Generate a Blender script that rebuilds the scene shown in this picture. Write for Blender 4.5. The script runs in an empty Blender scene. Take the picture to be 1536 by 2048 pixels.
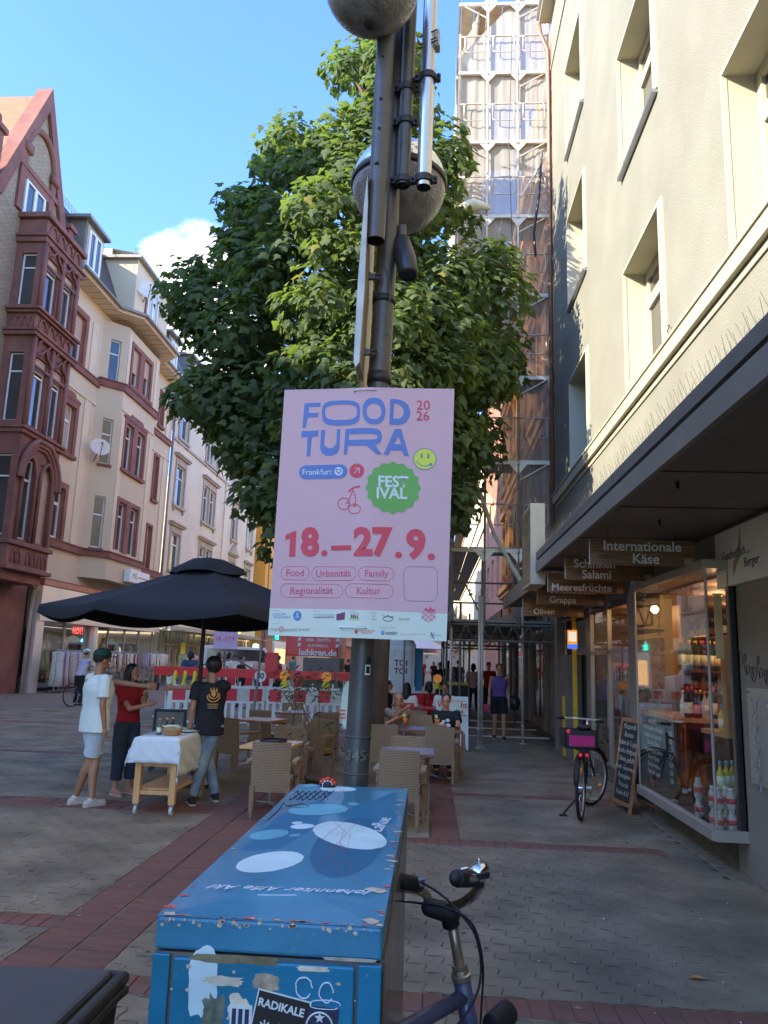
import bpy, bmesh, math, random
import numpy as np
from mathutils import Vector, Matrix, Euler, noise
random.seed(7)
PI = math.pi
S = bpy.context.scene
C = S.collection
# ---------------- camera ----------------
cam = bpy.data.objects.new('camera', bpy.data.cameras.new('camera')); C.objects.link(cam); S.camera = cam
cam.data.sensor_fit = 'HORIZONTAL'; cam.data.sensor_width = 36; cam.data.lens = 36.117
cam.data.clip_start = 0.05; cam.data.clip_end = 2000
_p, _y, _r = math.radians(10.85), math.radians(3.8), math.radians(1.85)
_f = Vector((-math.sin(_y)*math.cos(_p), math.cos(_y)*math.cos(_p), math.sin(_p)))
_rt = Vector((math.cos(_y), math.sin(_y), 0)); _up = _rt.cross(_f)
_r2 = _rt*math.cos(_r)+_up*math.sin(_r); _u2 = -_rt*math.sin(_r)+_up*math.cos(_r)
cam.matrix_world = Matrix(((_r2.x, _u2.x, -_f.x, 0), (_r2.y, _u2.y, -_f.y, 0), (_r2.z, _u2.z, -_f.z, 1.65), (0, 0, 0, 1)))
# ---------------- sun, sky, exposure ----------------
SUN_EL, SUN_AZ = math.radians(26.3), math.radians(32)   # azimuth: light travels from -X,-Y towards +X,+Y
sd = Vector((math.cos(SUN_EL)*math.cos(SUN_AZ), math.cos(SUN_EL)*math.sin(SUN_AZ), -math.sin(SUN_EL)))
sun = bpy.data.objects.new('sun', bpy.data.lights.new('sun', 'SUN')); C.objects.link(sun)
sun.data.energy = 2.0; sun.data.angle = math.radians(0.53); sun.data.color = (1.0, 0.90, 0.76)
sun.rotation_euler = sd.to_track_quat('-Z', 'Y').to_euler()
S.view_settings.view_transform = 'Standard'; S.view_settings.look = 'None'
S.view_settings.exposure = 2.72; S.view_settings.gamma = 1.0; S.view_settings.use_curve_mapping = False
W = bpy.data.worlds.new('World'); S.world = W; W.use_nodes = True
_nt = W.node_tree; _nt.nodes.clear()
def _n(t, **k):
    n = _nt.nodes.new(t)
    for a, b in k.items(): setattr(n, a, b)
    return n
_out = _n('ShaderNodeOutputWorld'); _bg = _n('ShaderNodeBackground'); _bg.inputs['Strength'].default_value = 0.124
_sky = _n('ShaderNodeTexSky', sky_type='NISHITA'); _sky.sun_disc = False
_sky.sun_elevation = SUN_EL; _sky.sun_rotation = math.atan2(-sd.x, -sd.y)
_sky.air_density = 1.0; _sky.dust_density = 0.6; _sky.ozone_density = 3.2; _sky.altitude = 100
_tc = _n('ShaderNodeTexCoord')
_sep = _n('ShaderNodeSeparateXYZ'); _nt.links.new(_tc.outputs['Generated'], _sep.inputs[0])
def _m(op, a, b=None, clamp=False):
    n = _n('ShaderNodeMath', operation=op, use_clamp=clamp)
    for i, v in enumerate((a, b)):
        if v is None: continue
        if isinstance(v, (int, float)): n.inputs[i].default_value = v
        else: _nt.links.new(v, n.inputs[i])
    return n.outputs[0]
# cumulus: noise over the direction, banks gather low in the sky
_map = _n('ShaderNodeMapping'); _map.inputs['Scale'].default_value = (1, 1, 1.6); _map.inputs['Location'].default_value = (0.35, 0.1, 0.0)
_nt.links.new(_tc.outputs['Generated'], _map.inputs[0])
_nz = _n('ShaderNodeTexNoise'); _nz.inputs['Scale'].default_value = 9; _nz.inputs['Detail'].default_value = 9; _nz.inputs['Roughness'].default_value = 0.62; _nz.inputs['Distortion'].default_value = 0.35
_nt.links.new(_map.outputs[0], _nz.inputs[0])
CLOUDS = [((-0.318, 0.835, 0.45), 0.055, 1.0), ((-0.285, 0.85, 0.445), 0.075, 1.0), ((-0.27, 0.875, 0.41), 0.085, 1.0), ((-0.305, 0.86, 0.405), 0.085, 1.0), ((-0.29, 0.885, 0.36), 0.08, .7), ((-0.24, 0.90, 0.37), 0.08, .9),
          ((0.09, 0.80, 0.60), 0.05, 0.16), ((0.6, 0.7, 0.3), 0.2, .9), ((-0.7, -0.6, 0.35), 0.22, .9), ((0.5, -0.8, 0.33), 0.2, .9), ((-0.95, 0.2, 0.3), 0.12, .8)]
_mask = None
for d, r, w in CLOUDS:
    dv = _n('ShaderNodeVectorMath', operation='DISTANCE'); _nt.links.new(_tc.outputs['Generated'], dv.inputs[0])
    dv.inputs[1].default_value = Vector(d).normalized()
    a = _m('MULTIPLY', _m('SUBTRACT', 1.0, _m('DIVIDE', dv.outputs['Value'], r)), w)
    a = _m('MAXIMUM', a, 0.0)
    _mask = a if _mask is None else _m('MAXIMUM', _mask, a)
_dens = _m('ADD', _m('MULTIPLY', _m('MINIMUM', _mask, .6), 1.15), _m('MULTIPLY', _m('SUBTRACT', _nz.outputs[0], 0.5), 1.6))
_ramp = _n('ShaderNodeValToRGB'); _ramp.color_ramp.elements[0].position = 0.20; _ramp.color_ramp.elements[1].position = 0.55
_nt.links.new(_dens, _ramp.inputs[0])
_has = _m('MULTIPLY', _ramp.outputs[0], _m('MULTIPLY', _mask, 9.0, True), True)
_cc = _n('ShaderNodeMixRGB'); _cc.inputs[1].default_value = (1.9, 2.2, 2.8, 1); _cc.inputs[2].default_value = (3.2, 3.15, 3.1, 1)
_nt.links.new(_m('MULTIPLY', _dens, 1.3, True), _cc.inputs[0])
_tint = _n('ShaderNodeMixRGB', blend_type='MULTIPLY'); _tint.inputs[0].default_value = 1; _tint.inputs[2].default_value = (.53, .67, .96, 1)
_nt.links.new(_sky.outputs[0], _tint.inputs[1])
_mx = _n('ShaderNodeMixRGB'); _nt.links.new(_has, _mx.inputs[0]); _nt.links.new(_tint.outputs[0], _mx.inputs[1]); _nt.links.new(_cc.outputs[0], _mx.inputs[2])
_nt.links.new(_mx.outputs[0], _bg.inputs[0]); _nt.links.new(_bg.outputs[0], _out.inputs[0])

# ---------------- materials ----------------
MATS = {}
def mat(name, col, rough=.6, metal=0, var=.12, vs=6, bump=0, bs=60, col2=None, cs=3, cmix=.5, spec=.5, trans=None, emit=None, es=1, coat=0, stretch=(1, 1, 1), sheen=0, alpha=None):
    if name in MATS: return MATS[name]
    if not metal > .8: col, col2 = [None if c is None else tuple(min(.85, v*k) for v, k in zip(c, (1.68, 1.44, 1.08))) for c in (col, col2)]
    m = bpy.data.materials.new(name); m.use_nodes = True; t = m.node_tree
    b = t.nodes['Principled BSDF']; MATS[name] = m
    b.inputs['Roughness'].default_value = rough; b.inputs['Metallic'].default_value = metal
    b.inputs['Specular IOR Level'].default_value = spec
    if coat: b.inputs['Coat Weight'].default_value = coat; b.inputs['Coat Roughness'].default_value = .12
    c4 = (*col, 1)
    tc = t.nodes.new('ShaderNodeTexCoord'); mp = t.nodes.new('ShaderNodeMapping'); mp.inputs['Scale'].default_value = stretch
    t.links.new(tc.outputs['Object'], mp.inputs[0])
    src = None
    if col2 is not None:
        n2 = t.nodes.new('ShaderNodeTexNoise'); n2.inputs['Scale'].default_value = cs; n2.inputs['Detail'].default_value = 6; n2.inputs['Roughness'].default_value = .65
        t.links.new(mp.outputs[0], n2.inputs[0])
        r = t.nodes.new('ShaderNodeValToRGB'); r.color_ramp.elements[0].position = cmix-.12; r.color_ramp.elements[1].position = cmix+.12
        r.color_ramp.elements[0].color = c4; r.color_ramp.elements[1].color = (*col2, 1)
        t.links.new(n2.outputs[0], r.inputs[0]); src = r.outputs[0]
    if var:
        n = t.nodes.new('ShaderNodeTexNoise'); n.inputs['Scale'].default_value = vs; n.inputs['Detail'].default_value = 5
        t.links.new(mp.outputs[0], n.inputs[0])
        mr = t.nodes.new('ShaderNodeMapRange'); mr.inputs[1].default_value = .25; mr.inputs[2].default_value = .75; mr.inputs[3].default_value = 1-var; mr.inputs[4].default_value = 1+var
        t.links.new(n.outputs[0], mr.inputs[0])
        mm = t.nodes.new('ShaderNodeMixRGB'); mm.blend_type = 'MULTIPLY'; mm.inputs[0].default_value = 1; mm.inputs[1].default_value = c4
        if src is not None: t.links.new(src, mm.inputs[1])
        t.links.new(mr.outputs[0], mm.inputs[2]); src = mm.outputs[0]
    if src is not None: t.links.new(src, b.inputs['Base Color'])
    else: b.inputs['Base Color'].default_value = c4
    if bump:
        nb = t.nodes.new('ShaderNodeTexNoise'); nb.inputs['Scale'].default_value = bs; nb.inputs['Detail'].default_value = 4
        t.links.new(mp.outputs[0], nb.inputs[0])
        bp = t.nodes.new('ShaderNodeBump'); bp.inputs['Strength'].default_value = bump; bp.inputs['Distance'].default_value = .01
        t.links.new(nb.outputs[0], bp.inputs['Height']); t.links.new(bp.outputs[0], b.inputs['Normal'])
    if emit: b.inputs['Emission Color'].default_value = (*emit, 1); b.inputs['Emission Strength'].default_value = es
    if trans: b.inputs['Transmission Weight'].default_value = trans
    if sheen: b.inputs['Sheen Weight'].default_value = sheen
    if alpha is not None: b.inputs['Alpha'].default_value = alpha
    return m
def clearglass(name, tint=(.9, .95, .93), refl=.0):
    if name in MATS: return MATS[name]
    m = bpy.data.materials.new(name); m.use_nodes = True; t = m.node_tree; t.nodes.clear(); MATS[name] = m
    o = t.nodes.new('ShaderNodeOutputMaterial'); mx = t.nodes.new('ShaderNodeMixShader'); tr = t.nodes.new('ShaderNodeBsdfTransparent'); gl = t.nodes.new('ShaderNodeBsdfGlossy')
    gl.inputs['Roughness'].default_value = .02; tr.inputs[0].default_value = (*tint, 1)
    lw = t.nodes.new('ShaderNodeLayerWeight'); pw_ = t.nodes.new('ShaderNodeMath'); pw_.operation = 'POWER'; pw_.inputs[1].default_value = 5; t.links.new(lw.outputs['Facing'], pw_.inputs[0]); lw.inputs[0].default_value = .5; fr = pw_
    ad = t.nodes.new('ShaderNodeMath'); ad.operation = 'ADD'; ad.use_clamp = True; ad.inputs[1].default_value = refl+.05
    t.links.new(fr.outputs[0], ad.inputs[0]); t.links.new(ad.outputs[0], mx.inputs[0]); t.links.new(tr.outputs[0], mx.inputs[1]); t.links.new(gl.outputs[0], mx.inputs[2]); t.links.new(mx.outputs[0], o.inputs[0])
    return m

# ---------------- mesh builder ----------------
class MB:
    def __init__(s): s.v = []; s.f = []; s.mi = []
    def add(s, vs, fs, m=0):
        o = len(s.v); s.v += [tuple(v) for v in vs]; s.f += [tuple(i+o for i in f) for f in fs]; s.mi += [m]*len(fs); return s
    def box(s, x0, x1, y0, y1, z0, z1, m=0, M=None):
        vs = [Vector((x, y, z)) for x in (x0, x1) for y in (y0, y1) for z in (z0, z1)]
        if M is not None: vs = [M @ v for v in vs]
        return s.add(vs, [(0, 1, 3, 2), (4, 6, 7, 5), (0, 4, 5, 1), (2, 3, 7, 6), (0, 2, 6, 4), (1, 5, 7, 3)], m)
    def quad(s, a, b, c, d, m=0): return s.add([a, b, c, d], [(0, 1, 2, 3)], m)
    def tube(s, pts, r, n=8, m=0, caps=True, sx=1):
        pts = [Vector(p) for p in pts]; k = len(pts); rs = r if isinstance(r, (list, tuple)) else [r]*k
        o = len(s.v); prev = None
        for i, p in enumerate(pts):
            d = (pts[min(i+1, k-1)]-pts[max(i-1, 0)]); d = d.normalized() if d.length > 1e-9 else Vector((0, 0, 1))
            if prev is None:
                a = Vector((0, 0, 1)) if abs(d.z) < .9 else Vector((1, 0, 0)); u = d.cross(a).normalized()
            else: u = (prev-d*prev.dot(d)); u = u.normalized() if u.length > 1e-6 else d.orthogonal().normalized()
            prev = u; w = d.cross(u)
            for j in range(n):
                t = 2*PI*j/n; s.v.append(tuple(p+(u*math.cos(t)*sx+w*math.sin(t))*rs[i]))
        for i in range(k-1):
            for j in range(n):
                a = o+i*n+j; b = o+i*n+(j+1) % n; s.f.append((a, b, b+n, a+n)); s.mi.append(m)
        if caps:
            s.f.append(tuple(o+j for j in range(n))[::-1]); s.mi.append(m)
            s.f.append(tuple(o+(k-1)*n+j for j in range(n))); s.mi.append(m)
        return s
    def lathe(s, prof, c=(0, 0, 0), n=16, m=0, M=None):
        o = len(s.v); k = len(prof)
        for r, z in prof:
            for j in range(n):
                t = 2*PI*j/n; v = Vector((r*math.cos(t), r*math.sin(t), z))
                if M is not None: v = M @ v
                s.v.append((v.x+c[0], v.y+c[1], v.z+c[2]))
        for i in range(k-1):
            for j in range(n):
                a = o+i*n+j; b = o+i*n+(j+1) % n; s.f.append((a, b, b+n, a+n)); s.mi.append(m)
        if prof[0][0] > 1e-4: s.f.append(tuple(o+j for j in range(n))[::-1]); s.mi.append(m)
        if prof[-1][0] > 1e-4: s.f.append(tuple(o+(k-1)*n+j for j in range(n))); s.mi.append(m)
        return s
    def ell(s, c, r, n=12, m=0, M=None):
        prof = [(math.sin(PI*i/n), -math.cos(PI*i/n)) for i in range(n+1)]
        prof[0] = (1e-5, -1); prof[-1] = (1e-5, 1)
        sc = Matrix.Diagonal((r[0], r[1], r[2])) if not isinstance(r, (int, float)) else Matrix.Diagonal((r, r, r))
        MM = sc if M is None else M.to_3x3() @ sc
        return s.lathe(prof, c, n+4, m, MM)
    def prism(s, poly, o, u, v, d, m=0):
        """polygon (a,b) in plane o+a*u+b*v, extruded by vector d"""
        o = Vector(o); u = Vector(u); v = Vector(v); d = Vector(d); n = len(poly)
        A = [o+u*a+v*b for a, b in poly]; B = [p+d for p in A]
        return s.add(A+B, [tuple(range(n))[::-1], tuple(range(n, 2*n))]+[(i, (i+1) % n, n+(i+1) % n, n+i) for i in range(n)], m)
    def rc(s, p0, r0, p1, r1, n=12, m=0, flat=False, sq=1.0):
        """rounded (or flat-ended) cone between two points"""
        p0 = Vector(p0); p1 = Vector(p1)
        if flat: return s.tube([p0, p1], [r0, r1], n, m)
        d = (p1-p0); L = d.length; d = d.normalized() if L > 1e-6 else Vector((0, 0, 1)); pts = []; rs = []
        for i in range(0, 5): a = PI/2*(i/4); pts.append(p0-d*r0*math.cos(a)); rs.append(max(r0*math.sin(a), 1e-4))
        for i in range(4, -1, -1): a = PI/2*(i/4); pts.append(p1+d*r1*math.cos(a)); rs.append(max(r1*math.sin(a), 1e-4))
        return s.tube(pts, rs, n, m)
    def build(s, name, mats, parent=None, smooth=False, bevel=0, label=None, world=True, data=False):
        me = bpy.data.meshes.new(name); me.from_pydata(s.v, [], s.f)
        if not isinstance(mats, (list, tuple)): mats = [mats]
        for m in mats: me.materials.append(m)
        if len(mats) > 1: me.polygons.foreach_set('material_index', s.mi)
        if smooth: me.polygons.foreach_set('use_smooth', [True]*len(me.polygons))
        me.update()
        if data: return me
        return put(name, me, parent, bevel, label, world)
def put(name, me, parent=None, bevel=0, label=None, world=True):
    o = bpy.data.objects.new(name, me); C.objects.link(o)
    if parent is not None:
        o.parent = parent
        if world:
            M = parent.matrix_basis.copy(); q = parent.parent
            while q is not None: M = q.matrix_basis @ q.matrix_parent_inverse @ M if False else q.matrix_basis @ M; q = q.parent
            o.matrix_parent_inverse = M.inverted() if parent.type == 'EMPTY' else Matrix.Identity(4)
    if bevel:
        b = o.modifiers.new('b', 'BEVEL'); b.width = bevel; b.segments = 2; b.limit_method = 'ANGLE'
    if label: o['label'] = label
    return o
def thing(name, label, cat, loc=(0, 0, 0), group=None, rotz=0):
    o = bpy.data.objects.new(name, None); C.objects.link(o); o.location = loc; o.rotation_euler = (0, 0, rotz); o.empty_display_size = .1
    # matrix_basis is needed right away by children
    o.matrix_basis = Matrix.Translation(loc) @ Matrix.Rotation(rotz, 4, 'Z')
    o['label'] = label; o['category'] = cat
    if group: o['group'] = group
    return o
def tag(o, label, cat, group=None):
    o['label'] = label; o['category'] = cat
    if group: o['group'] = group
    return o
def struct(o): o['kind'] = 'structure'; return o
def stuff(o): o['kind'] = 'stuff'; return o
def dup(root, loc, rotz=0, label=None, group=None, scale=None):
    r = root.copy(); C.objects.link(r); r.location = loc; r.rotation_euler = (0, 0, rotz)
    if scale: r.scale = scale
    if label: r['label'] = label
    if group: r['group'] = group
    for ch in list(root.children):
        c = ch.copy(); C.objects.link(c); c.parent = r
        for g in list(ch.children):
            d = g.copy(); C.objects.link(d); d.parent = c
    return r
def text(s, name, m, parent, loc, size, right=(1, 0, 0), up=(0, 0, 1), ext=.002, bold=0, ax='CENTER', sx=1, shear=0, label=None, space=1, lspace=1):
    cu = bpy.data.curves.new(name, 'FONT'); cu.body = s; cu.size = size; cu.extrude = ext; cu.offset = bold*size; cu.align_x = ax; cu.align_y = 'CENTER'; cu.shear = shear; cu.space_character = space; cu.space_line = lspace
    cu.resolution_u = 3; cu.materials.append(m)
    right = Vector(right).normalized(); up = Vector(up).normalized(); nrm = right.cross(up)
    M = Matrix(((right.x*sx, up.x, nrm.x, loc[0]), (right.y*sx, up.y, nrm.y, loc[1]), (right.z*sx, up.z, nrm.z, loc[2]), (0, 0, 0, 1)))
    tmp = bpy.data.objects.new('tmp', cu); me = bpy.data.meshes.new_from_object(tmp); bpy.data.objects.remove(tmp)
    me.transform(M); me.name = name
    return put(name, me, parent, 0, label)
def wall_holes(mb, X, sgn, y0, y1, z0, z1, holes, depth, m=0, mr=None, back=None):
    """wall plane x=X whose outside faces sgn*x, with rectangular holes (ya,yb,za,zb) and reveals depth deep"""
    ys = sorted({y0, y1, *[h[0] for h in holes], *[h[1] for h in holes]}); zs = sorted({z0, z1, *[h[2] for h in holes], *[h[3] for h in holes]})
    Xi = X-sgn*depth; mr = m if mr is None else mr
    for a, b in zip(ys, ys[1:]):
        for c, d in zip(zs, zs[1:]):
            ym, zm = (a+b)/2, (c+d)/2
            if any(h[0] < ym < h[1] and h[2] < zm < h[3] for h in holes): continue
            mb.quad((X, a, c), (X, b, c), (X, b, d), (X, a, d), m)
    for a, b, c, d in holes:
        mb.quad((X, a, c), (Xi, a, c), (Xi, a, d), (X, a, d), mr); mb.quad((X, b, c), (X, b, d), (Xi, b, d), (Xi, b, c), mr)
        mb.quad((X, a, d), (Xi, a, d), (Xi, b, d), (X, b, d), mr); mb.quad((X, a, c), (X, b, c), (Xi, b, c), (Xi, a, c), mr)
def frame_yz(mb, X, y0, y1, z0, z1, w, t, m=0, mull=(), trans=()):
    """window frame in the plane x=X: rails w wide, t thick; mull = y positions, trans = z positions"""
    mb.box(X-t/2, X+t/2, y0, y0+w, z0, z1, m); mb.box(X-t/2, X+t/2, y1-w, y1, z0, z1, m)
    mb.box(X-t/2, X+t/2, y0+w, y1-w, z0, z0+w, m); mb.box(X-t/2, X+t/2, y0+w, y1-w, z1-w, z1, m)
    for y in mull: mb.box(X-t/2+.003, X+t/2+.003, y-w/2, y+w/2, z0+w, z1-w, m)
    for z in trans: mb.box(X-t/2-.003, X+t/2-.003, y0+w, y1-w, z-w/2, z+w/2, m)

# ======================= GROUND =======================
stone = mat('paver_stone', (.150, .122, .086), .85, var=.4, vs=1.6, bump=.8, bs=110, col2=(.195, .161, .116), cs=2.2, cmix=.52)
joint_m = mat('joint_sand', (.045, .041, .036), .95, var=.3, vs=30, bump=.5, bs=80)
brick_m = mat('clinker_red', (.185, .078, .048), .8, var=.35, vs=5, bump=.4, bs=150, col2=(.12, .058, .048), cs=1.3)
brick_b = mat('clinker_brown', (.145, .068, .045), .8, var=.35, vs=5, bump=.4, bs=150, col2=(.12, .06, .048), cs=1.3)
far_m = mat('far_paving', (.15, .123, .09), .85, var=.25, vs=3, bump=.5, bs=40, col2=(.155, .127, .098), cs=.6)
b = MB(); b.box(-90, 60, -40, 400, -.6, -.03)
ground = struct(b.build('ground', joint_m))
b = MB(); b.box(-30, 3, 1, 22, -.029, -.0065); b.build('joint_sand', mat('joint_sand_pale', (.06, .053, .044), .95, var=.4, vs=1.2, bump=.4, bs=120, col2=(.16, .14, .11), cs=.7, cmix=.55), ground)
b = MB(); b.box(-90, 60, -40, 400, -.02, -.016)
b2 = MB()
# brick bands: list of (x0,x1,y0,y1, brick length axis)
BANDS = [(-2.26, -1.98, 2.5, 17.0, 'x'), (-1.965, -1.70, 2.5, 17.0, 'x'), (.03, .30, 7.79, 16.5, 'x'),
         (-16, -2.27, 4.92, 5.14, 'y'), (-1.69, 2.55, 4.08, 4.30, 'y'), (-16, -2.27, 8.43, 8.93, 'y2'), (-1.69, 2.15, 7.56, 7.78, 'y'),
         (-16, -2.27, 12.6, 12.85, 'y'), (.31, 2.4, 10.25, 10.47, 'y'), (-16, -2.27, 17.5, 17.8, 'y')]
CONC = [(-.45, .015, 7.79, 13.5)]           # strip of pale concrete slab beside the brick band
def in_band(x, y, e=0):
    for x0, x1, y0, y1, _ in BANDS:
        if x0-e < x < x1+e and y0-e < y < y1+e: return True
    for x0, x1, y0, y1 in CONC:
        if x0-e < x < x1+e and y0-e < y < y1+e: return True
    return False
camxy = Vector((0, 0))
def wavy(a, b, amp, k=5):
    """points from a to b (b excluded) along an S-shaped paver side"""
    a = Vector(a); b = Vector(b); d = b-a; n = Vector((-d.y, d.x)).normalized(); out = []
    for i in range(k):
        t = i/k; out.append(a+d*t+n*amp*math.sin(2*PI*t))
    return out
def paver_verts(cx, cy, w, h, rz, z, g=.0014):
    hw, hh = w/2-g, h/2-g; amp = .012
    P = wavy((-hw, -hh), (hw, -hh), amp)+wavy((hw, -hh), (hw, hh), amp*.7, 4)+wavy((hw, hh), (-hw, hh), amp)+wavy((-hw, hh), (-hw, -hh), amp*.7, 4)
    P = P; c, s = math.cos(rz), math.sin(rz)
    return [(p.x, p.y) for p in P]
PW, PH = .20, .125
poly = paver_verts(0, 0, PW, PH, 0, 0)
def paver_mesh():
    m = MB(); n = len(poly)
    top = [(x*.965, y*.95, 0) for x, y in poly]; mid = [(x, y, -.004) for x, y in poly]; bot = [(x, y, -.028) for x, y in poly]
    m.add(top+mid+bot, [tuple(range(n))]+[(i, i+n, (i+1) % n+n, (i+1) % n) for i in range(n)]+[(i+n, i+2*n, (i+1) % n+2*n, (i+1) % n+n) for i in range(n)])
    return m
pm = paver_mesh(); pme = pm.build('paver', stone, data=True)
spots = []
for r in range(8, 190):
    y = r*PH
    for q in range(-85, 16):
        x = q*PW+(r % 2)*PW/2
        if y < 1.2 or x > 2.62 or (x > 2.45 and y > 6.7): continue
        # inside the view wedge only
        if x < -1.0-y*.62 or x > .6+y*.62: continue
        if y > 22: continue
        spots.append((x, y))
spots.sort(key=lambda p: math.hypot(p[0], p[1]) + (0 if p[0] < -1.2 or p[0] > .1 else 6))
RECTS = [q[:4] for q in BANDS]+CONC
def clipped(x, y):
    """paver vertices in place, trimmed where a brick band or slab runs; None if swallowed"""
    t = V.copy(); t[:, 0] += x; t[:, 1] += y
    for x0, x1, y0, y1 in RECTS:
        lo = t.min(0); hi = t.max(0)
        if hi[0] <= x0 or lo[0] >= x1 or hi[1] <= y0 or lo[1] >= y1: continue
        c = [(x0-lo[0], 0, x0-.004, np.minimum), (hi[0]-x1, 0, x1+.004, np.maximum), (y0-lo[1], 1, y0-.004, np.minimum), (hi[1]-y1, 1, y1+.004, np.maximum)]
        d, ax_, lim, fn = max(c, key=lambda q: q[0])
        if d < .012: return None
        t[:, ax_] = fn(t[:, ax_], lim)
    return t
V = np.array(pm.v); F0 = pm.f; nv = len(V); allv = []; allf = []; own_ = 0
for x, y in spots:
    t = clipped(x, y)
    if t is None: continue
    if own_ < 300:
        own_ += 1; full = np.allclose(t[:, :2]-V[:, :2], (x, y)); m_ = pme
        if not full: m_ = bpy.data.meshes.new('paver'); m_.from_pydata((t-np.array((x, y, 0))).tolist(), [], F0); m_.materials.append(stone)
        o = bpy.data.objects.new('paver', m_); C.objects.link(o); o.parent = ground; o.location = (x, y, random.uniform(-.0015, .0015)); o.rotation_euler = (random.gauss(0, .006), random.gauss(0, .006), 0)
    else:
        t[:, 2] += random.uniform(-.002, .002)+(t[:, 0]-x)*random.gauss(0, .008)+(t[:, 1]-y)*random.gauss(0, .008); k_ = len(allv); allv.append(t); allf += [tuple(k+k_*nv for k in f) for f in F0]
me = bpy.data.meshes.new('pavers'); me.from_pydata(np.concatenate(allv).tolist(), [], allf); me.materials.append(stone); me.update()
stuff(put('pavers', me, ground))
# far paving sheet beyond the individual stones
b = MB(); b.box(-90, 60, 22, 400, -.02, -.001); b.box(-90, -14.5, -40, 22, -.02, -.002)
b.build('far_paving', far_m, ground)
# bricks
bricks = []
for x0, x1, y0, y1, ax in BANDS:
    if ax == 'x':
        y = y0
        while y < y1: bricks.append(((x0+x1)/2, y+.0525, x1-x0, .105)); y += .105
    else:
        n = 2 if ax == 'y2' else 1; h = (y1-y0)/n
        for k in range(n):
            x = x0
            while x < x1-.05:
                if abs(x) < .7*y1+2: bricks.append((x+.0525, y0+h*(k+.5), .105, h))
                x += .105
bricks.sort(key=lambda p: math.hypot(p[0], p[1]))
bmes = {}
def brick_mesh(w, h):
    k = (round(w, 3), round(h, 3))
    if k not in bmes:
        m = MB(); a, c = w/2-.0028, h/2-.0028
        m.add([(-a+.002, -c+.002, 0), (a-.003, -c+.003, 0), (a-.003, c-.003, 0), (-a+.003, c-.003, 0), (-a, -c, -.003), (a, -c, -.003), (a, c, -.003), (-a, c, -.003), (-a, -c, -.03), (a, -c, -.03), (a, c, -.03), (-a, c, -.03)],
              [(0, 1, 2, 3)]+[(i, i+4, (i+1) % 4+4, (i+1) % 4) for i in range(4)]+[(i+4, i+8, (i+1) % 4+8, (i+1) % 4+4) for i in range(4)])
        bmes[k] = [m.build('brick', q, data=True) for q in (brick_m, brick_b)]
    return bmes[k]
rb = MB(); cnt = 0
for x, y, w, h in bricks:
    q = brick_mesh(w, h)[0 if random.random() < .6 else 1]
    if cnt < 300:
        o = bpy.data.objects.new('brick', q); C.objects.link(o); o.parent = ground; cnt += 1
        o.location = (x, y, random.uniform(-.001, .003)); o.rotation_euler = (random.gauss(0, .008), random.gauss(0, .008), random.gauss(0, .008))
    else:
        a, c, z = w/2-.004, h/2-.004, random.uniform(-.001, .003); mi = 0 if random.random() < .6 else 1
        rb.box(x-a, x+a, y-c, y+c, -.03, z, mi)
stuff(rb.build('bricks', [brick_m, brick_b], ground))
b = MB()
for x0, x1, y0, y1 in CONC:
    y = y0
    while y < y1: b.box(x0+.004, x1-.004, y+.004, y+.59, -.03, .001); y += .6
b.build('concrete_slab', mat('slab', (.20, .175, .13), .9, var=.25, vs=10, bump=.4, bs=120), ground)
# weathered concrete edging along the shop wall, kerb of rubble mortar
b = MB(); b.box(2.45, 2.64, 6.7, 16.5, -.03, .012)
b.build('edging', mat('mortar_edge', (.17, .15, .12), .95, var=.4, vs=12, bump=.8, bs=60), ground)
b = MB(); b.box(2.62, 3.4, -2, 7.2, -.03, .004)
b.build('doorway_slab', mat('door_slab', (.09, .082, .075), .8, var=.3, vs=8), ground)
# litter: dry leaves and paper scraps, cigarette ends
leafm = mat('dry_leaf', (.33, .17, .07), .8, var=.3, vs=30); scrap = mat('paper_scrap', (.55, .53, .5), .8)
b = MB()
for i in range(150):
    x = random.uniform(-7, 2.4); y = random.uniform(3.2, 12)
    if i < 60: x = random.uniform(.6, 2.5); y = random.uniform(4, 10)
    s = random.uniform(.004, .013); a = random.random()*6; c, d = math.cos(a)*s, math.sin(a)*s
    b.add([(x-c, y-d, .004), (x+d*.6, y-c*.6, .006), (x+c, y+d, .008), (x-d*.5, y+c*.5, .005)], [(0, 1, 2, 3)], 0)
tag(stuff(b.build('litter', scrap)), 'tiny pale scraps of paper and cigarette ends scattered over the grey pavers', 'litter')
b = MB()
for i in range(170):
    x = random.uniform(-6, 2.4); y = random.uniform(2.8, 11); r = random.uniform(.006, .02); n = 7
    b.add([(x+r*random.uniform(.7, 1.2)*math.cos(2*PI*k/n), y+r*random.uniform(.7, 1.2)*math.sin(2*PI*k/n), .0042) for k in range(n)], [tuple(range(n))], i % 2)
stuff(b.build('gum_spots', [mat('gum_dark', (.045, .04, .035), .9), mat('gum_pale', (.2, .18, .15), .9)], ground))
x, y, z = (1.476,4.683,0.010)
b = MB(); b.add([(x-.05, y-.005, .006), (x-.02, y-.022, .018), (x+.03, y-.018, .012), (x+.05, y+.004, .006), (x+.01, y+.02, .016), (x-.03, y+.018, .01)], [(0, 1, 2, 5), (2, 3, 4, 5)])
tag(b.build('dry_leaf', leafm), 'curled brown dry leaf lying on grey pavers right of the bicycle', 'leaf')

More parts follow.
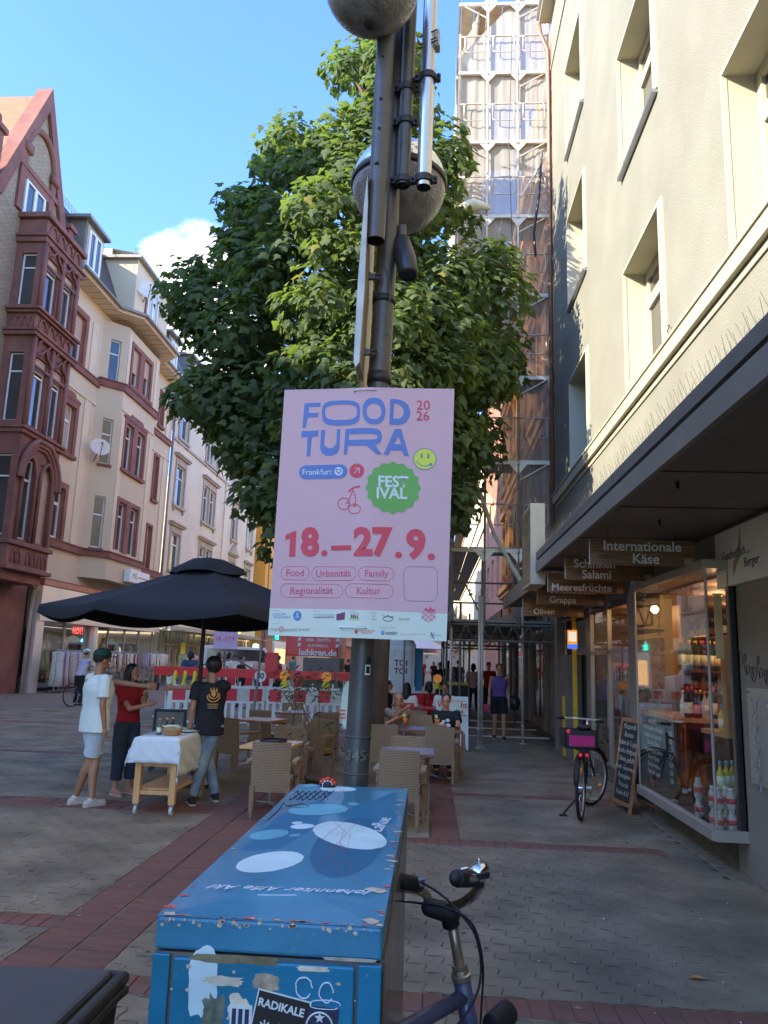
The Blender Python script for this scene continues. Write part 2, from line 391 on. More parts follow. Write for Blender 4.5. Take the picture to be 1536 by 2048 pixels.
# ======================= WHITE CORNER BUILDING ON THE RIGHT =======================
plaster = mat('plaster', (.155, .176, .178), .9, var=.10, vs=1.2, bump=.8, bs=70, col2=(.143, .161, .162), cs=.5)
trimw = mat('trim_white', (.285, .305, .285), .55, var=.04, vs=3)
greyp = mat('grey_paint', (.17, .162, .150), .6, var=.12, vs=2.5, bump=.1, bs=40)
greyd = mat('grey_dark', (.11, .107, .104), .55, var=.15, vs=3)
greyl = mat('grey_alu', (.26, .265, .265), .4, .3, var=.08)
glass_d = mat('window_glass', (.02, .024, .028), .04, var=.25, vs=.8, spec=1.0)
metal = mat('metal_grey', (.38, .39, .4), .35, .85, var=.15, vs=8)
black = mat('black_paint', (.012, .012, .013), .45, var=.15)
bld = thing('plaster_building', 'pale plaster building with deep white framed windows over a dark shop canopy on the right', 'building', (2.62, 8, 0))
XF = 2.62
cols = [(12.87, 14.5), (8.5, 10.18), (4.8, 6.43), (.9, 2.55), (-3, -1.35), (-7, -5.35)]
rows = [(5.26, 7.07), (8.61, 10.53), (12.0, 13.98)]
holes = [(a, b_, c, d) for a, b_ in cols for c, d in rows]
b = MB(); wall_holes(b, XF, -1, -12, 16.5, 2.9, 15.8, holes, .32, 0, 1)
b.quad((XF, 16.5, 0), (XF, 16.5, 15.8), (12, 16.5, 15.8), (12, 16.5, 0)); b.quad((XF, -12, 0), (12, -12, 0), (12, -12, 15.8), (XF, -12, 15.8))
b.box(XF+.4, 12, -12, 16.49, 15.6, 15.79)
b.build('wall', [plaster, trimw], bld)
# top storey band, groove and gutter
b = MB(); b.box(XF-.03, XF+.3, -12, 16.52, 15.8, 15.86, 1); b.box(XF+.0, XF+.3, -12, 16.5, 15.86, 17.2, 0); b.box(XF-.28, XF+.4, -12, 16.6, 17.2, 17.32, 1); b.box(XF-.34, XF-.2, -12, 16.62, 17.3, 17.45, 2)
b.build('cornice', [plaster, trimw, metal], bld)
b = MB(); b.tube([(XF-.26, 16.7, 17.3), (XF-.22, 16.72, 17.0), (XF-.06, 16.66, 16.5), (XF-.05, 16.64, 16.1), (XF-.05, 16.62, 4)], .05, 8)
b.build('downpipe', mat('pipe_brown', (.18, .12, .10), .5, .3), bld, smooth=True)
# sill ledge above the canopy
b = MB(); b.box(XF-.075, XF-.001, -12, 16.5, 5.05, 5.22, 0); b.box(XF-.095, XF-.001, -12, 16.5, 5.22, 5.255, 1); b.box(XF-.02, XF-.001, -12, 16.5, 4.965, 5.04, 0)
b.build('ledge', [trimw, trimw], bld)
for a, b_ in cols[:5]:
    for k, (c, d) in enumerate(rows):
        m = MB(); t = .028
        w = .075  # raised surround, two steps
        for (o, p, q) in ((w, t, .003), (.03, t+.018, .006)):
            m.box(XF-p, XF+.004, a-o, a+q, c+.001, d+o, 0); m.box(XF-p, XF+.004, b_-q, b_+o, c+.001, d+o, 0); m.box(XF-p+.001, XF+.004, a+q, b_-q, d-q, d+o-.001, 0)
        if k: m.box(XF-.07, XF+.3, a-.06, b_+.06, c-.05, c-.002, 1)
        m.build('window_surround', [trimw, metal], bld)
        m = MB(); X = XF+.30; frame_yz(m, X, a+.01, b_-.01, c+.01, d-.01, .07, .07, 0, mull=[(a+b_)/2], trans=[d-.5])
        for ya, yb in ((a+.08, (a+b_)/2-.035), ((a+b_)/2+.035, b_-.08)):
            for za, zb in ((c+.08, d-.535), (d-.465, d-.08)):
                frame_yz(m, X-.015, ya, yb, za, zb, .045, .05, 0)
        fr = m.build('window', trimw, bld)
        m = MB(); m.box(X-.004, X+.004, a+.08, b_-.08, c+.08, d-.08); m.build('pane', glass_d, fr)
        m = MB(); m.box(X+.06, X+.07, a+.03, b_-.03, c+.03, d-.03); m.build('curtain', mat('curtain', (.42, .42, .38), .9, var=.35, vs=5, stretch=(1, 9, .6)), fr)
# bracket wire squiggle left on the plaster
b = MB(); x0, y0, z0 = (2.600,8.273,5.310)
b.tube([(x0, y0, z0-.12), (x0-.02, y0+.005, z0-.03), (x0-.01, y0-.03, z0+.0), (x0-.03, y0+.02, z0+.06), (x0-.01, y0-.02, z0+.12), (x0-.02, y0+.03, z0+.14)], .006, 5)
b.build('wire_end', black, bld)
# canopy
CX = 1.34
cano = MB()
cano.box(CX+.02, XF+.2, -6, 10.1, 2.90, 2.96, 0)              # soffit
cano.box(CX, CX+.03, -6, 10.12, 3.0, 3.09, 0); cano.box(CX+.03, CX+.06, -6, 10.12, 2.965, 3.0, 1); cano.box(CX-.005, CX+.03, -6, 10.12, 2.83, 2.965, 2)
cano.box(CX+.03, XF, 10.05, 10.12, 2.85, 3.09, 0); cano.box(CX+.03, XF, -6, 10.12, 3.05, 3.085, 1)
cano.build('canopy', [greyd, black, mat('fascia_grey', (.17, .165, .16), .5, .2, var=.1, vs=2)], bld)
for y in (4.9, 6.05, 7.6, 9.0): b = MB(); b.tube([(1.4, y, 2.893), (2.6, y, 2.893)], .004, 5); b.build('soffit_seam', black, bld)
for y in (5.2, 6.6, 8.2): b = MB(); b.tube([(1.6+.2*(y-5), y, 2.9), (1.6+.2*(y-5), y, 2.85)], .012, 6); b.build('soffit_hook', black, bld)
# pigeon spikes
b = MB()
y = 2.2
while y < 10.05:
    for k in range(3):
        a = random.uniform(-.05, .05)
        b.tube([(CX+.03, y, 3.085), (CX+.03-.05+.05*k+random.uniform(-.01, .01), y+(-.04 if k == 0 else .04)+a*.4, 3.085+random.uniform(.085, .12))], .0011, 3, 0, False)
    y += .07
stuff(b.build('pigeon_spikes', mat('spike_steel', (.22, .2, .17), .4, .8), bld))
# ground floor: plinth, pillars, display windows
gf = MB()
gf.box(2.60, 2.9, 2.0, 7.05, 0, 2.9, 0)                         # big grey pier with the sign
gf.box(2.66, 2.9, 7.05, 7.12, 0, 2.9, 0)
gf.box(2.62, 2.9, 7.12, 9.7, 0, .34, 1)                         # plinth under the display window
gf.box(2.62, 2.9, 7.05, 16.5, 2.62, 2.9, 0)                     # lintel strip
gf.box(2.60, 2.95, 9.75, 10.55, 0, 2.62, 0)                     # pier between the windows
gf.box(2.66, 2.95, 10.55, 13.2, 0, .22, 1)
gf.box(2.55, 2.95, 16.1, 16.5, 0, 2.9, 0)
gf.box(2.72, 2.95, 13.2, 14.0, 0, 2.62, 0)
gf.build('ground_floor', [greyp, mat('plinth', (.10, .092, .08), .85, var=.3, vs=5, bump=.3, bs=60)], bld, bevel=.006)
b = MB(); b.box(2.9, 5.6, -6, -5.9, 0, 2.9); b.box(2.62, 2.9, -6, 2.0, 0, 2.9); b.box(5.6, 5.7, -6, 16.5, 0, 2.9); b.box(2.9, 5.6, 7.3, 16.4, -.02, .34)
b.box(2.7, 5.6, 6.98, 7.04, 0.3, 2.9); b.box(2.7, 5.6, 13.3, 13.36, 0, 2.9); b.build('interior_wall', mat('interior', (.16, .09, .05), .8, var=.2), bld)
b = MB(); b.box(2.64, 5.6, -6, 16.4, 2.5, 2.55); b.build('interior_ceiling', mat('int_ceiling', (.16, .10, .07), .8), bld)
# projecting glass display case
gx0, gy0, gy1 = 2.36, 6.86, 9.2
fr = MB()
fr.box(gx0-.02, 2.66, gy0-.06, gy0, .28, .37, 0); fr.box(gx0-.04, gx0+.03, gy0-.02, gy1, .28, .37, 0)
fr.box(gx0-.03, 2.66, gy0-.05, gy1, 2.52, 2.60, 0); fr.box(2.60, 2.66, gy0-.06, gy0, .36, 2.6, 0); fr.box(2.55, 2.599, gy0-.03, gy0+.0, .36, 2.52, 1)
fr.box(gx0+.03, 2.66, gy0, gy1, .30, .345, 1)
fr.build('display_frame', [greyl, black], bld, bevel=.004)
G = clearglass('shop_glass', refl=.12)
b = MB(); b.quad((gx0, gy0-.02, .37), (gx0, gy1, .37), (gx0, gy1, 2.52), (gx0, gy0-.02, 2.52)); b.build('display_pane', G, bld)
b = MB(); b.quad((gx0, gy0-.02, .37), (2.6, gy0-.02, .37), (2.6, gy0-.02, 2.52), (gx0, gy0-.02, 2.52)); b.build('display_pane', G, bld)
for y in (gy0-.02, gy1): b = MB(); b.tube([(gx0, y, .37), (gx0, y, 2.52)], .012, 6); b.build('glazing_bar', greyl, bld)
b = MB(); b.quad((2.68, 9.2, .34), (2.68, 9.75, .34), (2.68, 9.75, 2.6), (2.68, 9.2, 2.6)); b.quad((2.36, 9.2, .34), (2.68, 9.2, .34), (2.68, 9.2, 2.6), (2.36, 9.2, 2.6)); b.build('display_pane', G, bld)
b = MB(); b.quad((2.66, 10.55, .25), (2.66, 13.2, .25), (2.66, 13.2, 2.6), (2.66, 10.55, 2.6)); b.build('display_pane', G, bld)
b = MB()
for y in (10.58, 11.9, 13.17): b.box(2.63, 2.69, y-.03, y+.03, .22, 2.62)
b.box(2.63, 2.69, 10.55, 13.2, 1.86, 1.90); b.box(2.63, 2.69, 10.55, 13.2, .22, .27); b.build('window_bar', greyl, bld)
# entrance recess and next shop beyond
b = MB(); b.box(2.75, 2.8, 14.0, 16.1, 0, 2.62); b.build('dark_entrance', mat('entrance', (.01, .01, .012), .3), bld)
# interior furniture
wood = mat('shelf_wood', (.30, .15, .06), .55, var=.25, vs=4, stretch=(1, 1, 8))
wood2 = mat('shelf_wood_light', (.42, .24, .10), .5, var=.2, vs=4, stretch=(6, 1, 1))
sh = thing('wine_shelf', 'brown wooden wine shelf rows seen through the delicatessen window', 'shelf', (3.6, 8.6, .34))
b = MB(); b.box(4.5, 4.55, 7.2, 13.0, .34, 2.45); b.box(3.0, 4.5, 8.9, 8.94, .34, 1.35); b.build('back_panel', wood, sh)
for z in (.9, 1.3, 1.7, 2.1):
    b = MB(); b.box(4.0, 4.5, 7.2, 13.0, z, z+.03); b.build('shelf', wood2, sh)
tb = thing('display_shelf', 'light wooden display counter level with the chalkboard inside the shop window', 'counter', (2.75, 8.2, .34))
b = MB(); b.box(2.40, 3.5, 7.95, 9.15, 1.14, 1.18); b.build('counter_top', wood2, tb)
b = MB(); b.box(2.62, 3.5, 7.28, 7.9, 1.06, 1.10); b.box(2.62, 3.5, 7.28, 7.3, 1.1, 1.95); b.box(3.45, 3.5, 7.28, 7.9, 1.1, 2.0); b.box(2.62, 3.5, 7.0, 7.28, .62, .64); b.build('side_shelf', wood2, tb)
b = MB(); b.box(2.95, 3.5, 7.95, 9.15, 1.62, 1.65); b.build('upper_shelf', mat('red_shelf', (.35, .06, .03), .5), tb)
b = MB(); b.box(2.46, 2.5, 6.87, 6.95, 1.75, 2.3); b.build('price_board', mat('cardboard', (.45, .38, .24), .8), tb)
b = MB(); b.tube([(2.95, 8.2, 1.14), (3.2, 8.5, .36)], .012, 6); b.tube([(3.2, 8.2, 1.14), (2.95, 8.5, .36)], .012, 6); b.build('trestle', metal, tb)
def bottle_mesh(h, r, kind):
    m = MB(); m.lathe([(r*.9, 0), (r, .01), (r, h*.6), (r*.85, h*.66), (r*.36, h*.76), (r*.33, h*.97), (r*.36, h)], (0, 0, 0), 10, 0)
    m.lathe([(r*1.02, h*.15), (r*1.02, h*.5)], (0, 0, 0), 10, 1); m.lathe([(r*.38, h*.86), (r*.4, h*1.01), (0, h*1.01)], (0, 0, 0), 8, 2)
    return m
gr = mat('bottle_green', (.02, .05, .015), .1); gy = mat('oil_yellow', (.45, .36, .03), .12); gc = mat('bottle_clear', (.45, .46, .42), .1); lab = mat('label_cream', (.68, .64, .5), .7, var=.2, vs=60); labr = mat('label_red', (.45, .05, .05), .6, var=.2, vs=50)
gold = mat('gold_foil', (.6, .42, .15), .35, .7); capb = mat('cap_blue', (.12, .35, .55), .5); dk = mat('bottle_dark', (.02, .012, .012), .12)
kinds = [bottle_mesh(.30, .036, 0).build('bottle', [gr, lab, gold], data=True, smooth=True), bottle_mesh(.30, .036, 0).build('bottle', [dk, lab, labr], data=True, smooth=True),
         bottle_mesh(.24, .032, 0).build('bottle', [gy, lab, capb], data=True, smooth=True), bottle_mesh(.26, .034, 0).build('bottle', [gc, lab, gold], data=True, smooth=True), bottle_mesh(.27, .034, 0).build('bottle', [dk, labr, gold], data=True, smooth=True)]
desc = ['green bottle with cream label', 'dark bottle with cream label', 'yellow oil bottle', 'clear bottle with gold cap', 'dark bottle with red label']
ORD = lambda i: '%d%s' % (i+1, 'th' if 10 < (i+1) % 100 < 14 else {1: 'st', 2: 'nd', 3: 'rd'}.get((i+1) % 10, 'th'))
def bottle(x, y, z, k, where, grp):
    o = bpy.data.objects.new('bottle', kinds[k]); C.objects.link(o); o.location = (x, y, z); tag(o, desc[k]+' '+where, 'bottle', grp)
for i in range(16): bottle(2.60+.075*(i % 8)+.02*(i//8), 8.30+.12*(i//8)+.015*(i % 8), 1.65, 0 if i % 3 else 1, '%s from the left, %s row on the red window shelf' % (ORD(i % 8), ('front', 'rear')[i//8]), 'bottles on the upper red shelf')
for i in range(9): bottle(2.55+.085*(i % 5), 8.05+.13*(i//5), 1.18, (1, 4, 3)[i % 3], '%s from the left, %s row above the chalkboard' % (ORD(i % 5), ('front', 'rear')[i//5]), 'bottles on the window counter')
for i in range(4): bottle(2.50+.07*i, 7.1+.05*i, 1.10 if 0 else .64, 2 if i < 3 else 4, '%s from the glass on the low corner shelf' % ORD(i), 'bottles on the low corner shelf')
for i in range(3): bottle(2.66+.08*i, 7.45, 1.10, (2, 1, 1)[i], '%s from the left on the upper corner shelf' % ORD(i), 'bottles on the side shelf')
for z in (.93, 1.33, 1.73, 2.13):
    for i in range(34): bottle(4.15, 7.35+i*.165, z, (0, 1, 4, 3)[(i*7+int(z*10)) % 4], '%s from the near end, back shelf %s from below' % (ORD(i), ORD(int(round((z-.93)/.4)))), 'bottles in the back wine shelf')
# milk-white bottles with red caps in the bottom corner, a bear shaped jar, jars
mb_ = MB(); mb_.lathe([(.045, 0), (.05, .01), (.05, .13), (.03, .17), (.03, .19)], n=12, m=0); mb_.lathe([(.0515, .06), (.0515, .11)], n=12, m=1); mb_.lathe([(.032, .185), (.032, .21), (0, .211)], n=10, m=2)
mm = mb_.build('jar', [mat('white_tin', (.4, .39, .38), .4), labr, mat('cap_white', (.75, .75, .75), .4)], data=True, smooth=True)
for i in range(14):
    lvl = i//7; j = i % 7
    o = bpy.data.objects.new('jar', mm); C.objects.link(o); o.location = (2.42+.105*(j % 3) if j < 6 else 2.45, 6.95+.115*(j//3)+(.35 if j == 6 else 0), .345+lvl*.17)
    o.scale = (.8,)*3; tag(o, 'white red banded jar, %s in the %s layer at the display case corner' % (ORD(j), ('bottom', 'upper')[lvl]), 'jar', 'white jars in the display case corner')
# spot lamps in the shop ceiling
lampm = mat('lamp_lit', (1, .8, .5), .5, emit=(1, .72, .38), es=6)
for x, y in ((2.95, 7.9), (3.2, 8.9), (3.0, 11.2), (3.3, 12.4), (3.9, 7.7), (3.9, 10.2)):
    t = thing('ceiling_spot', 'lit warm ceiling spot, %s from the window corner' % ORD([(2.95, 7.9), (3.9, 7.7), (3.2, 8.9), (3.9, 10.2), (3.0, 11.2), (3.3, 12.4)].index((x, y))), 'lamp', (x, y, 2.5), 'ceiling spots in the shop')
    b = MB(); b.lathe([(.05, 2.47), (.06, 2.5)], (x, y, 0), 12); b.build('ring', greyl, t)
    b = MB(); b.lathe([(1e-4, 2.472), (.045, 2.473)], (x, y, 0), 12); b.build('bulb', lampm, t)
    l = bpy.data.lights.new('spot_light', 'POINT'); l.energy = 1.8; l.color = (1, .62, .32); l.shadow_soft_size = .05
    lo = bpy.data.objects.new('spot_light', l); C.objects.link(lo); lo.location = (x, y, 2.42); lo.parent = t; lo.matrix_parent_inverse = t.matrix_basis.inverted()
# goods seen in the second window
b = MB()
t = thing('window_goods', 'crowded shelf of packed delicacies in the far shop window', 'shelf display', (3.0, 11.5, .3))
b.box(2.8, 3.2, 10.7, 13.0, .22, .5); b.box(3.3, 3.32, 10.6, 13.1, .2, 2.5); b.build('base', wood, t)
gm = [lab, labr, gold, mat('pack_green', (.1, .2, .06), .5), mat('pack_dark', (.05, .03, .03), .5)]
for z in (.5, 1.0, 1.45):
    m = MB()
    if z > .5: m.box(2.85, 3.2, 10.7, 13.0, z-.02, z, 4)
    for i in range(30):
        y = 10.75+i*.075; h = random.uniform(.1, .3); w = random.uniform(.02, .035); m.box(2.9, 2.96+random.random()*.1, y-w, y+w, z, z+h, random.randrange(5))
    m.build('packed_goods', gm, t)
b = MB(); b.box(2.72, 2.73, 12.25, 12.42, .75, 1.55); tag(b.build('paper_banner', lab), 'tall narrow white paper price banner hanging in the far shop window', 'banner')
# Italian-style tricolour flag sticker, posters in window
b = MB(); px = (2.494,7.600,2.193)
for k, mm_ in enumerate((0, 1, 2)): b.box(2.85+.03*k, 2.88+.03*k, 7.6, 7.605, 1.98, 2.06, k)
tag(b.build('small_flag', [mat('fl_g', (.03, .2, .08), .6), mat('fl_w', (.7, .7, .68), .6), mat('fl_r', (.5, .04, .05), .6)]), 'small green white red tricolour flag inside the shop window', 'flag')
# door key-hook panel right of the window
kp = thing('hook_panel', 'pale metal panel with eight bent wire hooks on the grey pier', 'panel', (2.59, 6.4, 1))
b = MB(); b.box(2.572, 2.598, 5.6, 6.62, .78, 1.52); b.build('plate', mat('plate_grey', (.30, .31, .30), .45, .3, var=.08), kp, bevel=.004)
for zi in range(4):
    for yi in range(2):
        y = 6.42-.27*yi; z = 1.44-.185*zi; b = MB()
        b.tube([(2.55, y+.06, z), (2.55, y+.03, z-.03), (2.552, y+.02, z-.12), (2.545, y+.035, z-.13), (2.545, y+.03, z-.15), (2.545, y-.04, z-.15), (2.545, y-.045, z-.13), (2.552, y-.03, z-.12), (2.55, y-.045, z-.03), (2.55, y-.075, z)], .005, 6)
        b.build('hook', metal, kp, smooth=True)
for y, z in ((5.65, .82), (6.58, .82), (6.58, 1.49)):
    b = MB(); b.lathe([(.008, 0), (.008, .01), (0, .011)], (0, 0, 0), 8, M=Matrix.Rotation(-PI/2, 3, 'Y')); 
    for i, v in enumerate(b.v): b.v[i] = (v[0]+2.571, v[1]+y, v[2]+z)
    b.build('screw', metal, kp)
# graffiti squiggles on the pier
def scrawl(name, pts, r, m, parent=None, n=4):
    b = MB()
    for p in pts: b.tube(p, r, n)
    return b.build(name, m, parent)
random.seed(3); G_ = []
for k in range(6):
    y, z = 6.75-.13*k, 1.75-.06*(k % 3)-.08*(k//3); pts = []
    for i in range(14):
        a = i*.8; pts.append((2.598, y+.05*math.cos(a)*(1-.03*i)+.006*i, z+.06*math.sin(a)+.012*(i-6)*(k % 2)))
    G_.append(pts)
scrawl('graffiti', G_, .0035, black, bld)
# white sign "Ganzheitlich ... Berger"
sg = thing('shop_sign', 'white sign with leaf shaped swoosh and dark lettering on the grey pier', 'sign', (2.57, 6.5, 2.6))
b = MB(); b.box(2.55, 2.598, 5.1, 7.10, 2.37, 2.855); b.build('board', mat('sign_board', (.56, .56, .56), .5, var=.05), sg, bevel=.003)
ink = mat('sign_ink', (.05, .05, .06), .6)
text('Ganzheitlich ...', 'lettering', ink, sg, (2.548, 6.64, 2.63), .11, right=(0, -1, 0), ext=.001, ax='CENTER', shear=.12, sx=.92)
text('Berger', 'lettering', ink, sg, (2.548, 6.32, 2.525), .11, right=(0, -1, 0), ext=.001, ax='CENTER', shear=.12)
for k, (c, pts) in enumerate((((.30, .10, .08), [(0, .0), (.05, .1), (.11, .33), (.075, .08), (.03, -.0)]), ((.35, .22, .18), [(.03, .0), (.075, .09), (.112, .33), (.10, .08), (.06, -.0)]), ((.22, .25, .12), [(.09, -.07), (.02, -.13), (-.11, -.3), (-.06, -.16), (.03, -.07)]), ((.28, .18, .14), [(.03, -.07), (-.05, -.15), (-.113, -.32), (-.10, -.13), (-.03, -.07)]))):
    b = MB(); b.prism([(q*.9, w*.62) for q, w in pts], (2.549, 6.60, 2.64), (0, -1, 0), (0, 0, 1), (-.0015, 0, 0)); b.build('swoosh', mat('swoosh%d' % k, c, .6), sg)
# hanging boards under the canopy
plankd = mat('plank_print', (.085, .055, .03), .5, var=.5, vs=9, stretch=(.6, 1, 14), col2=(.18, .12, .06), cs=4, cmix=.5)
letw = mat('letter_white', (.75, .76, .72), .5)
def board(y, x0, x1, z0, z1, lines, size, lab_, tx=None):
    t = thing('hanging_sign', lab_, 'sign', ((x0+x1)/2, y, z1), 'plank print boards hanging under the canopy')
    b = MB(); b.box(x0, x1, y, y+.012, z0, z1); b.build('board', plankd, t)
    b = MB(); b.box(x0-.004, x0-.001, y-.002, y+.014, z0, z1); b.build('edge_strip', letw, t)
    n = len(lines)
    for i, s in enumerate(lines):
        text(s, 'lettering', letw, t, ((x0+x1)/2 if tx is None else tx[i], y-.002, z1-(z1-z0)*(i+.5)/n-.0), size, ext=.001, bold=.018)
    b = MB()
    for x in (x0+.17, x1-.17): b.tube([(x, y+.006, z1), (x, y+.006, 2.9)], .004, 5)
    b.build('hanger', black, t)
    b = MB(); b.box(x1-.1, x1-.02, y-.003, y-.001, z0+.01, z0+.075); b.build('emblem', mat('emblem', (.3, .25, .18), .5, var=.6, vs=90), t)
board(7.25, 1.46, 2.42, 2.585, 2.82, ['Internationale', 'Käse'], .128, 'wood print board reading Internationale Käse, nearest under the canopy', tx=[1.94, 1.97])
board(8.6, 1.46, 2.42, 2.585, 2.82, ['Schinken', 'Salami'], .128, 'wood print board reading Schinken Salami, second under the canopy', tx=[1.78, 1.80])
board(9.9, 1.46, 2.42, 2.56, 2.81, ['', 'Meeresfrüchte'], .128, 'wood print board reading Meeresfrüchte, third under the canopy', tx=[1.9, 1.88])
board(11.2, 1.5, 2.45, 2.50, 2.77, ['Schokoladen', 'Grappa'], .128, 'wood print board reading Schokoladen Grappa, fourth under the canopy', tx=[2.0, 1.86])
board(13.0, 1.5, 2.5, 2.44, 2.74, ['', 'Oliven'], .13, 'wood print board reading Oliven, farthest under the canopy', tx=[1.9, 1.85])
cn2 = MB(); cn2.box(1.46, XF, 10.4, 15.8, 2.78, 2.86, 0); cn2.box(1.44, 1.48, 10.4, 15.82, 2.74, 3.0, 1); cn2.build('rear_canopy', [greyd, greyp], bld)
# light box sign at canopy end
lb = thing('light_box_sign', 'tall beige box sign with faded food picture at the canopy end', 'sign', (1.37, 10.6, 3.2))
b = MB(); b.box(1.275, 1.465, 10.15, 11.1, 2.68, 3.76); b.build('case', mat('case_beige', (.36, .34, .28), .6, var=.08), lb, bevel=.005)
b = MB(); b.box(1.270, 1.274, 10.19, 11.06, 2.72, 3.72); b.build('picture', mat('picture_print', (.10, .07, .03), .5, var=.5, vs=8, col2=(.22, .17, .08), cs=7, cmix=.52), lb)
b = MB()
for i in range(12): b.tube([(1.37, 10.2+i*.075, 3.76), (1.37+random.uniform(-.07, .07), 10.2+i*.075+random.uniform(-.05, .05), 3.86)], .0018, 3, 0, False)
stuff(b.build('pigeon_spikes', MATS['spike_steel'], lb))

# ======================= LEFT SIDE OF THE STREET =======================
LX = -15.3
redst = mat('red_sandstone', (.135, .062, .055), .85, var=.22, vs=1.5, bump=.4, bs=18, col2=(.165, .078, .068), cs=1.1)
redpale = mat('red_sandstone_pale', (.24, .115, .09), .85, var=.2, vs=1.5, bump=.3, bs=18)  # paler tone of the red stone, for reveals and far walls
ybrick = mat('yellow_brick', (.36, .26, .14), .85, var=.25, vs=5)
cream = mat('cream_render', (.42, .40, .335), .9, var=.1, vs=.8, bump=.25, bs=30, col2=(.375, .355, .30), cs=.4)
_t = ybrick.node_tree; _k = _t.nodes.new('ShaderNodeTexBrick'); _k.inputs['Scale'].default_value = 1; _k.inputs['Brick Width'].default_value = .27; _k.inputs['Row Height'].default_value = .085; _k.inputs['Mortar Size'].default_value = .012; _k.inputs['Color1'].default_value = (.40, .28, .15, 1); _k.inputs['Color2'].default_value = (.50, .37, .22, 1); _k.inputs['Mortar'].default_value = (.16, .12, .08, 1); _c = _t.nodes.new('ShaderNodeTexCoord'); _s = _t.nodes.new('ShaderNodeSeparateXYZ'); _q = _t.nodes.new('ShaderNodeCombineXYZ'); _t.links.new(_c.outputs['Object'], _s.inputs[0]); _t.links.new(_s.outputs[1], _q.inputs[0]); _t.links.new(_s.outputs[2], _q.inputs[1]); _t.links.new(_q.outputs[0], _k.inputs[0]); _t.links.new(_k.outputs[0], _t.nodes['Principled BSDF'].inputs['Base Color'])
creamp = mat('cream_pilaster', (.44, .42, .36), .9, var=.08, vs=1)
whiter = mat('white_render', (.43, .43, .405), .9, var=.1, vs=.7, bump=.25, bs=30)
greyst = mat('grey_window_stone', (.27, .255, .235), .8, var=.12, vs=2)
pvc = mat('pvc_white', (.72, .72, .70), .4, var=.03)
shut = mat('shutter_beige', (.36, .29, .25), .7, var=.1)
slate = mat('slate', (.045, .045, .055), .6, var=.3, vs=12, bump=.5, bs=25)
gut = mat('gutter_zinc', (.17, .175, .18), .45, .5)
soff = mat('soffit_board', (.45, .42, .36), .8, var=.08)
glassb = mat('facade_glass', (.035, .04, .045), .06, var=.5, vs=.5, spec=1.0)
curt = mat('net_curtain', (.30, .31, .31), .25, var=.4, vs=3, stretch=(1, 8, .7), spec=1.0)
def lwindow(parent, X, y0, y1, z0, z1, depth=.22, mull=True, shutter=0, tr=.68, half=False):
    """white framed window standing depth behind plane x=X"""
    Xi = X-depth; m = MB(); w = .07
    zt = z0+(z1-z0)*tr
    frame_yz(m, Xi+.03, y0, y1, z0, z1, w, .08, 0, mull=[(y0+y1)/2] if mull else [], trans=[zt] if tr < 1 else [])
    if mull:
        for a, b_ in ((y0+w, (y0+y1)/2-w/2), ((y0+y1)/2+w/2, y1-w)):
            frame_yz(m, Xi+.05, a, b_, z0+w, zt-w/2, .05, .06, 0)
    o = m.build('window', pvc, parent)
    g = MB(); g.quad((Xi+.03, y0, z0), (Xi+.03, y1, z0), (Xi+.03, y1, z1), (Xi+.03, y0, z1)); g.build('pane', curt if random.random() < .3 else glassb, o)
    if shutter:
        s = MB(); zb = z1-(z1-z0)*shutter; n = max(3, int((z1-zb)/.09))
        for i in range(n): z = zb+(z1-zb)*i/n; s.box(Xi+.07, Xi+.10+.006*(i % 2), y0, y1, z, z+(z1-zb)/n*.86)
        s.build('shutter', shut, o)
    return o
def surround(m, X, y0, y1, z0, z1, w=.22, p=.07, k=0, sill=True, hood=False):
    m.box(X, X+p, y0-w, y0, z0, z1+w, k); m.box(X, X+p, y1, y1+w, z0, z1+w, k); m.box(X, X+p-.004, y0, y1, z1, z1+w, k)
    if sill: m.box(X, X+p+.08, y0-w-.05, y1+w+.05, z0-.16, z0, k)
    if hood:
        yc = (y0+y1)/2; W_ = (y1-y0)/2+w
        poly = [(-W_-.05, 0), (W_+.05, 0), (W_+.05, .1), (W_*.6, .16), (W_*.5, .32), (-W_*.5, .32), (-W_*.6, .16), (-W_-.05, .1)]
        m.prism(poly, (X+.001, yc, z1+w), (0, 1, 0), (0, 0, 1), (p+.02, 0, 0), k)
# ---------- cream building ----------
cb = thing('cream_building', 'cream rendered town house with red sandstone window frames and a bay above a clothes shop', 'building', (LX, 35, 0))
h = [(29.0, 30.5, 13.55, 15.75), (28.95, 30.45, 9.65, 11.7), (28.85, 30.3, 6.05, 8.15),
     (40.0, 40.55, 14.0, 15.9), (39.95, 40.5, 9.8, 12.2), (39.75, 40.35, 5.6, 8.3)]
b = MB(); wall_holes(b, LX, 1, 28.38, 42.2, 4.15, 16.9, h, .25, 0, 1)
b.quad((LX, 28.38, 0), (LX-12, 28.38, 0), (LX-12, 28.38, 17), (LX, 28.38, 17)); b.quad((LX, 42.2, 0), (LX, 42.2, 17), (LX-12, 42.2, 17), (LX-12, 42.2, 0))
b.build('wall', [cream, redpale], cb)
m = MB()
for i, (a, b_, c, d) in enumerate(h[:3]): surround(m, LX, a, b_, c, d, .25, .07, 0, sill=(i == 1), hood=(i == 1))
for a, b_, c, d in h[3:]: surround(m, LX, a, b_, c, d, .13, .06, 0)
for z0, z1, p in ((13.30, 13.55, .12), (5.68, 5.95, .16)): m.box(LX, LX+p, 28.4, 32.3, z0, z1); m.box(LX, LX+p, 38.0, 42.1, z0, z1); m.box(LX, LX+p+.04, 28.4, 32.3, z1, z1+.05); m.box(LX, LX+p+.04, 38.0, 42.1, z1, z1+.05)
m.build('window_surround', redst, cb)
m = MB()
for y in (28.45, 28.42): pass
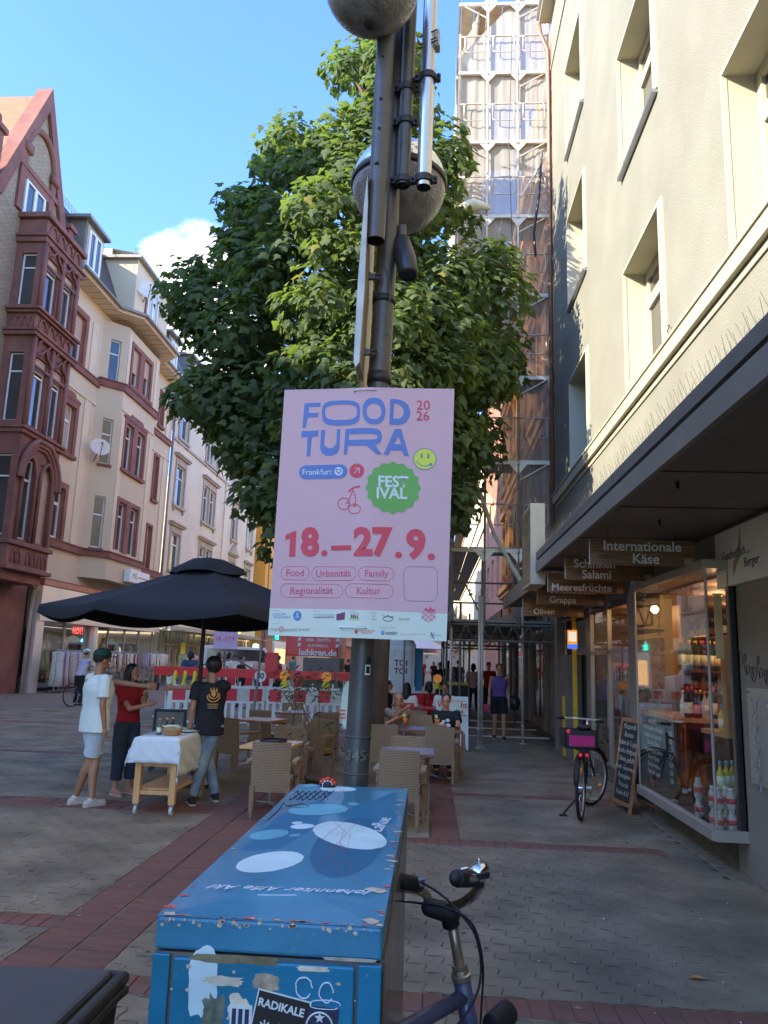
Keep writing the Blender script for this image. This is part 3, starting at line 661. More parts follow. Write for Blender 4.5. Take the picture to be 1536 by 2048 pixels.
for y0, y1 in ((28.42, 28.6), (31.2, 31.75), (38.6, 39.1), (41.2, 41.7)):
    for z0, z1 in ((5.95, 12.4), (13.6, 16.0)): m.box(LX, LX+.045, y0, y1, z0, z1)
m.box(LX, LX+.06, 28.4, 32.3, 12.42, 12.5, 0); m.box(LX, LX+.06, 38, 42.1, 12.42, 12.5, 0)
m.build('pilaster', creamp, cb)
for i, (a, b_, c, d) in enumerate(h): lwindow(cb, LX, a, b_, c, d, .22, mull=i < 3, shutter=(.5 if i == 0 else 0), tr=.7 if i < 3 else 1)
# bay: angled box from 32.3 to 38 with chamfered ends
BX = LX+.85
prof = [(LX, 32.25), (BX, 33.15), (BX, 37.3), (LX, 38.1)]
m = MB()
bh = [(33.75, 34.65, 14.0, 15.9), (35.2, 36.1, 14.0, 15.9), (33.75, 34.65, 9.95, 12.15), (35.2, 36.1, 9.95, 12.15), (33.75, 34.65, 6.15, 8.4), (35.2, 36.1, 6.15, 8.4)]
wall_holes(m, BX, 1, 33.15, 37.3, 4.75, 16.6, bh, .2, 0, 1)
m.quad((LX, 38.1, 4.75), (BX, 37.3, 4.75), (BX, 37.3, 16.6), (LX, 38.1, 16.6)); m.add([(x, y, 4.75) for x, y in prof], [(0, 1, 2, 3)])
# chamfer facing the camera with a narrow window on each floor
u = Vector((BX-LX, .9, 0)); Lu = u.length; u = u.normalized(); nn = Vector((u.y, -u.x, 0)); o0 = Vector((LX, 32.25, 0))
def P_(s_, z, d_=0): return o0+u*s_+Vector((0, 0, z))+nn*d_
wz = [(6.1, 8.4), (9.9, 12.0), (13.8, 15.8)]; s0, s1 = .42, .92; zz = [4.75]+[v for w_ in wz for v in w_]+[16.6]
for i in range(len(zz)-1):
    z0, z1 = zz[i], zz[i+1]
    if i % 2 == 0: m.quad(P_(0, z0), P_(Lu, z0), P_(Lu, z1), P_(0, z1))
    else:
        m.quad(P_(0, z0), P_(s0, z0), P_(s0, z1), P_(0, z1)); m.quad(P_(s1, z0), P_(Lu, z0), P_(Lu, z1), P_(s1, z1))
        for s_ in (s0, s1): m.quad(P_(s_, z0), P_(s_, z1), P_(s_, z1, -.15), P_(s_, z0, -.15))
        m.quad(P_(s0, z1), P_(s1, z1), P_(s1, z1, -.15), P_(s0, z1, -.15))
m.build('bay', [cream, redpale], cb)
for z0, z1 in wz:
    g = MB(); 
    for a, c, e, f in ((s0, s0+.05, z0, z1), (s1-.05, s1, z0, z1), (s0, s1, z0, z0+.06), (s0, s1, z1-.06, z1), (s0, s1, (z0+z1)/2+.3, (z0+z1)/2+.36)):
        A = [P_(a, e, -.12), P_(c, e, -.12), P_(c, f, -.12), P_(a, f, -.12)]; B_ = [p-nn*.04 for p in A]; g.add(A+B_, [(0, 1, 2, 3), (4, 7, 6, 5), (0, 4, 5, 1), (1, 5, 6, 2), (2, 6, 7, 3), (3, 7, 4, 0)])
    o = g.build('window', pvc, cb); g = MB(); g.quad(P_(s0, z0, -.14), P_(s1, z0, -.14), P_(s1, z1, -.14), P_(s0, z1, -.14)); g.build('pane', glassb, o)
    g = MB(); g.prism([(s0-.07, z0-.14), (s1+.07, z0-.14), (s1+.07, z0-.02), (s0-.07, z0-.02)], o0, u, (0, 0, 1), nn*.08); g.build('sill', redst, cb)
m = MB()
for j in (0, 2, 4):
    a, _, c, d = bh[j]; b_ = bh[j+1][1]
    surround(m, BX, a, b_, c, d, .2, .07, 0, sill=(j != 4), hood=(j == 2)); m.box(BX, BX+.06, bh[j][1], bh[j+1][0], c, d)
for z0, z1 in ((13.45, 13.75), (5.7, 5.95)):
    pr = [(LX+.1, 32.15), (BX+.12, 33.1), (BX+.12, 37.35), (LX+.1, 38.2), (LX-.1, 38.1), (LX-.1, 32.3)]
    m.prism(pr, (0, 0, z0), (1, 0, 0), (0, 1, 0), (0, 0, z1-z0)); pr2 = [(x+.05, y-.03 if y < 35 else y+.03) for x, y in pr]; m.prism(pr2, (0, 0, z1), (1, 0, 0), (0, 1, 0), (0, 0, .05))
m.build('window_surround', redst, cb)
for a, b_, c, d in bh: lwindow(cb, BX, a, b_, c, d, .18, mull=False, shutter=.45 if c > 13 and a > 35 else (.6 if c > 13 else 0), tr=.72)
m = MB()
for y in (33.2, 36.75): m.box(BX, BX+.04, y, y+.45, 6, 12.3); m.box(BX, BX+.04, y, y+.3, 13.8, 16.4)
m.box(BX, BX+.05, 33.15, 37.3, 12.55, 12.63); m.build('pilaster', creamp, cb)
# eaves following the bay
def eave(m, ex, z, th, k, back=-.2):
    pr = [(LX+ex, 28.3), (LX+ex, 32.0), (BX+ex, 32.9), (BX+ex, 37.5), (LX+ex, 38.3), (LX+ex, 42.3), (LX+back, 42.3), (LX+back, 28.3)]
    m.prism(pr, (0, 0, z), (1, 0, 0), (0, 1, 0), (0, 0, th), k)
m = MB(); eave(m, .75, 16.9, .06, 0); eave(m, .80, 16.96, .1, 1); m.build('eaves', [soff, creamp], cb)
m = MB()
for i in range(24): y = 28.5+i*.56; x = BX if 33 < y < 37.4 else LX; m.box(x+.02, x+.74, y, y+.015, 16.885, 16.902)
m.build('soffit_joint', mat('joint_dark', (.2, .18, .15), .9), cb)
m = MB(); pts = [(LX+.87, 28.3, 17.08), (LX+.87, 32.0, 17.08), (BX+.87, 32.9, 17.08), (BX+.87, 37.5, 17.08), (LX+.87, 38.3, 17.08), (LX+.87, 42.3, 17.08)]
m.tube(pts, .09, 8); m.tube([(LX+.8, 28.35, 17.1), (LX+.5, 28.3, 16.8), (LX+.1, 28.32, 16.4), (LX+.1, 28.34, 15)], .06, 8); m.build('gutter', gut, cb, smooth=True)
m = MB(); m.tube([(LX+.1, 42.25, 17), (LX+.1, 42.25, 3.0)], .07, 8); m.build('downpipe', gut, cb, smooth=True)
# mansard roof and dormers
m = MB(); m.add([(LX+.5, 28.3, 17.1), (LX+.5, 42.3, 17.1), (LX-.7, 42.3, 20.2), (LX-.7, 28.3, 20.2), (LX-8, 42.3, 20.9), (LX-8, 28.3, 20.9), (LX+.5, 28.3, 17.0), (LX-8, 28.3, 17)], [(0, 1, 2, 3), (3, 2, 4, 5), (0, 3, 5, 7, 6)])
m.build('roof', slate, cb)
def dormer(parent, y0, y1, z0, z1, x, m_wall, m_roof, win=None):
    m = MB(); m.box(x-2, x, y0, y1, z0, z1, 0); m.box(x-2, x+.25, y0-.25, y1+.25, z1, z1+.14, 1); m.build('dormer', [m_wall, m_roof], parent)
    if win:
        a, b_, c, d = win; g = MB(); surround(g, x, a, b_, c, d, .15, .05, 0, sill=True); g.build('window_surround', redst if m_wall is cream else greyst, parent); lwindow(parent, x+.07, a, b_, c, d, .05, mull=True, tr=1)
dormer(cb, 28.95, 30.6, 17.3, 19.6, LX+.35, gut, gut, (29.2, 30.4, 17.6, 19.3))
dormer(cb, 33.0, 37.4, 17.1, 20.0, BX+.15, cream, gut, (34.4, 35.8, 17.6, 19.4))
m = MB(); m.add([(BX+.4, 32.75, 20.14), (BX+.4, 37.65, 20.14), (BX-1.6, 36.5, 21.1), (BX-1.6, 33.9, 21.1)], [(0, 1, 2, 3), (0, 3, 2)]); m.box(BX-3, BX-1.6, 33.9, 36.5, 20.1, 21.1); m.build('dormer_roof', mat('light_roof', (.33, .31, .27), .7, var=.2), cb)
dormer(cb, 39.6, 41.2, 17.3, 19.2, LX+.35, gut, gut, (39.9, 40.9, 17.6, 18.9))
# snow guard railing on the ridge
m = MB()
for y0, y1, x, z in ((28.4, 33, LX-.7, 20.25), (32.9, 37.6, BX-.0, 20.2), (37.6, 42.2, LX-.7, 20.2)):
    for k in range(3): m.tube([(x, y0, z+.1+.12*k), (x, y1, z+.1+.12*k)], .012, 4)
    y = y0
    while y < y1: m.tube([(x, y, z), (x, y, z+.38)], .014, 4); y += .28
m.build('snow_guard', gut, cb)
def dish(x, y, z, r, lab_, off):
    t = thing('satellite_dish', lab_, 'satellite dish', (x, y, z))
    d = Vector((.55, -.75, .35)).normalized(); R_ = d.to_track_quat('Z', 'Y').to_matrix()
    b = MB(); b.lathe([(1e-3, .0), (r*.5, .03), (r, .12), (r*1.02, .12), (r*1.02, .10), (r*.5, .01), (1e-3, -.02)], (x, y, z), 24, M=R_); b.build('reflector', mat('dish_grey', (.5, .5, .5), .5, var=.05), t, smooth=True)
    b = MB(); p = Vector((x, y, z)); b.tube([p+R_ @ Vector((0, -r*.9, .1)), p+R_ @ Vector((0, -.1, .55))], .02, 6); b.rc(p+R_ @ Vector((0, -.1, .5)), .05, p+R_ @ Vector((0, 0, .42)), .05, 8); b.tube([p, p+Vector(off)], .025, 6); b.build('arm', gut, t, smooth=True)
dish(BX+.45, 33.7, 18.75, .55, 'large pale satellite dish on the attic dormer of the cream house', (-.4, .4, -.6))
dish(LX+.55, 31.95, 10.4, .42, 'small satellite dish on the first bay window of the cream house', (-.4, .4, -.5))
# shop floor of cream house
sf = MB(); sf.box(LX, LX+.35, 28.8, 42.0, 2.72, 4.05, 0); sf.box(LX-.3, LX+.3, 28.7, 29.3, 0, 2.72, 0); sf.box(LX, LX+.36, 28.85, 38, 4.06, 4.35, 1); sf.box(LX+.361, LX+.365, 28.9, 37.9, 4.1, 4.3, 2)
sf.box(LX-3, LX+.02, 28.38, 28.8, 0, 4.0, 3); sf.box(LX-.05, LX+.25, 34.0, 34.35, 0, 2.72, 0)
sf.build('shop_fascia', [mat('fascia_alu', (.50, .49, .50), .35, .35, var=.15, vs=.7), redst, mat('awning_copper', (.33, .15, .09), .6), black], cb)
m = MB(); m.box(LX-3.5, LX-3.4, 28.9, 42, 0, 2.7, 0); m.box(LX-3.5, LX, 28.9, 42, 2.72, 2.8, 0); m.box(LX-3.5, LX, 28.9, 42, .0, .25, 1); m.build('shop_interior', [mat('shop_int', (.34, .31, .27), .8, var=.4, vs=1), black], cb)
m = MB(); m.box(LX-.02, LX+.0, 29.3, 34.0, .3, 2.7); m.box(LX-.02, LX, 36.0, 41.9, .3, 2.7); m.build('display_pane', clearglass('shop_glass_far', refl=.12), cb)
m = MB()
for y in (29.3, 31.6, 33.95, 36.0, 38.0, 39.9, 41.9): m.box(LX-.03, LX+.05, y-.04, y+.04, .0, 2.72)
m.box(LX-.03, LX+.05, 29.3, 34, .15, .3); m.box(LX-.03, LX+.05, 36, 42, .15, .3); m.build('window_bar', greyl, cb)
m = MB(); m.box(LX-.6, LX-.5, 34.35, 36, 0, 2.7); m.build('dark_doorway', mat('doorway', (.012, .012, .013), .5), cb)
# light sign with letters on the bay, and wall lamp
t = thing('doctor_sign', 'small white light box sign with green letters under the bay', 'sign', (BX, 35.8, 5.0))
b = MB(); b.box(BX+.03, BX+.35, 35.1, 37.6, 4.85, 5.45); b.build('case', mat('sign_white', (.72, .72, .68), .5), t, bevel=.02)
text('MR', 'lettering', mat('sign_green', (.2, .36, .25), .6), t, (BX+.355, 35.65, 5.15), .42, right=(0, 1, 0)); b = MB(); b.box(BX+.351, BX+.356, 36.05, 37.45, 5.10, 5.17); b.build('small_print', mat('print_grey', (.25, .25, .25), .6), t)
text('HOT!', 'hot_lettering', mat('hot_red', (.6, .05, .04), .5, emit=(1, .08, .05), es=.6), None, (LX-.1, 33.1, 2.45), .42, right=(0, 1, 0), bold=.02)
tag(bpy.data.objects['hot_lettering'], 'red sale lettering inside the clothes shop window', 'lettering')
# mannequins and hanging clothes in shop windows
cl = [mat('cloth%d' % i, c, .9, var=.25, vs=12) for i, c in enumerate([(.55, .5, .4), (.10, .13, .3), (.25, .45, .5), (.6, .25, .18), (.4, .3, .42), (.15, .05, .08), (.5, .5, .5), (.04, .04, .05), (.35, .4, .22), (.65, .62, .55), (.3, .2, .14)])]
for i, (y, c) in enumerate(((30.0, 8), (30.9, 9), (31.4, 0), (33.0, 6), (37.0, 0), (38.6, 10), (40.3, 9))):
    t = thing('mannequin', 'headless shop mannequin in %s dress, number %d along the clothes shop window' % (['olive', 'cream', 'beige', 'grey', 'sand', 'brown', 'ivory'][i], i+1), 'mannequin', (LX-.6, y, .25), 'mannequins in the clothes shop')
    t['label'] = ['dark olive dress on a mannequin, leftmost in the clothes shop window', 'cream dress on the second mannequin from the left shop window edge', 'beige dress on a mannequin beside the cream one', 'grey dress on a mannequin under the red sale lettering', 'sand coloured dress on a mannequin right of the shop doorway', 'brown dress on a mannequin in the right clothes shop window', 'ivory dress on the rightmost mannequin of the clothes shop'][i]
    b = MB(); b.lathe([(.18, .7), (.25, 1.0), (.17, 1.35), (.15, 1.5), (.19, 1.75), (.14, 1.95), (.06, 2.02), (1e-3, 2.03)], (LX-.6, y, 0), 14); b.build('dress', cl[c], t, smooth=True)
    b = MB(); b.tube([(LX-.6, y, .25), (LX-.6, y, .8)], .02, 6); b.lathe([(.15, .25), (.15, .27)], (LX-.6, y, 0), 12); b.rc((LX-.6, y, 2.0), .05, (LX-.6, y, 2.2), .07, 10); b.build('stand', mat('mannequin_skin', (.45, .38, .3), .5), t, smooth=True)
# ---------- clothes racks on the pavement ----------
def rack(x, y0, y1, h, lab_, sel, long_=True, rz=0):
    t = thing('clothes_rack', lab_, 'clothes rack', (x, (y0+y1)/2, 0), 'clothes racks outside the shop')
    b = MB(); b.tube([(x, y0, .08), (x, y0, h), (x, y1, h), (x, y1, .08)], .022, 6); b.tube([(x, y0, .12), (x, y1, .12)], .02, 6)
    for y in (y0, y1): b.tube([(x-.25, y, .09), (x+.25, y, .09)], .02, 6)
    b.build('rail', metal, t)
    for yy in (y0, y1):
        b = MB()
        for dx in (-.25, .25): b.rc((x+dx, yy, .04), .035, (x+dx, yy+.01, .04), .035, 8)
        b.build('castor', black, t)
    n = int((y1-y0)/.11)
    for i in range(n):
        y = y0+.08+(y1-y0-.16)*i/max(1, n-1)+random.uniform(-.02, .02); c = random.choice(sel); L = (h-.25)*random.uniform(.85, 1) if long_ else random.uniform(.5, .85); w = random.uniform(.2, .27)
        b = MB(); tw = random.uniform(-.05, .05); rows_ = [(0, .03, .03), (-.06, w*.9, .035), (-.3, w*.8, .05), (-L*.6, w*.85, .06), (-L, w, .07)]
        vs = []
        for dz, hw, th in rows_:
            for sx_, sy_ in ((-1, -.6), (-.4, -1), (.4, -.6), (1, -1), (1, .6), (.3, 1), (-.4, .6), (-1, 1)): vs.append((x+sx_*hw, y+sy_*th*.7+tw*dz, h-.03+dz))
        fs = [(k*8+j, k*8+(j+1) % 8, (k+1)*8+(j+1) % 8, (k+1)*8+j) for k in range(4) for j in range(8)]+[tuple(range(32, 40))]
        b.add(vs, fs); b.build('garment', cl[c], t, smooth=True)
rack(-14.3, 29.2, 32.2, 1.62, 'clothes rack with long pastel and striped garments, left of the cyclist', [1, 2, 8, 0, 3, 4, 6, 5, 2])
rack(-13.9, 33.0, 36.0, 1.62, 'clothes rack with dark patterned garments, behind the man in white', [6, 7, 10, 9, 6, 5], False)
rack(-13.6, 36.6, 39.4, 1.62, 'clothes rack with grey patterned garments right of the dark doorway', [6, 7, 4, 6, 9], False)
rack(-12.9, 39.9, 42.0, 1.62, 'clothes rack with pink and white garments beside the snack bar', [4, 9, 3, 8, 6], True)
# ---------- red sandstone house ----------
rbd = thing('red_sandstone_house', 'red sandstone and yellow brick house with gothic bay and steep gable at the far left', 'building', (LX, 25, 0))
m = MB()
wall_holes(m, LX, 1, 21, 28.35, 4, 17.2, [(22.2, 23.4, 6, 8.5), (22.2, 23.4, 9.8, 12), (22.2, 23.4, 13.5, 15.8)], .3, 0, 1)
m.box(LX-3, LX-.02, 21, 28.35, 0, 4, 1); m.build('wall', [ybrick, redst], rbd)
for z in (6, 9.8, 13.5): lwindow(rbd, LX, 22.2, 23.4, z, z+2.3, .25)
# gable: steep triangle with stone coping
GY0, GY1, GP = 22.9, 28.3, 25.6; GZ = 17.1; GT = 23.0
m = MB(); m.prism([(GY0+.2, GZ), (GY1-.2, GZ), (GP, GT-.3)], (LX-.35, 0, 0), (0, 1, 0), (0, 0, 1), (.33, 0, 0)); m.build('gable', ybrick, rbd)
m = MB(); w = .42
for ya in (GY0, GY1):
    s_ = 1 if ya < GP else -1
    m.prism([(ya-.1*s_, GZ), (ya+w*s_, GZ), (GP+.0*s_, GT-.85), (GP, GT+.15)], (LX-.5, 0, 0), (0, 1, 0), (0, 0, 1), (.62, 0, 0))
m.box(LX-.2, LX+.08, 24.3, 24.65, 17.3, 19.9); m.box(LX-.2, LX+.08, 26.4, 26.75, 17.3, 19.9); m.box(LX-.2, LX+.10, 23.9, 27.2, 19.0, 19.2); m.box(LX-.2, LX+.06, 24.65, 26.4, 18.7, 19.0)
m.build('gable_coping', redst, rbd)
m = MB(); pts = [(LX+.03, 25.55+1.0*math.cos(a), 19.9+1.15*math.sin(a)) for a in [PI*i/12 for i in range(13)]]; m.tube(pts, .13, 6); m.box(LX, LX+.2, 24.3, 24.75, 19.6, 19.95); m.box(LX, LX+.2, 26.35, 26.8, 19.6, 19.95); m.build('blind_arch', redst, rbd, smooth=True)
lwindow(rbd, LX+.1, 24.7, 26.1, 17.3, 18.65, .06, mull=True, tr=1)
rooft = mat('roof_tile', (.19, .105, .065), .8, var=.25, vs=8)
m = MB()
for i in range(26):   # courses of roof tiles on the slope behind the gable
    z0 = GZ+i*.215; y0 = GY0-.15+(GP-GY0)*i/26
    for sg_ in (-1, 1):
        ya = GP-(GP-y0)*1 if sg_ < 0 else GP+(GP-y0); yb = GP-(GP-y0-(GP-GY0)/26) if sg_ < 0 else GP+(GP-y0-(GP-GY0)/26)
        m.add([(LX-.4, ya, z0), (LX-10, ya, z0), (LX-10, yb, z0+.225), (LX-.4, yb, z0+.225), (LX-.4, ya, z0-.03), (LX-10, ya, z0-.03)], [(0, 1, 2, 3), (0, 4, 5, 1)])
m.build('roof', rooft, rbd)
m = MB(); m.box(LX-.4, LX+.15, 28.0, 28.4, 17, 18.6); m.box(LX-.5, LX+.25, 27.9, 28.5, 18.6, 18.8); m.box(LX-.35, LX+.1, 22.6, 23.0, 17, 19.2); m.box(LX-.45, LX+.2, 22.5, 23.1, 19.2, 19.4); m.ell((LX-.1, 22.8, 19.65), (.16, .16, .28), 8); m.build('pinnacle', redst, rbd)
# projecting stone bay
RX = LX+1.05; by0, by1 = 24.75, 27.55
def bayring(m, z0, z1, e, k=0): m = MB(); m.box(LX, RX+e, by0-e, by1+e, z0, z1, k); m.build('stone_course', redst, rbd, bevel=.02)
m = MB()
bayring(m, 3.9, 4.25, -.12); bayring(m, 4.25, 4.4, .14); bayring(m, 5.1, 5.25, .12); bayring(m, 8.95, 9.1, .1); bayring(m, 9.1, 9.2, .18); bayring(m, 12.5, 12.65, .16); bayring(m, 12.65, 12.75, .22); bayring(m, 13.35, 13.45, .14); bayring(m, 13.45, 13.55, .24)
bayring(m, 16.1, 16.3, .1); bayring(m, 16.3, 16.4, .18); bayring(m, 17.05, 17.25, .15); bayring(m, 4.4, 5.1, -.02); bayring(m, 12.75, 13.35, -.01); bayring(m, 16.4, 17.05, -.02)
# bay walls with openings facing the street
op = []
for z0, z1 in ((5.35, 8.2), (9.35, 11.9), (13.65, 15.75)):
    for ya in (25.1, 26.3): op.append((ya, ya+.85, z0, z1))
m = MB(); wall_holes(m, RX, 1, by0, by1, 4.3, 17, op, .25)
# side facing the camera
def ywall(m, y, x0, x1, z0, z1, holes, depth):
    xs = sorted({x0, x1, *[h_[0] for h_ in holes], *[h_[1] for h_ in holes]}); zs = sorted({z0, z1, *[h_[2] for h_ in holes], *[h_[3] for h_ in holes]})
    for a, c in zip(xs, xs[1:]):
        for d, e in zip(zs, zs[1:]):
            if any(h_[0] < (a+c)/2 < h_[1] and h_[2] < (d+e)/2 < h_[3] for h_ in holes): continue
            m.quad((a, y, d), (c, y, d), (c, y, e), (a, y, e))
    for a, c, d, e in holes:
        for x in (a, c): m.quad((x, y, d), (x, y, e), (x, y+depth, e), (x, y+depth, d))
        m.quad((a, y, e), (c, y, e), (c, y+depth, e), (a, y+depth, e)); m.quad((a, y, d), (c, y, d), (c, y+depth, d), (a, y+depth, d))
sideo = [(LX+.25, LX+.8, 5.4, 8.2), (LX+.25, LX+.8, 9.4, 11.9), (LX+.25, LX+.8, 13.7, 15.7)]
ywall(m, by0, LX, RX, 4.3, 17, sideo, .2); m.quad((LX, by1, 4.3), (RX, by1, 4.3), (RX, by1, 17), (LX, by1, 17)); m.build('bay_wall', redst, rbd)
for a, b_, c, d in op:
    o = lwindow(rbd, RX, a, b_, c, d, .2, mull=c > 9 and False, shutter=(1 if (c < 6 and a > 26) else (.22 if c > 9 else 0)), tr=.74)
for a, c, d, e in sideo:
    g = MB(); w = .05
    for q in ((a, a+w, d, e), (c-w, c, d, e), (a+w, c-w, d, d+w), (a+w, c-w, e-w, e), (a+w, c-w, d+(e-d)*.72, d+(e-d)*.72+w)): g.box(q[0], q[1], by0+.13, by0+.19, q[2], q[3])
    o = g.build('window', pvc, rbd); g = MB(); g.quad((a, by0+.16, d), (c, by0+.16, d), (c, by0+.16, e), (a, by0+.16, e)); g.build('pane', glassb, o)
# mullions, ogee heads, blind arcades
m = MB()
for z0, z1 in ((9.2, 12.5), (13.55, 16.1)):
    for y in (by0-.03, 26.05, 27.25): m.box(RX-.02, RX+.09, y, y+.2, z0, z1)
    m.box(RX, RX+.06, by0, by1, z0+(z1-z0)*.68, z0+(z1-z0)*.68+.1)
for y in (25.52, 26.72):
    for z in (12.0, 15.85):
        pts = [(RX+.05, y-.55, z-.25), (RX+.06, y-.42, z-.02), (RX+.07, y-.2, z+.02), (RX+.08, y, z+.28), (RX+.07, y+.2, z+.02), (RX+.06, y+.42, z-.02), (RX+.05, y+.55, z-.25)]; m.tube(pts, .055, 6)
for k in range(4):
    for z, hh in ((12.78, .52), (16.42, .55)):
        y = by0+.25+k*.62; m.tube([(RX+.0, y, z), (RX+.02, y, z+hh*.6), (RX+.03, y+.12, z+hh*.9), (RX+.03, y+.24, z+hh), (RX+.03, y+.36, z+hh*.9), (RX+.02, y+.48, z+hh*.6), (RX, y+.48, z)], .045, 5)
    x = LX+.1+k*.24; m.tube([(x, by0-.0, 12.78), (x, by0-.02, 13.1), (x+.1, by0-.03, 13.27), (x+.2, by0-.02, 13.1), (x+.2, by0, 12.78)], .035, 5)
for k in range(7): m.box(RX, RX+.12, by0+.05+k*.4, by0+.2+k*.4, 16.05, 16.16); 
for k in range(4): # corbel table under the third floor
    y = by0+.3+.62*k; m.tube([(RX-.05, y, 12.15), (RX+.06, y+.02, 12.35), (RX+.09, y+.14, 12.5)], .05, 5)
for yc in (25.3, 26.3, 27.1): # tracery of the parapet under the first floor
    for a in (-.16, .16): m.tube([(RX+.02, yc+a-.13, 4.5), (RX+.02, yc+a-.13, 4.75), (RX+.03, yc+a, 4.95), (RX+.02, yc+a+.13, 4.75), (RX+.02, yc+a+.13, 4.5)], .035, 5)
m.build('stone_ornament', redst, rbd, smooth=True)
# great pointed arch over the lower bay window
m = MB()
for rr, off, th in ((1.38, .12, .10), (1.22, .08, .075), (1.08, .04, .06)):
    L_ = [(RX+off, 26.15-rr+.0, 7.4)]
    for i in range(9): a = PI-i*(PI*.36)/8; L_.append((RX+off, 26.15+.35+(rr+.35)*math.cos(a), 7.45+(rr+.35)*math.sin(a)*.95))
    R2_ = [(x, 52.3-y, z) for x, y, z in L_]; m.tube(L_+R2_[::-1], th, 6)
for y in (25.52, 26.72): m.tube([(RX+.05, y-.44, 5.3), (RX+.05, y-.44, 7.75), (RX+.06, y-.25, 8.15), (RX+.06, y, 8.3), (RX+.06, y+.25, 8.15), (RX+.05, y+.44, 7.75), (RX+.05, y+.44, 5.3)], .07, 6)
m.build('pointed_arch', redst, rbd, smooth=True)
m = MB(); m.tube([(LX+.5, 28.1, 4.0), (LX+.25, 28.3, 3.6), (LX+.2, 28.35, 3), (LX+.2, 28.35, 0)], .07, 8); m.build('downpipe', mat('pipe_pale', (.3, .27, .24), .5), rbd, smooth=True)
m = MB(); m.box(LX-.2, LX+.02, 28.4, 28.75, .6, 2.4); m.build('door_panel', black, rbd)
# ---------- white house ----------
wh = thing('white_house', 'white rendered town house with grey stone window frames and pediments behind the black parasol', 'building', (LX, 53, 0))
wins = []
for ya, yb in ((43.5, 45.1), (49.1, 51.8), (56.7, 58.2), (61.6, 63.3)):
    for c, d in ((6.4, 8.6), (10.25, 12.7), (14.3, 16.3)):
        if yb-ya > 2: mid = (ya+yb)/2; wins += [(ya, mid-.15, c, d), (mid+.15, yb, c, d)]
        else: wins.append((ya, yb, c, d))
m = MB(); wall_holes(m, LX, 1, 42.3, 64.8, 3.2, 17.2, wins, .22); m.quad((LX, 64.8, 0), (LX-12, 64.8, 0), (LX-12, 64.8, 17), (LX, 64.8, 17)); m.build('wall', whiter, wh)
for a, b_, c, d in wins: lwindow(wh, LX, a, b_, c, d, .18, mull=False, tr=.7)
m = MB()
for k, (ya, yb) in enumerate(((43.5, 45.1), (49.1, 51.8), (56.7, 58.2), (61.6, 63.3))):
    for j, (c, d) in enumerate(((6.4, 8.6), (10.25, 12.7), (14.3, 16.3))):
        surround(m, LX, ya, yb, c, d, .2, .07, 0, True)
        if yb-ya > 2: m.box(LX, LX+.065, (ya+yb)/2-.15, (ya+yb)/2+.15, c, d)
        if j < 2:
            if k == 2 and j == 0: m.prism([(-1.15, 0), (1.15, 0), (0, .75)], (LX+.001, (ya+yb)/2, d+.55), (0, 1, 0), (0, 0, 1), (.25, 0, 0))
            m.box(LX, LX+.28, ya-.45, yb+.45, d+.5, d+.6); m.box(LX, LX+.2, ya-.4, yb+.4, d+.4, d+.5); m.box(LX, LX+.05, ya-.2, yb+.2, d+.2, d+.4)
        if j: 
            for y in (ya-.1, yb-.05): m.box(LX, LX+.12, y, y+.15, c-.4, c-.16)
m.build('window_surround', greyst, wh)
m = MB(); m.box(LX, LX+.09, 42.35, 64.8, 13.95, 14.1); m.box(LX, LX+.1, 42.35, 64.8, 5.9, 6.05); m.box(LX, LX+.5, 42.35, 64.9, 17.0, 17.3); m.build('string_course', greyst, wh)
m = MB(); m.tube([(LX+.08, 54.3, 17), (LX+.08, 54.3, 4)], .06, 6); m.build('downpipe', mat('pipe_white', (.5, .48, .44), .5), wh)
m = MB(); m.add([(LX+.4, 42.3, 17.3), (LX+.4, 64.8, 17.3), (LX-1, 64.8, 20.3), (LX-1, 42.3, 20.3), (LX-8, 64.8, 21), (LX-8, 42.3, 21)], [(0, 1, 2, 3), (3, 2, 4, 5)]); m.build('roof', mat('slate_blue', (.10, .115, .15), .6, var=.3, vs=8), wh)
for y in (44.0, 49.5, 56.5): dormer(wh, y, y+2.2, 17.5, 19.7, LX+.1, gut, gut, (y+.35, y+1.85, 17.8, 19.4))
# snack bar floor of white house
m = MB(); m.box(LX, LX+.5, 42.4, 64.6, 3.0, 4.1, 0); m.box(LX, LX+1.6, 42.5, 64.4, 2.86, 2.95, 1); m.box(LX+.5, LX+.9, 42.5, 64.4, 2.95, 3.15, 2); m.build('shop_fascia', [mat('fascia_cream', (.60, .52, .38), .7, var=.1), greyl, metal], wh)
m = MB(); m.box(LX-.5, LX-.4, 42.4, 64.6, 0, 3.0, 0); m.box(LX-.2, LX-.15, 42.4, 64.6, 0, .5, 1)
m.build('shop_interior', [mat('snack_interior', (.30, .26, .20), .8, var=.6, vs=1.5, col2=(.6, .5, .35), cs=1.5), black], wh)
m = MB()
y = 42.6
while y < 64.5: m.box(LX-.06, LX+.05, y-.05, y+.05, 0, 3.0); y += 1.15
m.box(LX-.06, LX+.05, 42.5, 64.5, 2.1, 2.17); m.build('window_bar', mat('bar_brown', (.32, .27, .22), .5), wh)
m = MB(); m.box(LX-.12, LX-.1, 42.5, 64.5, .4, 2.95); m.build('display_pane', clearglass('shop_glass_far'), wh)
ky = mat('letter_orange', (.85, .25, .02), .5, emit=(1, .3, .03), es=.5); ky2 = mat('letter_yellow', (.85, .55, .03), .5, emit=(1, .6, .05), es=.5)
t = thing('snack_bar_sign', 'orange and yellow raised lettering on the cream fascia behind the parasol pole', 'sign', (LX+.6, 55, 3.7))
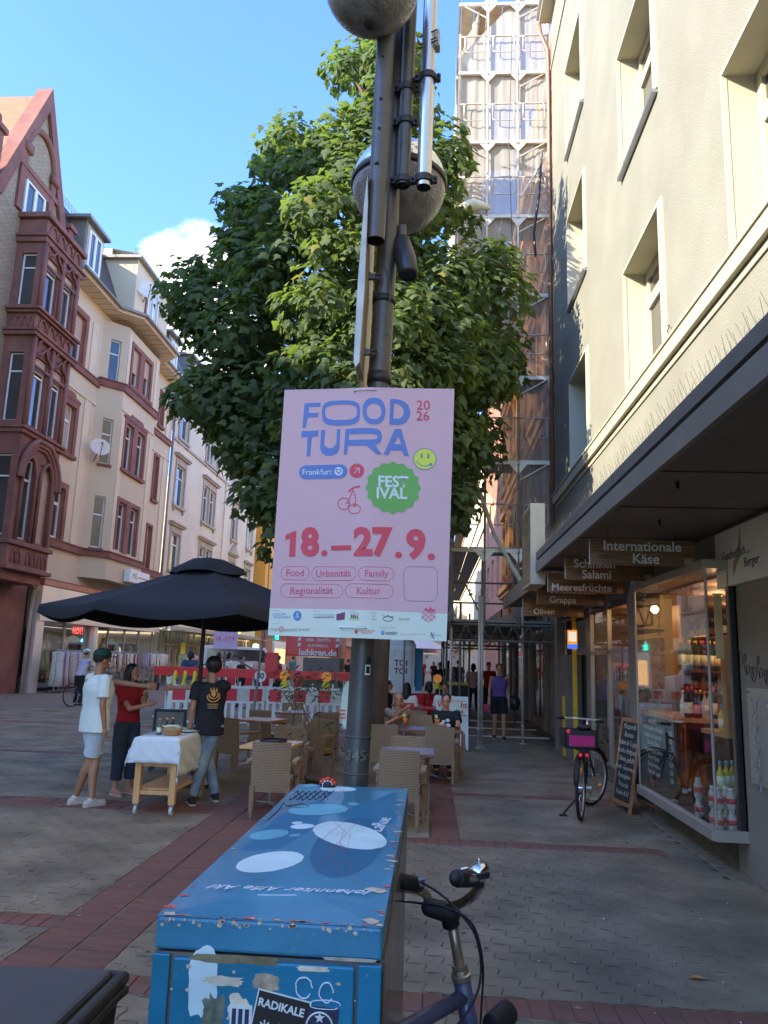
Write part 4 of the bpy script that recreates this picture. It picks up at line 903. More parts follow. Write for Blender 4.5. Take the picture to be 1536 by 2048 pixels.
text('D', 'lettering', ky2, t, (LX+.62, 51.0, 3.62), 1.1, right=(0, 1, 0), ext=.06, bold=.03); text('DÖNER', 'lettering', ky, t, (LX+.62, 53.8, 3.62), 1.05, right=(0, 1, 0), ext=.06, bold=.03); text('KEBAB', 'lettering', ky2, t, (LX+.62, 57.4, 3.62), 1.05, right=(0, 1, 0), ext=.06, bold=.03)
b = MB(); b.box(LX+.05, LX+.07, 46.8, 47.7, 1.2, 2.3); tag(b.build('poster', mat('poster_yellow', (.7, .55, .03), .6)), 'yellow paper poster stuck on the snack bar window', 'poster')
# orange sunlit house at the street bend and far left row
oh = thing('orange_house', 'orange sunlit house wall at the end of the left street side', 'building', (-13, 75, 0))
m = MB(); wall_holes(m, -14.6, 1, 66.2, 82, 3.8, 17, [(69, 70.3, 7, 9), (73, 74.3, 7, 9), (69, 70.3, 11, 13), (73, 74.3, 11, 13)], .2); m.box(-25, -14.62, 66.2, 82, 0, 16.9); m.build('wall', mat('orange_render', (.55, .29, .06), .9, var=.08), oh)
for z in (7, 11):
    for y in (69, 73): lwindow(oh, -14.6, y, y+1.3, z, z+2, .15, tr=.7)
m = MB(); m.tube([(-14.55, 67.5, 17), (-14.55, 67.5, 4)], .06, 6); m.build('downpipe', gut, oh)
m = MB(); m.box(-14.6, -14.3, 66.2, 82, 3.2, 4.2, 0); m.box(-14.6, -14.2, 66.2, 82, 0, 3.2, 1); m.build('ground_floor', [redst, redpale], oh)
ph = thing('pharmacy_front', 'white framed shop entrance with green letters beyond the snack bar', 'shopfront', (-14, 70, 0))
m = MB(); m.box(-14.2, -14.0, 69.0, 74.5, 0, 3.0, 0); m.box(-14.0, -13.95, 69.4, 74.1, .2, 2.3, 1); m.build('frame', [pvc, mat('lit_interior', (.4, .25, .12), .6, var=.6, vs=1.5, emit=(1, .6, .25), es=.25)], ph)
text('abc', 'lettering', mat('teal_letter', (.02, .5, .4), .5, emit=(0, .8, .6), es=.5), ph, (-13.9, 69.5, 3.5), 1.0, right=(0, 1, 0), ext=.04, bold=.03)
# further houses closing the street
def rowhouse(y0, y1, x, sgn, hgt, col, lab_, name='far_house', nf=4, shop=None):
    t = thing(name, lab_, 'building', (x, (y0+y1)/2, 0), 'houses further down the street')
    m = MB(); hs = []; n = max(2, int((y1-y0)/3)); st = (y1-y0)/n
    for f in range(nf):
        z = 4.6+f*(hgt-4.6)/nf
        for i in range(n): hs.append((y0+st*(i+.28), y0+st*(i+.72), z+.5, z+.5+(hgt-4.6)/nf*.62))
    wall_holes(m, x, sgn, y0, y1, 0, hgt, hs, .2); X2 = x-sgn*10
    for y in (y0, y1): m.quad((x, y, 0), (X2, y, 0), (X2, y, hgt), (x, y, hgt))
    m.add([(x+sgn*.4, y0, hgt), (x+sgn*.4, y1, hgt), (X2, y1, hgt+3), (X2, y0, hgt+3)], [(0, 1, 2, 3)], 1); m.box(min(x, x+sgn*.3), max(x, x+sgn*.3), y0, y1, 3.2, 3.9, 2)
    m.build('wall', [col, slate, shop or greyst], t)
    for a, b_, c, d in hs:
        g = MB(); xx = x-sgn*.15; g.box(xx-.02, xx+.02, a, a+.07, c, d); g.box(xx-.02, xx+.02, b_-.07, b_, c, d); g.box(xx-.02, xx+.02, (a+b_)/2-.04, (a+b_)/2+.04, c, d); g.box(xx-.02, xx+.02, a, b_, (c+d)/2+.2, (c+d)/2+.27)
        o = g.build('window', pvc, t); g = MB(); g.quad((xx, a, c), (xx, b_, c), (xx, b_, d), (xx, a, d)); g.build('pane', glassb, o)
    return t
rowhouse(82, 100, -13, 1, 17, whiter, 'white house next to the orange house far down the left side')
rowhouse(100, 125, -11, 1, 18, redpale, 'pale red house at the far left end of the street')
rowhouse(33, 47, 3.2, -1, 17.5, mat('pink_render', (.45, .25, .2), .9), 'dull red house behind the scaffold on the right side', shop=black)
rowhouse(47, 66, 3.6, -1, 18, creamp, 'cream house far down the right side')
rowhouse(66, 95, 4.2, -1, 18, whiter, 'white house at the far right end of the street')
rowhouse(95, 125, 3.5, -1, 17, cream, 'beige house beyond the white house on the right')
t = thing('end_house', 'pale house front closing the view at the end of the street', 'building', (-3, 128, 0))
m = MB(); m.box(-14, 6, 127, 138, 0, 18, 0); 
for i in range(7):
    for f in range(4): m.box(-12.5+i*2.6, -11.1+i*2.6, 126.95, 127.0, 5+f*3.3, 7.1+f*3.3, 1)
m.build('wall', [whiter, glassb], t)
# invented left row out of view beside and behind the photographer (it shades the street)
rowhouse(-42, 4.0, LX, 1, 13.6, cream, 'unseen cream house row left of the photographer, added to shade the street', nf=3)
rowhouse(4.0, 14, LX, 1, 18.2, whiter, 'unseen taller white house on the left, added to shade the maple')  # unseen block, made tall to shade the left of the maple crown
rowhouse(14, 21, LX, 1, 14.5, cream, 'unseen cream house next to the red sandstone house', nf=3)

# ======================= SANDSTONE HOUSE AND SCAFFOLD =======================
sand = mat('orange_sandstone', (.34, .21, .11), .85, var=.15, vs=1.2, bump=.3, bs=20, col2=(.30, .185, .10), cs=.8)
sh_ = thing('sandstone_house', 'orange sandstone house front behind the netted scaffold', 'building', (2.9, 24, 0))
SX = 2.95; wn = []
for y in (18.0, 21.2, 24.4, 27.6, 30.4):
    for z in (5.0, 8.7, 12.4): wn.append((y, y+1.25, z, z+2.2))
m = MB(); wall_holes(m, SX, -1, 16.6, 32.9, 3.4, 19.0, wn, .3); m.box(SX+.02, 12, 16.55, 16.6, 0, 17); m.quad((SX, 32.9, 0), (12, 32.9, 0), (12, 32.9, 17), (SX, 32.9, 17)); m.box(SX+.5, 12, 16.7, 32.8, 16.3, 16.4)
m.build('wall', sand, sh_)
m = MB()
for z, p in ((4.4, .25), (8.0, .16), (11.7, .2), (15.3, .2), (16.4, .25)): m.box(SX-p, SX, 16.6, 32.9, z, z+.22); m.box(SX-p*.6, SX, 16.6, 32.9, z-.14, z)
for y, y2, c, d in wn: m.box(SX-.12, SX, y-.3, y, c-.1, d+.25); m.box(SX-.12, SX, y2, y2+.3, c-.1, d+.25); m.box(SX-.2, SX, y-.35, y2+.35, d+.25, d+.45); m.box(SX-.2, SX, y-.35, y2+.35, c-.28, c-.1)
for y in (16.65, 19.75, 23, 26.2, 29.3): m.box(SX-.1, SX, y, y+.45, 3.4, 16.4)
m.build('cornice', sand, sh_)
for y, y2, c, d in wn: lwo = MB(); frame_yz(lwo, SX+.25, y, y2, c, d, .08, .07, 0, mull=[(y+y2)/2], trans=[c+1.5]); o = lwo.build('window', wood, sh_); g = MB(); g.quad((SX+.25, y, c), (SX+.25, y2, c), (SX+.25, y2, d), (SX+.25, y, d)); g.build('pane', glassb, o)
m = MB(); m.box(SX-.1, SX+.2, 16.6, 32.9, 3.0, 3.4, 0); m.box(SX-.35, SX-.1, 16.8, 32, 3.0, 3.35, 1)
for y in (16.6, 19, 20.3, 23.3, 24.6, 28, 29.4, 32.5): m.box(SX-.05, SX+.3, y, y+.4, 0, 3.0, 2)
m.box(SX+.9, SX+1, 16.7, 32.8, 0, 3.0, 3); m.box(SX, SX+.9, 16.6, 32.9, -.01, .25, 1)
m.build('shopfront', [black, greyd, greyp, mat('shop_dim', (.10, .085, .075), .6, var=.6, vs=2, col2=(.22, .2, .17), cs=2)], sh_)
m = MB(); m.box(SX+.04, SX+.05, 17, 32.5, .25, 3.0); m.build('display_pane', MATS['shop_glass_far'], sh_)
sf_ = thing('scaffold', 'galvanised tube scaffold with white netting in front of the sandstone house', 'scaffold', (1.6, 20, 0))
galv = mat('galvanised', (.42, .43, .44), .45, .5, var=.15, vs=6); deckm = mat('scaffold_deck', (.33, .32, .30), .6, .3, var=.25, vs=5)
NY = [16.9, 19.4, 21.9, 24.4, 26.9, 29.4, 31.9]; NX = [.42, 1.12, 1.86, 2.6]; NZ = [4.1, 6.1, 8.1, 10.13, 12.17, 14.17, 16.1, 18.1]
for yi, y in enumerate(NY):
    for xi, x in enumerate(NX):
        if yi > 0 and xi in (1, 2): continue
        zt = 18.9 if xi > 0 else 17.2
        if yi > 0 and xi == 3: continue
        m = MB(); m.tube([(x, y, 2.4 if xi < 1 else 2.4), (x, y, zt)], .03, 7)
        for z in NZ: m.tube([(x, y, z-.08), (x, y, z+.02)], .042, 7)
        m.build('standard', galv, sf_, smooth=True)
for k, z in enumerate(NZ):
    m = MB(); m.box(NX[0]-.03, NX[-1]+.03, NY[0]-.03, NY[0]+.03, z-.06, z+.02)    # transom on the end face
    for x0, x1, d in ((NX[2], NX[3], 1), (NX[0], NX[1], -1)):
        a, b_ = (x1, x0) if d > 0 else (x0, x1)
        if k % 2 == (0 if d > 0 else 1) or d > 0: m.tube([(a-.05*d, NY[0], z-.03), (b_+.03*d, NY[0], z-.42)], .018, 5); m.tube([(b_, NY[0], z-.42), (b_+.02, NY[0], z)], .018, 5)
    for x in NX[1:3]: m.add([(x-.2, NY[0]-.02, z-.06), (x, NY[0]-.02, z-.06), (x, NY[0]-.02, z-.3)], [(0, 1, 2)]); m.add([(x+.2, NY[0]-.022, z-.06), (x, NY[0]-.022, z-.3), (x, NY[0]-.022, z-.06)], [(0, 1, 2)])
    m.build('transom', galv, sf_)
    m = MB()
    for x in (NX[0], NX[1]): 
        for dz in (0, .5, 1.0): m.tube([(x, NY[0], z+dz), (x, NY[-1], z+dz)], .02, 5)
    m.build('ledger', galv, sf_)
    # deck of perforated planks
    for (xa, xb) in ((NX[0]+.03, NX[1]-.03), (NX[1]+.03, NX[2]-.03), (NX[2]+.03, NX[3]-.06)):
        for (ya, yb) in (zip(NY, NY[1:]) if xa < 1 else [(NY[0], NY[0]+1.2)]):
            m = MB(); m.box(xa, (xa+xb)/2-.01, ya+.03, yb-.03, z+.02, z+.06); m.box((xa+xb)/2+.01, xb, ya+.03, yb-.03, z+.02, z+.06); m.build('deck', deckm, sf_)
    if k < 7:
        for x0, x1 in zip(NX, NX[1:]):     # end guard loops
            xm0, xm1 = x0+.12, x1-.1; za, zb = z+.55, z+1.02; y = NY[0]-.04
            m = MB(); m.tube([(xm0, y, za+.05), (xm0+.05, y, za), (xm1-.05, y, za), (xm1, y, za+.05), (xm1, y, zb-.05), (xm1-.05, y, zb), (xm0+.05, y, zb), (xm0, y, zb-.05), (xm0, y, za+.05)], .014, 5); m.tube([(x0, y+.02, zb), (x1, y+.02, zb)], .016, 5)
            m.build('end_guard', galv, sf_, smooth=True)
# loose diagonal pole, cables, ladder bits
m = MB(); m.tube([(NX[2]+.05, 16.8, 12.6), (NX[3], 16.75, 13.8)], .03, 6); m.tube([(NX[3], 16.6, 10.9), (NX[3]+.25, 16.55, 10.8)], .03, 6); m.build('brace', galv, sf_)
m = MB(); m.tube([(2.4, 16.7, 13.7), (2.33, 16.68, 12.6), (2.2, 16.7, 11.6), (2.24, 16.7, 11.0)], .03, 5); m.tube([(1.7, 16.75, 17), (1.62, 16.75, 14), (1.72, 16.75, 11), (1.6, 16.75, 8)], .008, 4); m.build('cable', black, sf_)
# netting: thin translucent mesh with soft folds
def netmat(nm='scaffold_net', lo=.78, hi=.92):
    m = bpy.data.materials.new(nm); m.use_nodes = True; t = m.node_tree; t.nodes.clear(); L = t.links.new
    o = t.nodes.new('ShaderNodeOutputMaterial'); mx = t.nodes.new('ShaderNodeMixShader'); tr = t.nodes.new('ShaderNodeBsdfTransparent'); a = t.nodes.new('ShaderNodeAddShader')
    df = t.nodes.new('ShaderNodeBsdfDiffuse'); tl = t.nodes.new('ShaderNodeBsdfTranslucent'); m2 = t.nodes.new('ShaderNodeMixShader'); m2.inputs[0].default_value = .4
    df.inputs[0].default_value = (.56, .53, .45, 1); tl.inputs[0].default_value = (.5, .47, .39, 1)
    tc = t.nodes.new('ShaderNodeTexCoord'); mp = t.nodes.new('ShaderNodeMapping'); mp.inputs['Scale'].default_value = (3, 3, .35)
    n = t.nodes.new('ShaderNodeTexNoise'); n.inputs['Scale'].default_value = 2.2; n.inputs['Detail'].default_value = 5
    r = t.nodes.new('ShaderNodeMapRange'); r.inputs[1].default_value = .3; r.inputs[2].default_value = .7; r.inputs[3].default_value = lo; r.inputs[4].default_value = hi
    L(tc.outputs['Object'], mp.inputs[0]); L(mp.outputs[0], n.inputs[0]); L(n.outputs[0], r.inputs[0]); L(r.outputs[0], mx.inputs[0])
    L(df.outputs[0], m2.inputs[1]); L(tl.outputs[0], m2.inputs[2]); L(tr.outputs[0], mx.inputs[1]); L(m2.outputs[0], mx.inputs[2]); L(mx.outputs[0], o.inputs[0]); MATS['scaffold_net'] = m
    return m
net = netmat(); net_thin = netmat('scaffold_net_thin', .38, .62)
def netsheet(P0, P1, P2, P3, nu, nv, amp, name='netting', mt=None, seed=0):
    P0, P1, P2, P3 = map(Vector, (P0, P1, P2, P3)); nrm = (P1-P0).cross(P3-P0).normalized(); b = MB(); vs = []; fs = []
    for j in range(nv+1):
        for i in range(nu+1):
            u_, v_ = i/nu, j/nv; p = (P0*(1-u_)+P1*u_)*(1-v_)+(P3*(1-u_)+P2*u_)*v_
            k = noise.noise(Vector((u_*9+seed, v_*2.5, seed)))+.5*noise.noise(Vector((u_*25+seed, v_*5, 3+seed)))+.3*math.sin(u_*40+v_*4)
            vs.append(p+nrm*amp*k)
    for j in range(nv):
        for i in range(nu): a = j*(nu+1)+i; fs.append((a, a+1, a+nu+2, a+nu+1))
    b.add(vs, fs); return b.build(name, mt or net, sf_, smooth=True)
netsheet((.38, 16.98, 9.8), (1.86, 16.98, 8.2), (1.86, 16.98, 18.3), (.38, 16.98, 16.6), 40, 60, .02, seed=1)
netsheet((1.87, 16.98, 5.6), (2.6, 16.98, 5.6), (2.6, 16.98, 12.2), (1.87, 16.98, 12.2), 24, 30, .02, mt=net_thin, seed=7)
netsheet((1.87, 16.98, 12.2), (2.6, 16.98, 12.2), (2.6, 16.98, 18.9), (1.87, 16.98, 18.3), 24, 30, .02, seed=8)
netsheet((1.05, 16.97, 5.6), (2.6, 16.97, 3.4), (2.55, 16.97, 5.6), (1.0, 16.97, 8.9), 40, 24, .02, mt=net_thin, seed=5)
netsheet((.34, 16.8, 9.8), (.34, 31.9, 9.8), (.34, 31.9, 17.2), (.34, 16.8, 16.6), 40, 30, .05, seed=2)
netsheet((.34, 18, 4.4), (.34, 31.9, 4.2), (.34, 31.9, 9.8), (.34, 16.8, 9.8), 40, 20, .06, seed=3)
netsheet((.36, 16.85, 16.5), (1.12, 16.85, 18.4), (1.6, 17.4, 19.6), (1.0, 20, 18.6), 16, 16, .06, seed=4)
m = MB()   # bundled net hanging on the deck and the rolled strip at the front edge
clothw = mat('net_bundle', (.55, .54, .5), .8, var=.1)
m.tube([(.42, 16.82, 12.32), (.6, 16.8, 12.36), (.8, 16.8, 12.4), (1.0, 16.8, 12.37), (1.2, 16.8, 12.3)], [.04, .12, .15, .10, .04], 12)
m.tube([(.45, 16.7, 12.6), (.5, 16.68, 12.1), (.75, 16.66, 11.3), (1.0, 16.65, 10.8), (1.08, 16.66, 9.9)], [.02, .025, .02, .025, .04], 7)
m.tube([(.75, 16.6, 5.9), (1.0, 16.6, 5.3), (1.3, 16.6, 4.4), (1.75, 16.6, 3.6), (2.0, 16.6, 3.2)], [.025, .045, .04, .055, .06], 8)
m.tube([(2.55, 16.7, 15.9), (2.6, 16.68, 13), (2.55, 16.66, 10), (2.62, 16.68, 8.6), (2.55, 16.7, 7.9), (2.62, 16.7, 7.2), (2.58, 16.7, 4)], [.03, .05, .03, .025, .05, .03, .035], 7)
m.build('net_roll', clothw, sf_, smooth=True)
m = MB(); m.box(2.66, 2.94, 16.62, 16.66, 2.9, 16.4); m.build('joint_board', mat('red_strip', (.25, .06, .04), .7), sh_)
# passage: truss beams and posts at street level
steel = mat('truss_steel', (.16, .165, .17), .5, .4, var=.2, vs=5)
def truss(p0, p1, h, n, name='truss'):
    p0, p1 = Vector(p0), Vector(p1); m = MB(); up_ = Vector((0, 0, h))
    m.tube([p0, p1], .03, 6); m.tube([p0+up_, p1+up_], .03, 6); m.tube([p0, p0+up_], .025, 6); m.tube([p1, p1+up_], .025, 6)
    for i in range(n):
        a = p0.lerp(p1, i/n); b_ = p0.lerp(p1, (i+.5)/n); c = p0.lerp(p1, (i+1)/n); m.tube([a+up_, b_, c+up_], .018, 5)
    return m.build(name, steel, sf_)
truss((.4, 16.9, 2.12), (2.75, 16.9, 2.12), .34, 7); truss((.4, 22, 2.12), (2.75, 22, 2.12), .34, 7); truss((.4, 27, 2.12), (2.75, 27, 2.12), .34, 7)
truss((.4, 15.6, 2.5), (.4, 32, 2.5), .4, 16); truss((-2.2, 31, 2.6), (-.2, 24, 2.6), .4, 10)
m = MB(); m.box(.3, 2.75, 16.95, 32, 2.52, 2.57); m.box(-1.0, .35, 19.5, 32, 2.55, 2.6); m.build('passage_roof', steel, sf_)
for x, y in ((.96, 15.85), (1.02, 15.95), (.42, 16.9), (.66, 18.2), (1.95, 16.95), (.42, 21.9), (1.05, 21.9), (2.3, 21.9), (.42, 26.9), (2.3, 26.9), (.42, 31.9), (1.3, 31.9), (2.65, 15.6), (-.9, 26), (-1.5, 29)):
    m = MB(); m.tube([(x, y, 0), (x, y, 3.0 if x > .3 else 2.6)], .03, 7); m.tube([(x, y, .0), (x, y, .02)], .07, 8); m.tube([(x, y, .35), (x, y, .38)], .045, 6); m.build('post', galv if y < 17 else steel, sf_, smooth=True)
m = MB()
for z in (2.15, 3.2, 4.2, 5.2):
    m.tube([(-.9, 25.5, z+.8), (.42, 25.5, z+.8)], .03, 5); m.tube([(-.9, 25.5, z+1.3), (.42, 25.5, z+1.3)], .02, 5)
for x in (-.9, -.2, .42): m.tube([(x, 25.5, 2.4), (x, 25.5, 7.5)], .03, 6)
m.tube([(-.8, 25.4, 6.4), (.4, 25.4, 3.0)], .03, 5)
for x in (.42, 1.1, 1.8, 2.5): m.tube([(x, 17.3, 2.5), (x, 17.3, 4.1)], .025, 5)
for z in (2.95, 3.4): m.tube([(.4, 17.3, z), (2.6, 17.3, z)], .022, 5)
m.tube([(.45, 17.2, 3.9), (1.1, 17.2, 2.6)], .02, 5); m.build('railing', steel, sf_)
for yy in (18.3, 20.5, 23): 
    m = MB(); m.box(.35, 2.7, yy, yy+.03, .0, .03); m.build('ground_rail', galv, sf_)
# dark wooden passage wall panels on the left edge
# parcel / ticket machine with yellow stripe next to the dark entrance
am = thing('vending_machine', 'grey and yellow machine with a small lit panel beside the dark entrance', 'machine', (2.55, 14.9, 0))
m = MB(); m.box(2.44, 2.74, 14.5, 15.1, 0, 1.85, 0); m.box(2.42, 2.44, 14.52, 14.78, .05, 1.1, 1); m.box(2.52, 2.60, 14.2, 14.24, 0, 2.7, 1); m.build('body', [greyd, mat('signal_yellow', (.62, .34, .02), .5, var=.1), black], am, bevel=.01)
m = MB(); m.box(2.43, 2.60, 14.16, 14.19, 1.95, 2.28, 0); m.box(2.45, 2.58, 14.155, 14.16, 2.08, 2.25, 1); m.box(2.43, 2.60, 14.155, 14.16, 1.95, 2.03, 2); m.build('lit_panel', [mat('panel_orange', (.9, .4, .05), .5, emit=(1, .35, .05), es=.12), mat('panel_white', (.9, .85, .75), .5, emit=(1, .9, .7), es=.12), mat('panel_blue', (.05, .15, .6), .5, emit=(.05, .2, 1), es=.15)], am)

# ======================= MAPLE TREE =======================
random.seed(11); rng = np.random.default_rng(5)
tree = thing('maple_tree', 'large dense maple with dark green lobed leaves behind the poster pole', 'tree', (-.9, 14, 0))
bark = mat('bark', (.07, .052, .032), .9, var=.4, vs=8, bump=.8, bs=25, stretch=(1, 1, .25))
OUT = [(-1.980,14.000,14.686), (-1.462,14.000,14.454), (-0.928,14.000,14.929), (-0.443,14.000,14.491), (-0.358,14.000,13.001), (0.217,14.000,12.274), (0.530,14.000,11.498), (0.343,14.000,10.499), (0.811,14.000,10.278), (1.284,14.000,9.842), (1.624,14.000,8.990), (1.652,14.000,8.572), (1.479,14.000,7.747), (1.517,14.000,7.140), (1.199,14.000,6.242), (1.201,14.000,5.561), (0.835,14.000,4.932), (0.655,14.000,4.503), (0.481,14.000,3.753), (-0.060,14.000,3.464), (-1.542,14.000,3.800), (-2.823,14.000,3.351), (-3.255,14.000,3.528), (-3.524,14.000,4.040), (-3.746,14.000,4.513), (-3.972,14.000,4.993), (-4.118,14.000,5.679), (-4.686,14.000,6.071), (-5.183,14.000,6.470), (-5.235,14.000,6.724), (-4.569,14.000,7.090), (-5.198,14.000,8.291), (-5.330,14.000,8.773), (-4.800,14.000,9.424), (-4.404,14.000,9.588), (-4.416,14.000,10.754), (-4.121,14.000,11.433), (-3.793,14.000,12.004), (-3.857,14.000,12.530), (-3.361,14.000,12.675), (-2.510,14.000,12.393), (-2.195,14.000,12.797), (-2.358,14.000,13.629), (-2.468,14.000,14.173)]
OUT = np.array([(x, z) for x, y, z in OUT])
def inside(p):
    x, z = p; c = False; n = len(OUT)
    for i in range(n):
        x1, z1 = OUT[i]; x2, z2 = OUT[(i+1) % n]
        if (z1 > z) != (z2 > z) and x < (x2-x1)*(z-z1)/(z2-z1)+x1: c = not c
    return c
def edged(p):
    p = np.array(p); A = OUT; B = np.roll(OUT, -1, 0); d = B-A; t = np.clip(((p-A)*d).sum(1)/(d*d).sum(1), 0, 1)
    return float(np.sqrt((((A+d*t[:, None])-p)**2).sum(1)).min())
clumps = []
x0, z0 = OUT.min(0); x1, z1 = OUT.max(0)
tries = 0
while len(clumps) < 320 and tries < 9000:
    tries += 1; p = (random.uniform(x0, x1), random.uniform(z0, z1))
    if not inside(p): continue
    e = edged(p)
    r = random.choice((random.uniform(.26, .4), random.uniform(.4, .68)))
    if e < r*.55: r = max(.2, e/.62)
    if e < .14: continue
    T = min(3.0, 1.1*e+.5)            # half thickness of the crown here
    sgn_ = -1 if random.random() < .62 else 1
    y = 14+sgn_*T*math.sqrt(random.uniform(.25, 1))
    # keep the silhouette: nearer clumps are pulled towards the sight line of the crown's middle
    f = (y)/14.0; X = p[0]*f; Z = 1.65+(p[1]-1.65)*f
    if any((X-c[0])**2+(y-c[1])**2+(Z-c[2])**2 < (.42*(r+c[3]))**2*.9 for c in clumps): continue
    clumps.append((X, y, Z, r*f))
# limbs
def limb(pts, r0, r1):
    m = MB(); n = len(pts); m.tube(pts, [r0+(r1-r0)*i/(n-1) for i in range(n)], 8); return m
trunk = MB(); trunk.tube([(-.92, 14, -.05), (-.9, 14, .25), (-.9, 14, 1.2), (-.88, 14.02, 2.4), (-.9, 14, 3.4), (-1.1, 14, 4.6), (-1.2, 14, 6.5), (-1.3, 14, 9.5), (-1.4, 14, 12.5), (-1.5, 14, 14)], [.24, .17, .145, .14, .14, .13, .11, .08, .05, .02], 12)
trunk.build('trunk', bark, tree, smooth=True)
br = MB()
hubs = [(-1.0, 14, 3.6), (-1.1, 14, 5), (-1.2, 14, 6.5), (-1.25, 14, 8), (-1.3, 14, 9.5), (-1.4, 14, 11.3), (-1.45, 14, 12.6)]
for c in clumps:
    h_ = min(hubs, key=lambda q: abs(q[2]-(c[2]-.9)))
    if random.random() < .55:
        a = Vector(h_); e = Vector(c[:3]); mid = a.lerp(e, .5)+Vector((0, 0, .25)); br.tube([a, a.lerp(mid, .5)+Vector((0, 0, .1)), mid, e], [.05, .04, .028, .01], 5, 0, False)
stuff(br.build('branches', bark, tree, smooth=True))
# maple leaf outline (tip at +y, stalk at origin)
LP = [(0, 0), (.16, -.10), (.30, -.12), (.27, .02), (.50, .08), (.44, .18), (.56, .34), (.40, .33), (.30, .36), (.34, .52), (.20, .50), (.17, .72), (.0, 1.0)]
LP = LP+[(-x, y) for x, y in LP[-2:0:-1]]
LP = np.array(LP)*.9; nL = len(LP)
fold = -.22*np.abs(LP[:, 0])-.16*LP[:, 1]**2
base = np.column_stack([LP, fold]); base = np.vstack([base, [0, .34, .02]])
tris = [(i, (i+1) % nL, nL) for i in range(nL)]
def leafmat(name, c1, c2, tr):
    m = bpy.data.materials.new(name); m.use_nodes = True; t = m.node_tree; t.nodes.clear(); L = t.links.new; MATS[name] = m
    o = t.nodes.new('ShaderNodeOutputMaterial'); mx = t.nodes.new('ShaderNodeMixShader'); mx.inputs[0].default_value = .4
    p = t.nodes.new('ShaderNodeBsdfPrincipled'); p.inputs['Roughness'].default_value = .7; p.inputs['Specular IOR Level'].default_value = .25; tl = t.nodes.new('ShaderNodeBsdfTranslucent')
    tc = t.nodes.new('ShaderNodeTexCoord'); n = t.nodes.new('ShaderNodeTexNoise'); n.inputs['Scale'].default_value = 1.1; n.inputs['Detail'].default_value = 8; n.inputs['Roughness'].default_value = .75
    r = t.nodes.new('ShaderNodeValToRGB'); r.color_ramp.elements[0].position = .38; r.color_ramp.elements[1].position = .64; r.color_ramp.elements[0].color = (*c1, 1); r.color_ramp.elements[1].color = (*c2, 1)
    g = t.nodes.new('ShaderNodeMixRGB'); g.blend_type = 'MULTIPLY'; g.inputs[0].default_value = 1; g.inputs[2].default_value = (*tr, 1)
    L(tc.outputs['Object'], n.inputs[0]); L(n.outputs[0], r.inputs[0]); L(r.outputs[0], p.inputs['Base Color']); L(r.outputs[0], g.inputs[1]); L(g.outputs[0], tl.inputs[0]); L(p.outputs[0], mx.inputs[1]); L(tl.outputs[0], mx.inputs[2]); L(mx.outputs[0], o.inputs[0])
    return m
lm = [leafmat('maple_leaf', (.078, .110, .050), (.125, .165, .066), (2.2, 2.4, .9)), leafmat('maple_leaf_light', (.09, .125, .035), (.15, .18, .055), (2.0, 2.2, .8)), leafmat('maple_leaf_yellow', (.20, .19, .04), (.28, .24, .06), (1.6, 1.6, .8))]
P_l = []; N_l = []; MI = []
for (x, y, z, r) in clumps:
    n = int(165*(r/.5)**2)
    d = rng.normal(size=(n, 3)); d /= np.linalg.norm(d, axis=1)[:, None]
    rad = r*np.where(rng.random(n) < .8, rng.uniform(.72, 1.22, n), rng.uniform(.2, .8, n))
    pos = np.array((x, y, z))+d*rad[:, None]*np.array((1.08, 1.08, .92))
    nor = d*.8+np.array((0, 0, .62))+rng.normal(size=(n, 3))*.28
    P_l.append(pos); N_l.append(nor); q = rng.random(n); MI.append(np.where(q < .86, 0, np.where(q < .985, 1, 2)))
# twigs of leaves that break the outline
P_l = np.concatenate(P_l); N_l = np.concatenate(N_l); MI = np.concatenate(MI)
N_l /= np.linalg.norm(N_l, axis=1)[:, None]; n = len(P_l)
cdir = P_l-np.array((-1.2, 14, 0)); cdir[:, 2] = 0; cdir /= np.maximum(np.linalg.norm(cdir, axis=1), .01)[:, None]
tip = cdir*.55+np.array((0, 0, -1.0))+rng.normal(size=(n, 3))*.5          # tips droop outward and down
tip -= N_l*(tip*N_l).sum(1)[:, None]; tip /= np.linalg.norm(tip, axis=1)[:, None]
side = np.cross(tip, N_l); sc = rng.uniform(.13, .235, n)
Vt = P_l[:, None, :]+sc[:, None, None]*(base[None, :, 0:1]*side[:, None, :]+base[None, :, 1:2]*tip[:, None, :]+base[None, :, 2:3]*N_l[:, None, :])
k = nL+1
# the leaves that show largest become objects of their own
score = -P_l[:, 1]+rng.uniform(0, .8, n)-np.abs(P_l[:, 2]-7.5)*.12
own = np.argsort(-score)[:290]; mask = np.ones(n, bool); mask[own] = False
leaf_me = []
for q in lm:
    me = bpy.data.meshes.new('leaf'); me.from_pydata(base.tolist(), [], tris); me.materials.append(q); leaf_me.append(me)
for i in own:
    o = bpy.data.objects.new('leaf', leaf_me[MI[i]]); C.objects.link(o); o.parent = tree; s_ = sc[i]
    M_ = Matrix(((side[i][0]*s_, tip[i][0]*s_, N_l[i][0]*s_, P_l[i][0]), (side[i][1]*s_, tip[i][1]*s_, N_l[i][1]*s_, P_l[i][1]), (side[i][2]*s_, tip[i][2]*s_, N_l[i][2]*s_, P_l[i][2]), (0, 0, 0, 1)))
    o.matrix_parent_inverse = tree.matrix_basis.inverted(); o.matrix_basis = M_
idx = np.where(mask)[0]; Vr = Vt[idx].reshape(-1, 3); T_ = (np.array(tris)[None]+(np.arange(len(idx))*k)[:, None, None]).reshape(-1, 3)
me = bpy.data.meshes.new('crown'); me.vertices.add(len(Vr)); me.vertices.foreach_set('co', Vr.ravel()); me.loops.add(T_.size); me.loops.foreach_set('vertex_index', T_.ravel().astype(np.int32))
